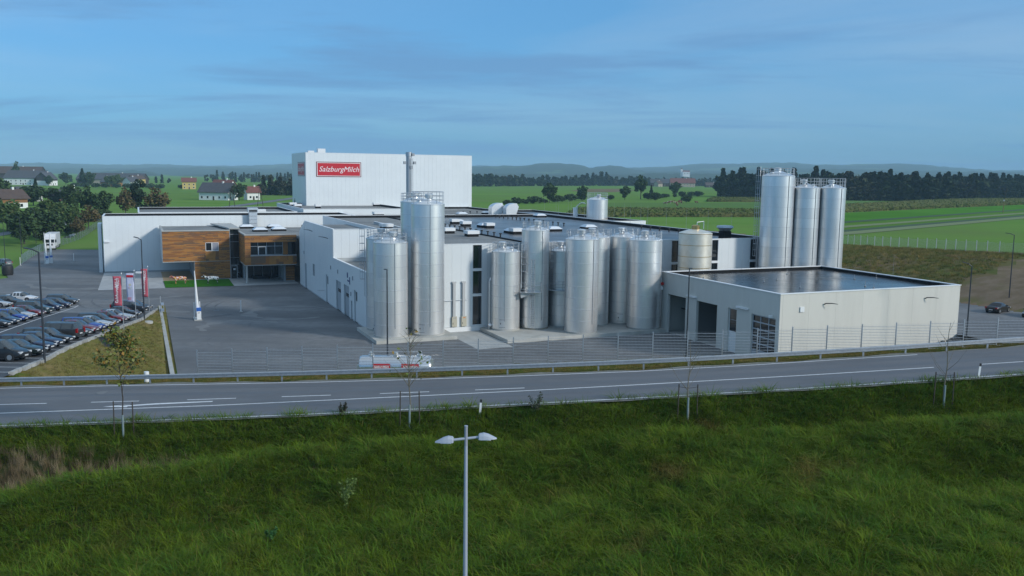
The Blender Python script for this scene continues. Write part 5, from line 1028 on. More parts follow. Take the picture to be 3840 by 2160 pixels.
# ------------------------------------------------------------------ worker on the roof
def person(name, label, loc, rz, pose):
    P_ = [(0, 0, .95), (0, 0, 1.15), (0, 0, 1.38), (0, 0, 1.49), (0.01, 0, 1.58), (0.02, 0, 1.70)]; Rr = [.15, .14, .17, .06, .085, .075]; E_ = [(0, 1), (1, 2), (2, 3), (3, 4), (4, 5)]
    def ch(root, pts):
        prev = root
        for p, r in pts: P_.append(p); Rr.append(r); E_.append((prev, len(P_) - 1)); prev = len(P_) - 1
    for s in (-1, 1):
        ch(0, [((0, .10 * s, .86), .10), ((.02, .11 * s, .48), .07), ((-.02, .12 * s, .09), .05), ((.12, .13 * s, .04), .045)]); ch(2, [((0, .20 * s, 1.38), .07), ((.02, .25 * s, 1.10), .05), ((.12, .24 * s, .88), .04), ((.16, .23 * s, .80), .035)])
    me = bpy.data.meshes.new('body'); me.from_pydata(P_, E_, []); o = bpy.data.objects.new('body', me); COL.objects.link(o); o.modifiers.new('skin', 'SKIN').use_smooth_shade = True
    for i, sv in enumerate(me.skin_vertices[0].data): sv.radius = (Rr[i], Rr[i]); sv.use_root = (i == 0)
    s_ = o.modifiers.new('sub', 'SUBSURF'); s_.levels = 1; bpy.context.view_layer.update(); out = bpy.data.meshes.new_from_object(o.evaluated_get(bpy.context.evaluated_depsgraph_get())); bpy.data.objects.remove(o); out.materials.clear(); out.materials.append(mat('dark_workwear', (.012, .015, .03), rough=.8)); out.materials.append(mat('skin_tone', (.42, .24, .16), rough=.6))
    for p_ in out.polygons: p_.material_index = 1 if p_.center.z > 1.52 else 0
    t = thing(name, label, 'person', loc, rz); inst(out, 'body', t); MB().ico((-.015, 0, 1.72), .10, 1, 2, (1, .95, .85)).build('hair', mat('dark_hair', (.02, .015, .012), rough=.7), t, 60)
person('person', 'person in dark work clothes standing on the roof beside the tall warehouse', W(38.7, 239.0, 11.4), R(200), 0)
# ------------------------------------------------------------------ small things by the road and on the slope
for a, d, l in ((-1.75, 48.75, 'white roadside marker post with black cap in the middle foreground'), (28.2, 52.1, 'white roadside marker post with black cap at the right road bend')):
    t = thing('marker_post', l, 'marker post', (a, d, z_land(a, d) - .1)); MB().prism([(-.06, -.05), (.06, -.05), (.0, .07)], 0, .92).build('shaft', M_white2, t); MB().prism([(-.062, -.052), (.062, -.052), (.0, .072)], .92, 1.1).build('cap', M_black, t); t.rotation_euler = (0, R(4), 0)
t = thing('drain_grate', 'black rectangular drain grate lying open in the dry grass slope', 'grate', (-44.4, 83.6, z_land(-44.2, 84)), 0)
gz = z_land(-41.0, 86) ; t.location = (-40.6, 86.2, z_land(-40.6, 86.2) + .05); t.rotation_euler = (R(-6), R(14), R(-25)); MB().box(-1.3, 1.3, -.9, .9, -.1, -.05).build('pit', M_black, t)
for k in range(9): MB().box(-1.3 + .31 * k, -1.24 + .31 * k, -.9, .9, -.05, .08).build('bar', M_lamp, t)
MB().box(-1.35, 1.35, -.97, -.9, -.1, .1).box(-1.35, 1.35, .9, .97, -.1, .1).build('frame', M_lamp, t)
for a, d, l in ((-30.3, 69.5, 'pale round shaft cover in the dry grass near the road'), (-45.6, 108.5, 'flat round shaft cover in the grass near the flags')):
    t = thing('shaft_cover', l, 'shaft cover', (a, d, z_land(a, d) + .03)); MB().lathe([(.75, -.2), (.75, .05), (.55, .08), (.3, .09)], n=20).build('ring', M_conc, t)
    if d < 80: MB().cyl((0, 0, .05), (0, 0, .45), .12, n=10).cyl((0, 0, .4), (0, 0, .48), .22, n=10).build('vent', M_white2, t)
t = pthing('sliding_gate', 'low galvanised gate end post with rollers at the top of the low wall', 'gate', 2.6, 134, 0)
MB().box(2.5, 2.62, 133.8, 133.95, 0, 2.3).box(2.9, 3.0, 133.0, 133.1, 0, 1.6).build('post', M_galv, t); MB().box(2.55, 2.95, 131.5, 133.8, .4, .55).box(2.55, 2.95, 131.5, 133.8, 1.3, 1.42).build('rail', M_galv, t)
t = thing('flatbed_trailer', 'white folded market trailer and tarps lying along the left fence', 'trailer', (-126.0, 253.5, 0.6), R(102)); z_ = 0
MB().box(-9, 9, -1.0, 1.0, .3, .55).build('bed', M_lw, t); MB().box(-8.5, -5, -.9, .9, .55, .9).build('dark_cover', M_trim, t); MB().xprism([(-.9, .55), (.9, .55), (.4, 1.3), (-.5, 1.2)], -4.6, -.5).build('tarp', M_white2, t); MB().box(0.5, 3.0, -.9, .9, .55, .8).build('dark_cover', M_trim, t); MB().xprism([(-.9, .55), (.9, .55), (.7, 1.2), (-.6, 1.3)], 3.4, 9).build('tarp', M_white2, t)
for x in (-6, 6):
    for y in (-.9, .9): MB().cyl((x, y - .1, .0), (x, y + .1, .0), .35, n=14).build('wheel', M_tyre, t)
# ------------------------------------------------------------------ plants
def np_mesh(name, V_, F_, m, smooth=False):
    me = bpy.data.meshes.new(name); V_ = np.asarray(V_, np.float32); F_ = np.asarray(F_, np.int32); k = F_.shape[1]
    me.vertices.add(len(V_)); me.vertices.foreach_set('co', V_.ravel()); me.loops.add(F_.size); me.loops.foreach_set('vertex_index', F_.ravel())
    me.polygons.add(len(F_)); me.polygons.foreach_set('loop_start', np.arange(0, F_.size, k, dtype=np.int32))
    try: me.polygons.foreach_set('loop_total', np.full(len(F_), k, np.int32))
    except Exception: pass
    me.materials.append(m); me.update(calc_edges=True)
    if smooth: me.polygons.foreach_set('use_smooth', [True] * len(me.polygons))
    return me
def leaves(C, S, rs, asp=0.7, up=0.3):
    """one quad per centre, random facing"""
    n = len(C); nr = rs.normal(size=(n, 3)); nr[:, 2] = np.abs(nr[:, 2]) + up; nr /= np.linalg.norm(nr, axis=1)[:, None]
    t = np.cross(nr, rs.normal(size=(n, 3))); t /= np.linalg.norm(t, axis=1)[:, None]; b = np.cross(nr, t); s = (np.asarray(S) * np.ones(n))[:, None] / 2
    V_ = np.stack([C - t * s - b * s * asp, C + t * s * .6 - b * s * asp * 1.1, C + t * s * 1.15 + b * s * asp * .2, C - t * s * .3 + b * s * asp * 1.1], 1).reshape(-1, 3)
    return V_, np.arange(4 * n).reshape(n, 4)
def crown_pts(rs, n, h0, h1, rad, clumps, shape='round'):
    cc = []
    for _ in range(clumps):
        v = rs.normal(size=3); v /= np.linalg.norm(v); q = rs.uniform(.35, .82) ; c_ = v * q
        cc.append((c_[0] * rad, c_[1] * rad, (h0 + h1) / 2 + c_[2] * (h1 - h0) / 2))
    cc = np.array(cc); cr = rs.uniform(.20, .40, clumps) * rad; k = rs.integers(0, clumps, n); v = rs.normal(size=(n, 3)); v /= np.linalg.norm(v, axis=1)[:, None]
    return cc[k] + v * (cr[k] * rs.uniform(.55, 1.05, n))[:, None] * np.array([1, 1, .85])
def conifer_pts(rs, n, h, rad, h0=.08):
    t = rs.uniform(0, 1, n) ** .75; z = h * (h0 + (1 - h0) * t); lay = (np.sin(t * 34) * .14 + .92); r = rad * (1 - t) ** .9 * lay * rs.uniform(.45, 1.05, n) + .05; a = rs.uniform(0, 6.283, n); return np.stack([r * np.cos(a), r * np.sin(a), z - r * .25], 1)
def greens(name, cols, c3): cols = [tuple(x * 1.45 for x in q) for q in cols]; c3 = tuple(x * 1.45 for x in c3); return mat(name, cols[0], island=cols, c2=c3, scale=.35, lo=.35, hi=.7, rough=.75, spec=.25)
M_leafd = greens('dark_leaves', [(.030, .060, .018), (.022, .046, .015), (.042, .075, .020), (.028, .052, .02), (.05, .08, .026)], (.02, .04, .016))
M_leafm = greens('mid_leaves', [(.050, .090, .022), (.036, .070, .018), (.066, .105, .028), (.075, .095, .03), (.04, .075, .02)], (.03, .055, .018))
M_leafb = greens('autumn_leaves', [(.095, .075, .030), (.075, .07, .026), (.12, .085, .035), (.06, .07, .025), (.10, .065, .03)], (.055, .05, .022))
M_needle = greens('needles', [(.018, .036, .020), (.013, .028, .016), (.026, .046, .024), (.02, .038, .018)], (.012, .025, .015))
M_bark = mat('bark', (.075, .060, .045), (.045, .038, .03), 4, .9, bump=.4)
def limbs(mb, rs, h, h0, rad, n, r):
    mb.cyl((0, 0, -.3), (0, 0, h * .62), r, r * .45, 7)
    for i in range(n):
        a = rs.uniform(0, 6.28); z = rs.uniform(h0 * .9, h * .55); mb.tube([(0, 0, z), (math.cos(a) * rad * .35, math.sin(a) * rad * .35, z + h * .12), (math.cos(a) * rad * .65, math.sin(a) * rad * .65, z + h * .26)], .1, 5, [r * .45, r * .28, r * .1])
def tree_proto(kind, h, rad, n, size, m, seed):
    rs = np.random.default_rng(seed); rr = random.Random(seed); mb = MB()
    if kind == 'con': P_ = conifer_pts(rs, n, h, rad); mb.cyl((0, 0, -.3), (0, 0, h * .9), h * .016, .03, 7)
    else: P_ = crown_pts(rs, n, h * .16, h, rad, 26); limbs(mb, rr, h, h * .2, rad, 7, h * .02)
    V_, F_ = leaves(P_, size * rs.uniform(.6, 1.3, len(P_)), rs, .75 if kind != 'con' else .45, .3)
    return mb.mesh('trunk', M_bark), np_mesh('crown', V_, F_, m)
PRO = {'round dark': tree_proto('dec', 9, 3.9, 1700, .75, M_leafd, 1), 'round green': tree_proto('dec', 9, 4.2, 1700, .75, M_leafm, 2), 'brownish': tree_proto('dec', 9, 3.8, 1100, .65, M_leafb, 3), 'slender dark': tree_proto('dec', 11, 3.0, 1500, .7, M_leafd, 4), 'conifer': tree_proto('con', 12, 2.9, 1500, .8, M_needle, 5), 'bush': tree_proto('dec', 3, 2.2, 700, .5, M_leafd, 6), 'pine': tree_proto('dec', 12, 3.2, 1500, .6, M_needle, 7)}
def tree(kind, label, a, d, z, h, group, name='tree', wide=1.0):
    tk, cr = PRO[kind]; hh = max(v.co.z for v in cr.vertices); s = h / hh; t = tag(empty(name, (a, d, z - .1), random.Random(a * 7 + d).uniform(0, 6.28)), label, 'tree' if name == 'tree' else 'bush', group)
    t.scale = (s * wide, s * wide, s); inst(tk, 'trunk', t); inst(cr, 'crown', t); return t
GL_ = 'trees along the left field'
for k, l, a, d, h, w in [('round dark', 'broad dark tree at the left edge above the parked cars', -129.5, 233, 9.0, 1.3), ('round dark', 'dark tree beside the broad one at the left edge', -125.5, 240, 8.2, 1.15), ('brownish', 'thin brownish tree in the gap left of the green field patch', -122, 247, 6.0, .9), ('round green', 'rounded green tree left of the hall corner', -131, 259, 8.0, 1.1), ('brownish', 'olive brown tree just left of the hall corner', -126.2, 262, 7.6, 1.2), ('round dark', 'dark green tree peeping over the left end of the hall', -133, 286, 9.4, 1.0), ('brownish', 'reddish brown tree left of the tall pine', -129, 294, 10.2, .8), ('pine', 'tall dark pine behind the long hall roof', -126, 297, 12.6, .95), ('brownish', 'wide brownish tree right of the tall pine', -121.5, 300, 10.0, 1.3),
                             ('slender dark', 'slim dark tree standing near the small road barrier at left', -126.5, 226.5, 6.5, .7), ('brownish', 'small orange brown shrub tree behind the lorry', -131.5, 246, 4.6, .9), ('round dark', 'dark rounded tree filling the gap left of the lorry', -134, 246, 8.5, 1.2), ('round green', 'green tree in the dense clump above the lorry', -137.5, 262, 9.0, 1.1), ('slender dark', 'tall narrow dark tree in the clump behind the lorry', -134.5, 268, 10, .9), ('round dark', 'low spreading dark tree beside the pale lane', -140, 252, 6.5, 1.4), ('round green', 'pale green willow at the far left edge', -147, 256, 9.5, 1.1), ('bush', 'olive bush in front of the dense left clump', -126.5, 252, 3.4, 1.3), ('bush', 'dark bush at the end of the left fence', -131, 281, 4.0, 1.5), ('slender dark', 'narrow dark tree just left of the hall roof corner', -138, 287, 11, .9), ('bush', 'low green shrub behind the lorry', -128.4, 240.2, 2.6, 1.2), ('round dark', 'dark garden tree at the left edge behind the orange house', -205, 352, 12, 1.0), ('conifer', 'dark conifer beside the slate roofed house', -226, 419, 11, 1.1), ('round dark', 'dark garden tree left of the hipped slate roof', -202, 372, 9, 1.4), ('round dark', 'dark garden tree under the hipped slate roof', -190, 366, 8, 1.5), ('round dark', 'dark garden tree right of the hipped slate roof', -180.5, 361, 9.5, 1.25), ('round green', 'green garden tree at the end of the village hedge', -172, 352, 7, 1.2), ('round dark', 'low dark garden tree in front of the slate roofed house', -213, 385, 8, 1.3)]:
    tree(k, l, a, d, z_land(a, d), h, GL_, wide=w)
GF = 'trees around the far farm'
for k, l, px, d, h, w in [('slender dark', 'tall half bare poplar rising above the farm roofs', -.560, 900, 24, .7), ('round dark', 'rounded dark tree in front of the long barn', -.505, 900, 13, 1.2), ('conifer', 'dark conifer right of the timber barn', -.486, 800, 17, 1.3), ('round dark', 'second dark tree beside the farm conifer', -.479, 795, 14, 1.2), ('round green', 'loose green tree between the small white house and yellow house', -.454, 790, 11, 1.2), ('round green', 'green tree left of the yellow house', -.447, 830, 12, 1.0), ('round dark', 'dark tree at the big farmhouse gable', -.524, 850, 10, 1.1), ('bush', 'bush below the yellow house', -.428, 760, 5, 1.2), ('bush', 'lone small bush on the farm meadow', -.408, 760, 5, 1.0), ('round dark', 'big round dark tree beside the white farmhouse', -.3095, 470, 9.5, 1.15), ('bush', 'bush left of the distant yellow house', -.375, 770, 4, 1.3)]:
    tree(k, l, px * d, d, 5, h, GF, wide=w)
for i in range(9): a = -.496 * 770 + i * 10.5; tree('bush', 'dark hedge bush along the farm lane below the houses', a, 772 - i * 3.2, 5, 4.6, 'hedge below the farm', 'bush', 1.5)
rb_ = random.Random(21)
for i, (a, d) in enumerate([(-3.2, 453), (2, 460), (6.5, 469), (10.5, 474), (14, 480), (18, 488), (23.5, 499), (26, 508), (29, 516), (33.5, 524), (42.4, 549), (55, 560), (63, 570), (90.8, 595), (99, 612), (104, 625), (109, 640), (112.5, 648), (122, 668), (132, 690), (139, 695), (146, 698)]):
    tree('bush', 'low hedgerow bush in the line across the middle fields', a, d, 5, rb_.uniform(2.4, 5.0), 'hedgerow bushes', 'bush', rb_.uniform(1.0, 1.6))
for k, l, a, d, h in [('round dark', 'round dark field tree in the hedgerow behind the wet roof', 20.5, 497, 11.5), ('round dark', 'smaller round hedgerow tree left of the roof tank', 43.0, 548, 9.5), ('round dark', 'dark round bush tree right of the roof tank', 72.5, 574, 9.5), ('slender dark', 'tall thin tree with bare stem in the hedgerow', 86.5, 600, 17), ('conifer', 'pointed dark tree right of the thin tall one', 92, 590, 10), ('bush', 'round bush in front of the pointed hedgerow tree', 90.5, 560, 6), ('bush', 'round bush above the grazing cows', 103.5, 528, 6), ('conifer', 'small spruce near the right wood edge', 152, 640, 9), ('round dark', 'dark spreading tree leaning from the hedgerow end', 128, 700, 12)]:
    tree(k, l, a, d, 5, h, 'hedgerow trees', wide=1.0)
# woods read as one mass
def wood(name, label, spots, m, seed, kinds, leaf, n):
    rs = np.random.default_rng(seed); Vs, Fs, off = [], [], 0
    for (a, d, z, h) in spots:
        kd = kinds[rs.integers(0, len(kinds))]
        P_ = conifer_pts(rs, n, h, h * .19, .04) if kd == 'con' else crown_pts(rs, n, -h * .05, h * .92, h * .30, 14)
        V_, F_ = leaves(P_, leaf * rs.uniform(.7, 1.35, n), rs, .7); V_ = V_ + np.array([a, d, z]); Vs.append(V_); Fs.append(F_ + off); off += len(V_)
    o = bpy.data.objects.new(name, np_mesh(name, np.concatenate(Vs), np.concatenate(Fs), m)); COL.objects.link(o); return tag(o, label, 'wood', None, 'stuff')
rs = np.random.default_rng(5); sp = []
bx_ = [171, 195, 236, 300, 346, 458, 560]; by_ = [692, 664, 632, 632, 686, 793, 900]
for a in np.arange(170, 560, 3.8):
    for row in range(5): d = float(np.interp(a, bx_, by_)) + 3 + row * 8 + rs.uniform(-3, 3); sp.append((a + rs.uniform(-2, 2), d, 5, rs.uniform(18, 19.5) + row * .6 - (8 if row == 0 else 0) + (rs.uniform(0, 4) if row > 2 and a < 290 else 0)))
M_woodn = mat('wood_right', (.02, .04, .018), island=[(.028, .050, .024), (.019, .036, .020), (.040, .062, .026), (.042, .054, .028), (.022, .042, .022)], c2=(.085, .072, .048), scale=.022, lo=.52, hi=.66, rough=.85, spec=.2)
wood('forest', 'dark mixed wood edge beyond the right hand fields', sp, M_woodn, 7, ['dec', 'dec', 'dec', 'con', 'dec', 'dec'], 3.0, 380)
rs = np.random.default_rng(6); sp = []; bx_ = [-60, -53, 29, 115, 214, 277, 431, 700]; by_ = [1130, 1136, 1274, 1394, 1494, 1500, 1700, 1900]
for a in np.arange(-75, 700, 7.5):
    for row in range(3): d = float(np.interp(a, bx_, by_)) + row * 16 + rs.uniform(-6, 6); sp.append((a + rs.uniform(-3, 3), d, 5, rs.uniform(12, 16) + (6 if 105 < a < 165 and row > 0 else 0) + (2 if a < 0 else 0) - (2 if a > 240 else 0)))
wood('forest', 'far blue green wood behind the middle fields', sp, M_woodn, 8, ['con', 'dec', 'dec'], 4.6, 130)
rs = np.random.default_rng(9); sp = []
for a in np.arange(-455, -285, 8):
    for row in range(2): sp.append((a + rs.uniform(-3, 3), 1330 + row * 20 + rs.uniform(-8, 8) + (a + 400) * .3, 5, rs.uniform(10, 17)))
for a in np.arange(-620, -430, 9): sp.append((a, 1120 + rs.uniform(-20, 20), 5, rs.uniform(7, 11)))
for a in np.arange(-168, -118, 3.2):
    for row in range(3): sp.append((a + rs.uniform(-2, 2), 585 + row * 12 + rs.uniform(-4, 4), 5, rs.uniform(6, 13)))
wood('forest', 'dark wood left of the tall white warehouse', sp, M_woodn, 10, ['con', 'dec'], 2.6, 110)
# ------------------------------------------------------------------ fields
def field(name, pts, m, z=5.06, h=None):
    mb = MB()
    if h is None: mb.add([(a, d, z) for a, d in pts], [tuple(range(len(pts)))])
    else: mb.prism(pts, 4.9, 5 + h)
    return tag(mb.build(name, m), kind='structure')
def fmat(n, c, c2, st=(.3, 1, 1)): return mat(n, c, c2, .08, .9, spec=0.0, stretch=st, bump=.4, bscale=.8, detail=6, c3=tuple(x * .82 for x in c), s3=.02)
M_f1 = fmat('field_bright', (.075, .21, .026), (.090, .23, .032)); M_f2 = fmat('field_yellow_green', (.115, .225, .036), (.095, .205, .036)); M_f3 = fmat('field_pale', (.125, .21, .06), (.10, .19, .055)); M_br = fmat('field_stubble', (.22, .165, .10), (.17, .14, .085))
M_line = mat('field_track', (.16, .20, .075), rough=.95); M_dline = mat('field_furrow', (.03, .07, .018), rough=.95)
field('field', [(38.7, 242), (92, 245.5), (214, 370), (400, 560), (400, 182), (106, 181), (100, 200), (72, 201), (34, 211)], M_f1, 5.05) if 0 else None
field('field', [(92, 248), (214, 373), (520, 690), (640, 690), (270, 467), (114, 306), (93, 287)], M_f2); field('field', [(94, 290), (116, 310), (275, 476), (600, 790), (660, 860), (332, 575), (147, 393), (120, 370)], M_f1, 5.08)
field('field', [(176, 495), (187, 499), (336, 681), (291, 655), (236, 630), (222, 626)], M_f3); field('field', [(39, 396), (118, 405), (161, 553), (50, 509)], M_f3); field('field', [(57, 900), (83, 1043), (135, 1105), (134, 969), (96, 853), (71, 850)], M_br)
def track(p, w, m, z): 
    mb = MB()
    for i in range(len(p) - 1):
        q = Vector(p[i + 1]) - Vector(p[i]); n_ = Vector((-q.y, q.x)).normalized() * w / 2; mb.add([(p[i][0] - n_.x, p[i][1] - n_.y, z), (p[i + 1][0] - n_.x, p[i + 1][1] - n_.y, z), (p[i + 1][0] + n_.x, p[i + 1][1] + n_.y, z), (p[i][0] + n_.x, p[i][1] + n_.y, z)], [(0, 1, 2, 3)])
    return tag(mb.build('field_track', m), kind='structure')
track([(80, 235), (92, 245), (215, 371), (500, 663)], 7.0, M_line, 5.12); track([(80, 242), (92, 252), (216, 379), (500, 671)], 4.5, M_dline, 5.13); track([(94, 288), (115, 308), (273, 472), (600, 790)], 5.0, M_dline, 5.14); track([(98, 272), (250, 427), (520, 702)], 5.0, M_line, 5.14); track([(150, 250), (420, 420)], 3.0, M_dline, 5.3)
# standing maize: rows of real stalks on the rim, rough top
M_maize = mat('maize', (.10, .095, .045), island=[(.11, .155, .04), (.09, .135, .034), (.13, .155, .048), (.075, .115, .028)], c2=(.15, .15, .055), scale=.03, lo=.45, hi=.6, spec=0.0, rough=.9)
def maize(label, poly, seed, n):
    rs = np.random.default_rng(seed); A = np.array(poly); lo, hi = A.min(0), A.max(0); P_ = rs.uniform(lo, hi, (n * 6, 2))
    def inside(P_):
        r = np.zeros(len(P_), bool); j = len(A) - 1
        for i in range(len(A)):
            c_ = ((A[i, 1] > P_[:, 1]) != (A[j, 1] > P_[:, 1])) & (P_[:, 0] < (A[j, 0] - A[i, 0]) * (P_[:, 1] - A[i, 1]) / (A[j, 1] - A[i, 1] + 1e-9) + A[i, 0]); r ^= c_; j = i
        return r
    P_ = P_[inside(P_)][:n]; E_ = []
    for i in range(len(A)):
        p, q = A[i], A[(i + 1) % len(A)]; m_ = int(np.linalg.norm(q - p) * 9); E_.append(p + (q - p) * rs.uniform(0, 1, (m_, 1)) + rs.normal(size=(m_, 2)) * .5)
    P_ = np.concatenate([P_] + E_); z = np.concatenate([rs.uniform(6.1, 6.7, len(P_) - sum(map(len, E_))), rs.uniform(5.0, 6.6, sum(map(len, E_)))])
    V_, F_ = leaves(np.column_stack([P_, z]), rs.uniform(.6, 1.1, len(P_)), rs, .5); o = bpy.data.objects.new('maize_field', np_mesh('maize_field', V_, F_, M_maize)); COL.objects.link(o); tag(o, label, 'crop', None, 'stuff')
    field('field', poly, mat('maize_ground', (.13, .15, .05), (.16, .15, .06), .2, .95, spec=0.0), h=1.5)
maize('tall maize strip in front of the right hand wood', [(139, 391), (151, 403), (336, 581), (560, 790), (640, 880), (331, 672), (183, 489), (164, 463)], 1, 16000); maize('tall maize strip behind the production hall roof', [(20, 326), (101, 346), (130, 353), (140, 402), (115, 395), (30, 389)], 2, 9000); maize('short maize strip at the wood corner', [(122, 554), (190, 572), (205, 640), (144, 633)], 3, 4000)
# ------------------------------------------------------------------ hills
YH = lambda x: 657.6 + .01204 * (x - 1920)
def hill(label, d, prof_, depth, m, seed, amp):
    rs = np.random.default_rng(seed); xs = np.linspace(prof_[0][0], prof_[-1][0], 240); ys = np.interp(xs, [p[0] for p in prof_], [p[1] for p in prof_]); rows = 14; V_ = []
    nz = np.convolve(rs.normal(size=len(xs) + 8), np.ones(5) / 5, 'same')[4:-4] * amp
    for j in range(rows):
        t = j / (rows - 1); k = math.sin(min(1, t * 1.15) * math.pi / 2) if t < .87 else 1 - (t - .87) * .4; dd = d - depth * (1 - t / .87)
        for x, y, w in zip(xs, ys, nz):
            top_z = 20 + d * (YH(x) - y) / 3302; V_.append(((x - 1920) / 3302 * dd, dd, 4.0 + (top_z - 4) * k + w * k + rs.normal() * amp * .5 * k))
    n = len(xs); F_ = [(j * n + i, j * n + i + 1, (j + 1) * n + i + 1, (j + 1) * n + i) for j in range(rows - 1) for i in range(n - 1)]
    o = bpy.data.objects.new('hills', np_mesh('hills', V_, F_, m)); COL.objects.link(o); return tag(o, label, None, None, 'structure')
M_hill = mat('wooded_hill', (.022, .042, .022), (.030, .055, .024), .01, .95, c3=(.075, .125, .04), s3=.0022, lo3=.58, hi3=.62); M_hill2 = mat('wooded_hill_dark', (.018, .036, .020), (.026, .048, .022), .012, .95, c3=(.07, .12, .04), s3=.0035, lo3=.60, hi3=.64)
hill('wooded', 7200, [(-900, 622), (0, 616), (150, 611), (260, 614), (420, 618), (600, 617), (720, 622), (900, 622), (1000, 620), (1100, 617), (1300, 619), (1770, 622), (2000, 626), (2300, 632), (2400, 629), (2480, 626), (2560, 620), (2620, 615), (2760, 617), (2850, 614), (2950, 611), (3000, 616), (3140, 622), (3200, 619), (3350, 615), (3450, 620), (3560, 632), (3700, 640), (4600, 646)], 2500, M_hill, 1, 5)
hill('wooded', 5000, [(-900, 640), (0, 632), (200, 634), (520, 632), (560, 628), (650, 630), (800, 628), (1000, 634), (1200, 640), (1600, 640), (1780, 628), (1900, 624), (1970, 620), (2030, 615), (2070, 614), (2130, 617), (2180, 622), (2203, 632), (2240, 625), (2272, 621), (2320, 624), (2350, 634), (2420, 645), (2700, 642), (2900, 636), (3150, 634), (3300, 640), (4600, 655)], 1400, M_hill2, 2, 4)
hill('wooded', 3300, [(-900, 655), (200, 660), (300, 656), (385, 645), (450, 640), (530, 640), (585, 648), (610, 658), (760, 655), (1100, 650), (1500, 652), (1900, 654), (2150, 656), (2450, 652), (2540, 649), (2640, 652), (3000, 655), (4600, 662)], 700, M_hill2, 3, 3)
# ------------------------------------------------------------------ houses
M_wallw = mat('house_white', (.76, .77, .76), rough=.8); M_walld = mat('house_dark_timber', (.055, .042, .035), rough=.8); M_wallo = mat('house_orange_timber', (.25, .12, .045), rough=.8); M_wally = mat('house_yellow', (.55, .42, .14), rough=.8); M_wallb = mat('house_beige', (.42, .36, .28), rough=.8)
M_rs = mat('slate_roof', (.06, .06, .068), (.08, .08, .088), .8, .6); M_rb = mat('brown_roof', (.075, .050, .040), (.10, .065, .05), .8, .7); M_rr = mat('red_tile_roof', (.19, .065, .050), (.15, .055, .045), .8, .7)
def house(label, a, d, z, w, l, h, rh, rz, wm, rm, gm=None, up=None, nw=4, name='house', over=.8, hip=False):
    t = thing(name, label, 'house' if name == 'house' else name, (a, d, z), rz); x, y = l / 2, w / 2
    MB().box(-x, x, -y, y, -1, h if up is None else up).build('wall', wm, t)
    if up is not None: MB().box(-x, x, -y, y, up, h).build('upper_wall', gm, t)
    if not hip:
        mb = MB(); mb.xprism([(-y, h), (y, h), (0, h + rh)], -x, x); mb.build('gable', gm or wm, t); s_ = rh / y; th = .25
        for sg in (-1, 1): mb = MB(); mb.xprism([(sg * (y + over), h - over * s_ + .04), (0, h + rh + .04), (0, h + rh + .04 + th), (sg * (y + over), h - over * s_ + .04 + th)], -x - over, x + over); mb.build('roof', rm, t)
    else: MB().add([(-x - over, -y - over, h), (x + over, -y - over, h), (x + over, y + over, h), (-x - over, y + over, h), (-x * .3, 0, h + rh), (x * .3, 0, h + rh)], [(0, 1, 5, 4), (1, 2, 5), (2, 3, 4, 5), (3, 0, 4), (3, 2, 1, 0)]).build('roof', rm, t)
    rf = [c_ for c_ in t.children if c_.name.startswith('roof')][0]; MB().box(x * .3, x * .3 + .8, -.4, .4, h + rh * .5, h + rh + 1.0).build('chimney', M_wallw, rf)
    hh = h if up is None else up; lv = max(1, int(hh // 2.6))
    for k in range(nw):
        xx = -x + (k + .5) * l / nw
        for q in range(lv):
            zz = .9 + 2.6 * q; w_ = MB().box(xx - .5, xx + .5, -y - .05, -y, zz, zz + 1.2).build('window', M_glass, t); MB().box(xx - .6, xx + .6, -y - .03, -y, zz - .1, zz + 1.3).build('frame', M_white2, w_)
    for q in (-.5, .5): MB().box(x, x + .05, q * y - .5, q * y + .5, .9, 2.1).build('window', M_glass, t)
    MB().box(-.5, .5, -y - .06, -y, 0, 2.0).build('door', M_walld, t); return t
house('big white farmhouse with dark slate roof at the left edge', -475, 868, 5, 17, 38, 7, 7, R(-3), M_wallw, M_rs, M_walld, None, 8); house('dark timber cross gable of the big farmhouse', -452, 858, 5, 15, 12, 6.5, 6, R(78), M_wallw, M_rs, M_walld, 4.5, 2)
house('long dark barn with slate roof above the farm', -445, 985, 6, 15, 76, 5, 6, R(-6), M_walld, M_rs, M_walld, None, 5, 'barn'); house('dark roofed barn behind the big farmhouse', -545, 970, 10, 18, 60, 6, 7, R(2), M_walld, M_rb, M_walld, None, 3, 'barn')
house('orange timber barn right of the big farmhouse', -384, 850, 5, 10, 19, 4.5, 3.5, R(-10), M_wallo, M_rs, M_wallo, None, 2, 'barn'); house('small white house with slate dormer roof in the hedge', -345, 800, 5, 9, 11, 5.5, 4, R(70), M_wallw, M_rs, M_wallw, None, 2)
house('yellow house with brown roof on the farm slope', -385, 905, 5, 12, 13, 7, 3.2, R(60), M_wally, M_rb, M_wally, None, 3); house('low long shed roof left of the yellow house', -430, 930, 6, 10, 26, 5, 3, R(-8), M_wallb, M_rs, M_wallo, None, 3, 'shed')
house('distant yellow house left of the white farmhouse', -278, 760, 5, 10, 11, 6.5, 3, R(20), M_wally, M_rr, M_wally, None, 3); house('long white farmhouse with slate roof left of the warehouse', -158.5, 476, 5, 9.5, 17.5, 4.6, 4.4, R(-14), M_wallw, M_rs, M_walld, None, 5)
house('red roofed house behind the long white farmhouse', -178, 545, 5, 9, 13, 5.5, 4.5, R(-20), M_wallw, M_rr, M_wallw, None, 3); house('small white house with red roof right of the round dark tree', -143.5, 486, 5, 6, 7, 4.5, 2.6, R(35), M_wallw, M_rr, M_wallw, None, 2)
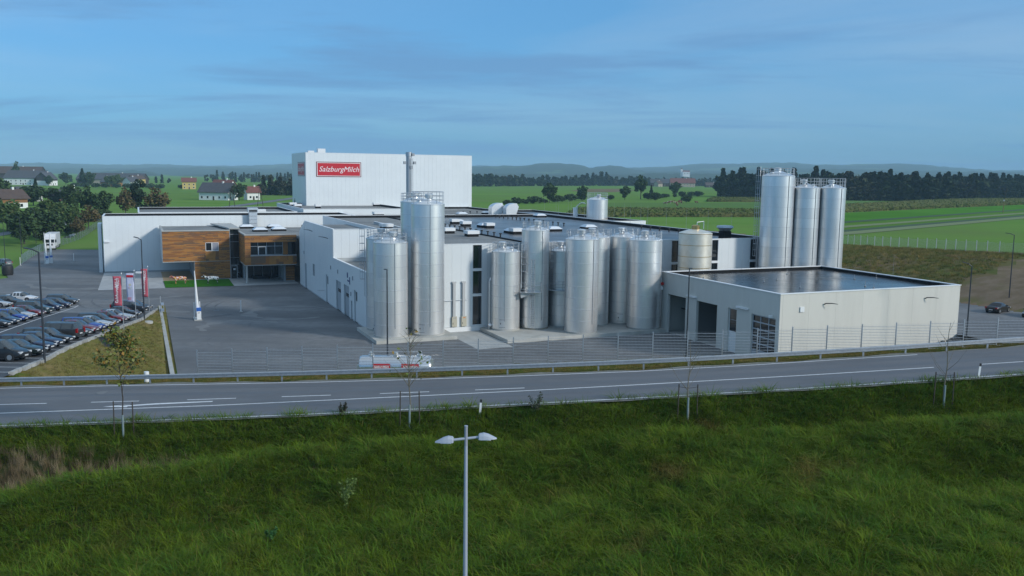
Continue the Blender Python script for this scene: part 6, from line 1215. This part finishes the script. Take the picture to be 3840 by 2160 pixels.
house('orange and white house at the left picture edge', -197, 345, 4.6, 9, 10, 4.5, 3.0, R(60), M_wallw, M_rb, M_wallo, 2.5, 2); house('low house with hipped slate roof in the trees', -217, 432, 5, 13, 14, 2.6, 4.2, 0, M_wallo, M_rs, M_wallo, None, 3, hip=True); house('slate gabled house beside the dark conifer', -233, 425, 5, 8, 10, 3.5, 3.2, R(50), M_wallw, M_rs, M_walld, None, 2)
house('long farm with red roof at the edge of the far wood', 268, 1405, 5, 15, 38, 6.5, 7, R(-5), M_wallb, M_rr, M_wallb, None, 8); house('small pale house left of the red roofed farm', 229, 1400, 5, 9, 10, 5, 4, R(40), M_wallb, M_rb, M_wallb, None, 2); house('dark shed right of the red roofed farm', 312, 1395, 5, 10, 20, 3.5, 4, R(5), M_walld, M_rb, M_walld, None, 2, 'shed'); house('dark barn behind the red roofed farm', 238, 1440, 5, 14, 30, 6, 6, R(-5), M_walld, M_rs, M_walld, None, 2, 'barn')
t = thing('church', 'white church with square tower on the far wooded hill', 'church', (.1935 * 2900, 2900, 27)); MB().box(-9, 14, -6, 6, -6, 11).build('nave', M_wallw, t); MB().xprism([(-6.5, 11), (6.5, 11), (0, 16)], -9.5, 14.5).build('roof', M_rr, t); MB().box(-15, -9, -3, 3, -6, 20).build('tower', M_wallw, t); MB().add([(-15.4, -3.4, 20), (-8.6, -3.4, 20), (-8.6, 3.4, 20), (-15.4, 3.4, 20), (-12, 0, 24)], [(0, 1, 4), (1, 2, 4), (2, 3, 4), (3, 0, 4), (3, 2, 1, 0)]).build('tower_roof', M_rr, t)
for x in (-4, 1, 6, 11): MB().box(x - .7, x + .7, -6.1, -6, 3, 8).build('window', M_glass, t)
# poles and the small roads on the left
for a, d, l in ((-117, 368, 'dark double leg power pole left of the distant road'), (-112.4, 393, 'dark double leg power pole beside the distant road')):
    t = thing('power_pole', l, 'pole', (a, d, z_land(a, d)), 0, 'double leg power poles'); MB().cyl((-1.3, 0, -.3), (-.15, 0, 8.5), .14, .10, 6).cyl((1.3, 0, -.3), (.15, 0, 8.5), .14, .10, 6).build('leg', M_bark, t); MB().box(-1.2, 1.2, -.08, .08, 8.2, 8.4).build('cross_arm', M_bark, t); MB().box(-.8, .8, -.06, .06, 3.6, 3.75).build('brace', M_bark, t)
t = thing('power_pole', 'wooden pole with pale lower half on the right green field', 'pole', (234, 422, 5)); MB().cyl((0, 0, 0), (0, 0, 6), .22, .18, 8).build('lower_shaft', mat('pole_ochre', (.20, .16, .06), rough=.8), t); MB().cyl((0.1, 0, 6), (.9, 0, 11.8), .12, .08, 8).build('upper_shaft', M_bark, t); MB().box(-.3, .3, -.3, .3, 5.6, 6.3).build('box', M_grey, t)
def ribbon(name, p, w, m, dz): 
    mb = MB(); v = []
    for i, q in enumerate(p):
        e = Vector(p[min(i + 1, len(p) - 1)]) - Vector(p[max(i - 1, 0)]); n_ = Vector((-e.y, e.x)).normalized() * w / 2
        for s in (-1, 1): v.append((q[0] + s * n_.x, q[1] + s * n_.y, z_land(q[0] + s * n_.x, q[1] + s * n_.y) + dz))
    mb.add(v, [(2 * i, 2 * i + 1, 2 * i + 3, 2 * i + 2) for i in range(len(p) - 1)]); return tag(mb.build(name, m), kind='structure')
pr = [(-121 - .00009 * (y - 352) ** 2 * .6 - (y - 352) * .045, y) for y in np.arange(340, 640, 6)]
ribbon('country_road', pr, 6.5, M_road, .08); pl_ = [(-147 + (d - 246) * .33, d) for d in np.arange(236, 300, 3)]; ribbon('country_road', pl_, 5.0, mat('pale_road', (.24, .245, .25), rough=.8), .07)
# ------------------------------------------------------------------ left and back fences
lf = [(-104.6, 186.8), (-110, 200), (-115.4, 214.9), (-118, 225), (-119.6, 242.5), (-123.0, 257), (-126.6, 270.3), (-132, 290)]
def along(path, step):
    out = []; acc = 0
    for i in range(len(path) - 1):
        p, q = Vector(path[i]), Vector(path[i + 1]); L = (q - p).length
        while acc <= L: out.append(tuple(p + (q - p) * acc / L)); acc += step
        acc -= L
    return out
PM2 = panel_mesh(2.5, 2.0, .25, .012, .006); lp = along(lf, 2.5); fence('wire mesh fence along the left yard edge and lorry', lambda i: lp[i], lambda i: max(0.0, z_land(*lp[i])), 2.0, PM2, len(lp) - 1, .04)
bp_ = along([(96.5, 150), (93, 160), (90, 165), (87.6, 172), (85, 180), (82, 188), (79.5, 196), (77.6, 205), (74, 222)], 2.5); fence('wire mesh fence with pale posts on top of the weedy bank', lambda i: bp_[i], lambda i: z_land(*bp_[i]), 2.2, PM2, len(bp_) - 1, .055)
# ------------------------------------------------------------------ young street trees
def sapling(label, a, d, h, leafy, seed, stakes=True, d_trunk=.045):
    rs = random.Random(seed); z = z_land(a, d); t = thing('young_tree', label, 'tree', (a, d, z), 0, 'young staked trees'); mb = MB(); sway = lambda q: .05 * math.sin(q * 2.1 + seed)
    pts = [(sway(q * h), .03 * math.sin(q * 5), q * h) for q in np.linspace(0, 1, 9)]; mb.tube(pts, .05, 7, list(np.linspace(d_trunk, .012, 9))); tips = []
    for i in range(34 if leafy else 9):
        q = rs.uniform(.42 if leafy else .36, .96); az = rs.uniform(0, 6.28); L = (1.0 - q) * (2.5 if leafy else 1.5) + .4; b = (sway(q * h), 0, q * h); e = .75
        m1 = (b[0] + math.cos(az) * L * .45, b[1] + math.sin(az) * L * .45, b[2] + L * .5); m2 = (b[0] + math.cos(az) * L * .8, b[1] + math.sin(az) * L * .8, b[2] + L * (1.1 if not leafy else .75)); mb.tube([b, m1, m2], .01, 5, [.014, .009, .004]); tips += [m1, m2, tuple((Vector(m1) + Vector(m2)) / 2)]
    mb.build('trunk', M_bark if leafy > 100 else mat('pale_bark', (.17, .15, .11), rough=.85), t); MB().cyl((0, 0, 0), (.0, 0, 1.35), d_trunk + .012, d_trunk + .01, 10).build('trunk_guard', mat('guard_white', (.20, .26, .27), rough=.6), t)
    for s in ((-.55, .55) if stakes else ()): MB().cyl((s, .1, -.2), (s * .96, .1, 2.1), .035, .032, 7).build('stake', M_bark, t)
    if stakes: MB().tube([(-.55, .1, 1.95), (0, 0, 1.9), (.55, .1, 1.95)], .012, 4).build('tie', M_black, t)
    ns = np.random.default_rng(seed); P_ = []
    k = leafy if leafy else 0
    for i in range(k): c_ = tips[ns.integers(0, len(tips))]; P_.append(np.array(c_) + ns.normal(size=3) * .20)
    if P_:
        V_, F_ = leaves(np.array(P_), .17 * ns.uniform(.6, 1.3, len(P_)), ns, .8); cr = bpy.data.objects.new('crown', np_mesh('crown', V_, F_, mat('maple_leaves', (.1, .08, .02), island=[(.14, .15, .022), (.09, .135, .022), (.22, .14, .02), (.26, .14, .018), (.08, .125, .022), (.19, .16, .022), (.12, .15, .025), (.10, .14, .022)], rough=.6))); COL.objects.link(cr); cr.parent = t
    return t
sapling('young leafy maple turning orange at the left roadside', -21.6, 47.7, 6.1, 900, 3); sapling('nearly bare young tree with a few orange leaves at mid road', -5.65, 48.0, 5.6, 26, 5); sapling('bare forked young tree with two stakes right of the middle', 10.0, 48.4, 4.6, 0, 7); sapling('bare slim young tree at the right roadside', 25.0, 49.6, 5.0, 0, 9)
# ------------------------------------------------------------------ grass
PROTO = bpy.data.collections.new('grass_tufts')
def tuft(name, n, h, spread, droop, w, m, seed, seg=3):
    rs = np.random.default_rng(seed); V_, F_ = [], []
    for i in range(n):
        a = rs.uniform(0, 6.28); r = spread * math.sqrt(rs.uniform(0, 1)); bx, by = r * math.cos(a), r * math.sin(a); az = a + rs.normal() * .9; L = h * rs.uniform(.55, 1.15); dr = droop * rs.uniform(.4, 1.3); k0 = len(V_); tx, ty = -math.sin(az), math.cos(az)
        for s in range(seg + 1):
            t = s / seg; out = dr * L * t ** 1.8; z = L * (t - .45 * dr * t ** 2.2) - .03; ww = w * (1 - t * .9) / 2; cx, cy = bx + math.cos(az) * out, by + math.sin(az) * out
            V_ += [(cx - tx * ww, cy - ty * ww, z), (cx + tx * ww, cy + ty * ww, z)]
        for s in range(seg): F_.append((k0 + 2 * s, k0 + 2 * s + 1, k0 + 2 * s + 3, k0 + 2 * s + 2))
    o = bpy.data.objects.new(name, np_mesh(name, V_, F_, m)); return o
def grass_mat(name, a, b, c_, brown, s1=.45, s2=.16):
    m = bpy.data.materials.new(name); m.use_nodes = True; t = m.node_tree; N = t.nodes; L = t.links; bs = N['Principled BSDF']; bs.inputs['Roughness'].default_value = .55; bs.inputs['Specular IOR Level'].default_value = .04
    g = N.new('ShaderNodeNewGeometry'); oi = N.new('ShaderNodeObjectInfo')
    def nz(s, d=4): n = N.new('ShaderNodeTexNoise'); n.inputs['Scale'].default_value = s; n.inputs['Detail'].default_value = d; L.new(oi.outputs['Location'], n.inputs[0]); return n.outputs[0]
    def rg(o, lo, hi): r = N.new('ShaderNodeMapRange'); r.inputs[1].default_value = lo; r.inputs[2].default_value = hi; L.new(o, r.inputs[0]); return r.outputs[0]
    def mx(f, p, q): x = N.new('ShaderNodeMix'); x.data_type = 'RGBA'; L.new(f, x.inputs[0]); [x.inputs.__getitem__(i).__setattr__('default_value', tuple(v) + (1,)) if isinstance(v, tuple) else L.new(v, x.inputs[i]) for i, v in ((6, p), (7, q))]; return x.outputs[2]
    c1 = mx(rg(nz(s1), .35, .65), a, b); c2 = mx(rg(oi.outputs['Random'], .55, 1.0), c1, c_); c3 = mx(rg(nz(s2, 6), .60, .72), c2, brown); isl = mx(rg(g.outputs['Random Per Island'], .90, 1.0), c3, brown)
    hs = N.new('ShaderNodeHueSaturation'); mr_ = N.new('ShaderNodeMapRange'); mr_.inputs[3].default_value = .50; mr_.inputs[4].default_value = 1.35; L.new(oi.outputs['Random'], mr_.inputs[0]); L.new(mr_.outputs[0], hs.inputs['Value']); L.new(isl, hs.inputs['Color']); isl = hs.outputs[0]; L.new(isl, bs.inputs['Base Color']); tr = N.new('ShaderNodeBsdfTranslucent'); L.new(isl, tr.inputs[0]); ms = N.new('ShaderNodeMixShader'); ms.inputs[0].default_value = .25; L.new(bs.outputs[0], ms.inputs[1]); L.new(tr.outputs[0], ms.inputs[2]); L.new(ms.outputs[0], N['Material Output'].inputs[0]); return m
def scatter(name, label, base, protos, dens, smin, smax, seed):
    cl = bpy.data.collections.new(name + '_tufts')
    for p in protos: cl.objects.link(p)
    o = bpy.data.objects.new(name, base); COL.objects.link(o); tag(o, label, 'grass', None, 'stuff')
    ng = bpy.data.node_groups.new(name, 'GeometryNodeTree'); ng.interface.new_socket('Geometry', in_out='INPUT', socket_type='NodeSocketGeometry'); ng.interface.new_socket('Geometry', in_out='OUTPUT', socket_type='NodeSocketGeometry'); N, L = ng.nodes, ng.links
    gi, go = N.new('NodeGroupInput'), N.new('NodeGroupOutput'); ds = N.new('GeometryNodeDistributePointsOnFaces'); ds.inputs['Density'].default_value = dens; ds.inputs['Seed'].default_value = seed; ip = N.new('GeometryNodeInstanceOnPoints'); ci = N.new('GeometryNodeCollectionInfo'); ci.inputs['Collection'].default_value = cl; ci.inputs['Separate Children'].default_value = True; ci.inputs['Reset Children'].default_value = True
    rv = N.new('FunctionNodeRandomValue'); rv.data_type = 'FLOAT_VECTOR'; rv.inputs[0].default_value = (-.15, -.15, 0); rv.inputs[1].default_value = (.15, .15, 6.283); r2 = N.new('FunctionNodeRandomValue'); r2.data_type = 'FLOAT'; r2.inputs[2].default_value = smin; r2.inputs[3].default_value = smax; r2.inputs['Seed'].default_value = 3
    L.new(gi.outputs[0], ds.inputs['Mesh']); L.new(ds.outputs['Points'], ip.inputs['Points']); L.new(ci.outputs[0], ip.inputs['Instance']); ip.inputs['Pick Instance'].default_value = True; L.new(rv.outputs[0], ip.inputs['Rotation']); L.new(r2.outputs[1], ip.inputs['Scale']); L.new(ip.outputs[0], go.inputs[0])
    md = o.modifiers.new('scatter', 'NODES'); md.node_group = ng; return o
def patch(name, test, a0, a1, d0, d1, st):
    A = np.arange(a0, a1 + st, st); D_ = np.arange(d0, d1 + st, st); V_ = [(a, d, z_land(a, d)) for d in D_ for a in A]; n = len(A)
    F_ = [(j * n + i, j * n + i + 1, (j + 1) * n + i + 1, (j + 1) * n + i) for j in range(len(D_) - 1) for i in range(n - 1) if test(A[i] + st / 2, D_[j] + st / 2)]; return np_mesh(name, V_, F_, M_soil)
M_g1 = grass_mat('meadow_grass', (.100, .190, .016), (.185, .265, .022), (.055, .130, .018), (.24, .175, .05), .55, .30); M_g2 = grass_mat('verge_grass', (.17, .15, .035), (.11, .155, .028), (.24, .165, .05), (.27, .17, .065), .9, .5); M_reed = grass_mat('dry_reed', (.26, .20, .12), (.20, .15, .08), (.30, .24, .15), (.16, .13, .07))
P1 = [tuft('grass_tuft', 24, .44, .22, .85, .030, M_g1, s) for s in range(6)] + [tuft('grass_tuft', 22, .70, .20, 1.15, .034, M_g1, 20 + s) for s in range(4)]
scatter('meadow', 'long wet meadow grass covering the foreground bank and ditch', patch('meadow', lambda a, d: abs(a) < .60 * d + 13 and 29 < d < d_near(a) - .05 and not (d > np.interp(a, [-40, -24, -18, -13], [40, 42.3, 44, 46]) and a < -17.5 and d < 46.2 - (a + 24) * .12), -48, 48, 28.5, 57, .6), P1, 18, .6, 1.5, 4)
P2 = [tuft('grass_tuft', 22, .15, .15, .8, .011, M_g2, 40 + s) for s in range(5)]
scatter('verge_grass', 'short dry verge grass between road and fence', patch('verge_grass', lambda a, d: abs(a) < .62 * d + 10 and d_far(a) + .55 + .3 * math.sin(a * .9) * math.sin(a * .37 + 1) < d < d_fence(a) + 1.2, -50, 50, 56.5, 68, .5), P2, 22, .7, 1.4, 5)
P3 = [tuft('grass_tuft', 22, .17, .2, .8, .016, grass_mat('slope_grass', (.24, .205, .07), (.16, .18, .042), (.28, .22, .09), (.25, .18, .08), .5, .3), 60 + s) for s in range(4)]
scatter('slope_grass', 'dry yellowish grass on the slope beside the parked cars', patch('slope_grass', lambda a, d: a_kerb(d) + .25 < a < a_wall(d) - .2 and d > d_fence(a), -54, -22, 61, 131, .9), P3, 9, .8, 1.5, 6)
P4 = [tuft('weed_tuft', 24, .42, .35, .7, .035, grass_mat('bank_weeds', (.19, .185, .045), (.12, .185, .035), (.27, .185, .06), (.29, .20, .10), .12, .07), 70 + s) for s in range(4)]
scatter('bank_weeds', 'mixed brown and green weeds on the bank behind the side yard', patch('bank_weeds', lambda a, d: 113.2 < PL(a, d)[0] < 148.5 and d > 95 and PL(a, d)[1] > 98.6 + (PL(a, d)[0] - 117.6) * 0.31, 55, 125, 95, 215, 2.2), P4, 2.0, .7, 1.6, 8)
P5 = [tuft('reed_tuft', 40, 1.15, .22, .35, .022, M_reed, 80 + s) for s in range(3)]
scatter('reeds', 'pale dry reeds standing in the ditch below the maple', patch('reeds', lambda a, d: (d > np.interp(a, [-40, -24, -18, -13], [40, 42.3, 44, 46]) - .3 and a < -17.2 and d < 46.5 - (a + 24) * .12), -32, -17, 39.5, 49, .4), P5, 5.5, .35, 1.0, 9)
# single plants in the meadow
for a, d, h, l, m_ in ((-7.9, 40.8, 1.5, 'tall yellow flowering weed standing in the foreground meadow', (.13, .20, .035)), (-10.7, 37.8, .75, 'bright green dock clump left of the yellow flowering weed', (.04, .15, .02)), (1.4, 48.8, 1.2, 'spindly dark weed beside the roadside marker post', (.05, .06, .03)), (-9.6, 49.0, .7, 'small grey weed at the near road edge', (.06, .06, .04))):
    t = thing('weed', l, 'plant', (a, d, z_land(a, d))); ns = np.random.default_rng(int(h * 100)); mb = MB(); Q = []
    for i in range(9): az = ns.uniform(0, 6.28); e = (math.cos(az) * h * .3, math.sin(az) * h * .3, h * ns.uniform(.6, 1.05)); mb.tube([(0, 0, 0), (e[0] * .3, e[1] * .3, e[2] * .6), e], .01, 4, [.014, .01, .005]); Q += [np.array(e) * ns.uniform(.55, 1.05) + ns.normal(size=3) * .05 * h for _ in range(34)]
    mb.build('stem', M_leafm, t); V_, F_ = leaves(np.array(Q), .09 * ns.uniform(.6, 1.3, len(Q)), ns); cr = bpy.data.objects.new('leaf_cluster', np_mesh('leaf_cluster', V_, F_, mat('weed_%d' % int(h * 100), m_, tuple(x * .5 for x in m_), 9, .7))); COL.objects.link(cr); cr.parent = t
# ------------------------------------------------------------------ air
hz = MB().box(-9000, 9000, -150, 9200, -4, 150).build('haze', []); hm = bpy.data.materials.new('thin_air_haze'); hm.use_nodes = True; hn = hm.node_tree; hn.nodes.remove(hn.nodes['Principled BSDF'])
pv = hn.nodes.new('ShaderNodeVolumePrincipled'); pv.inputs['Color'].default_value = (.50, .77, 1.0, 1); pv.inputs['Density'].default_value = .00013; pv.inputs['Anisotropy'].default_value = -0.15; hn.links.new(pv.outputs[0], hn.nodes['Material Output'].inputs['Volume']); hz.data.materials.clear(); hz.data.materials.append(hm); tag(hz, 'thin blue autumn haze', 'haze', None, 'stuff')
SC.cycles.use_denoising = True; SC.cycles.max_bounces = 6; SC.cycles.diffuse_bounces = 3; SC.cycles.glossy_bounces = 3; SC.cycles.transmission_bounces = 3; SC.cycles.volume_bounces = 1; SC.cycles.caustics_reflective = False; SC.cycles.caustics_refractive = False
SC.cycles.sample_clamp_indirect = 6
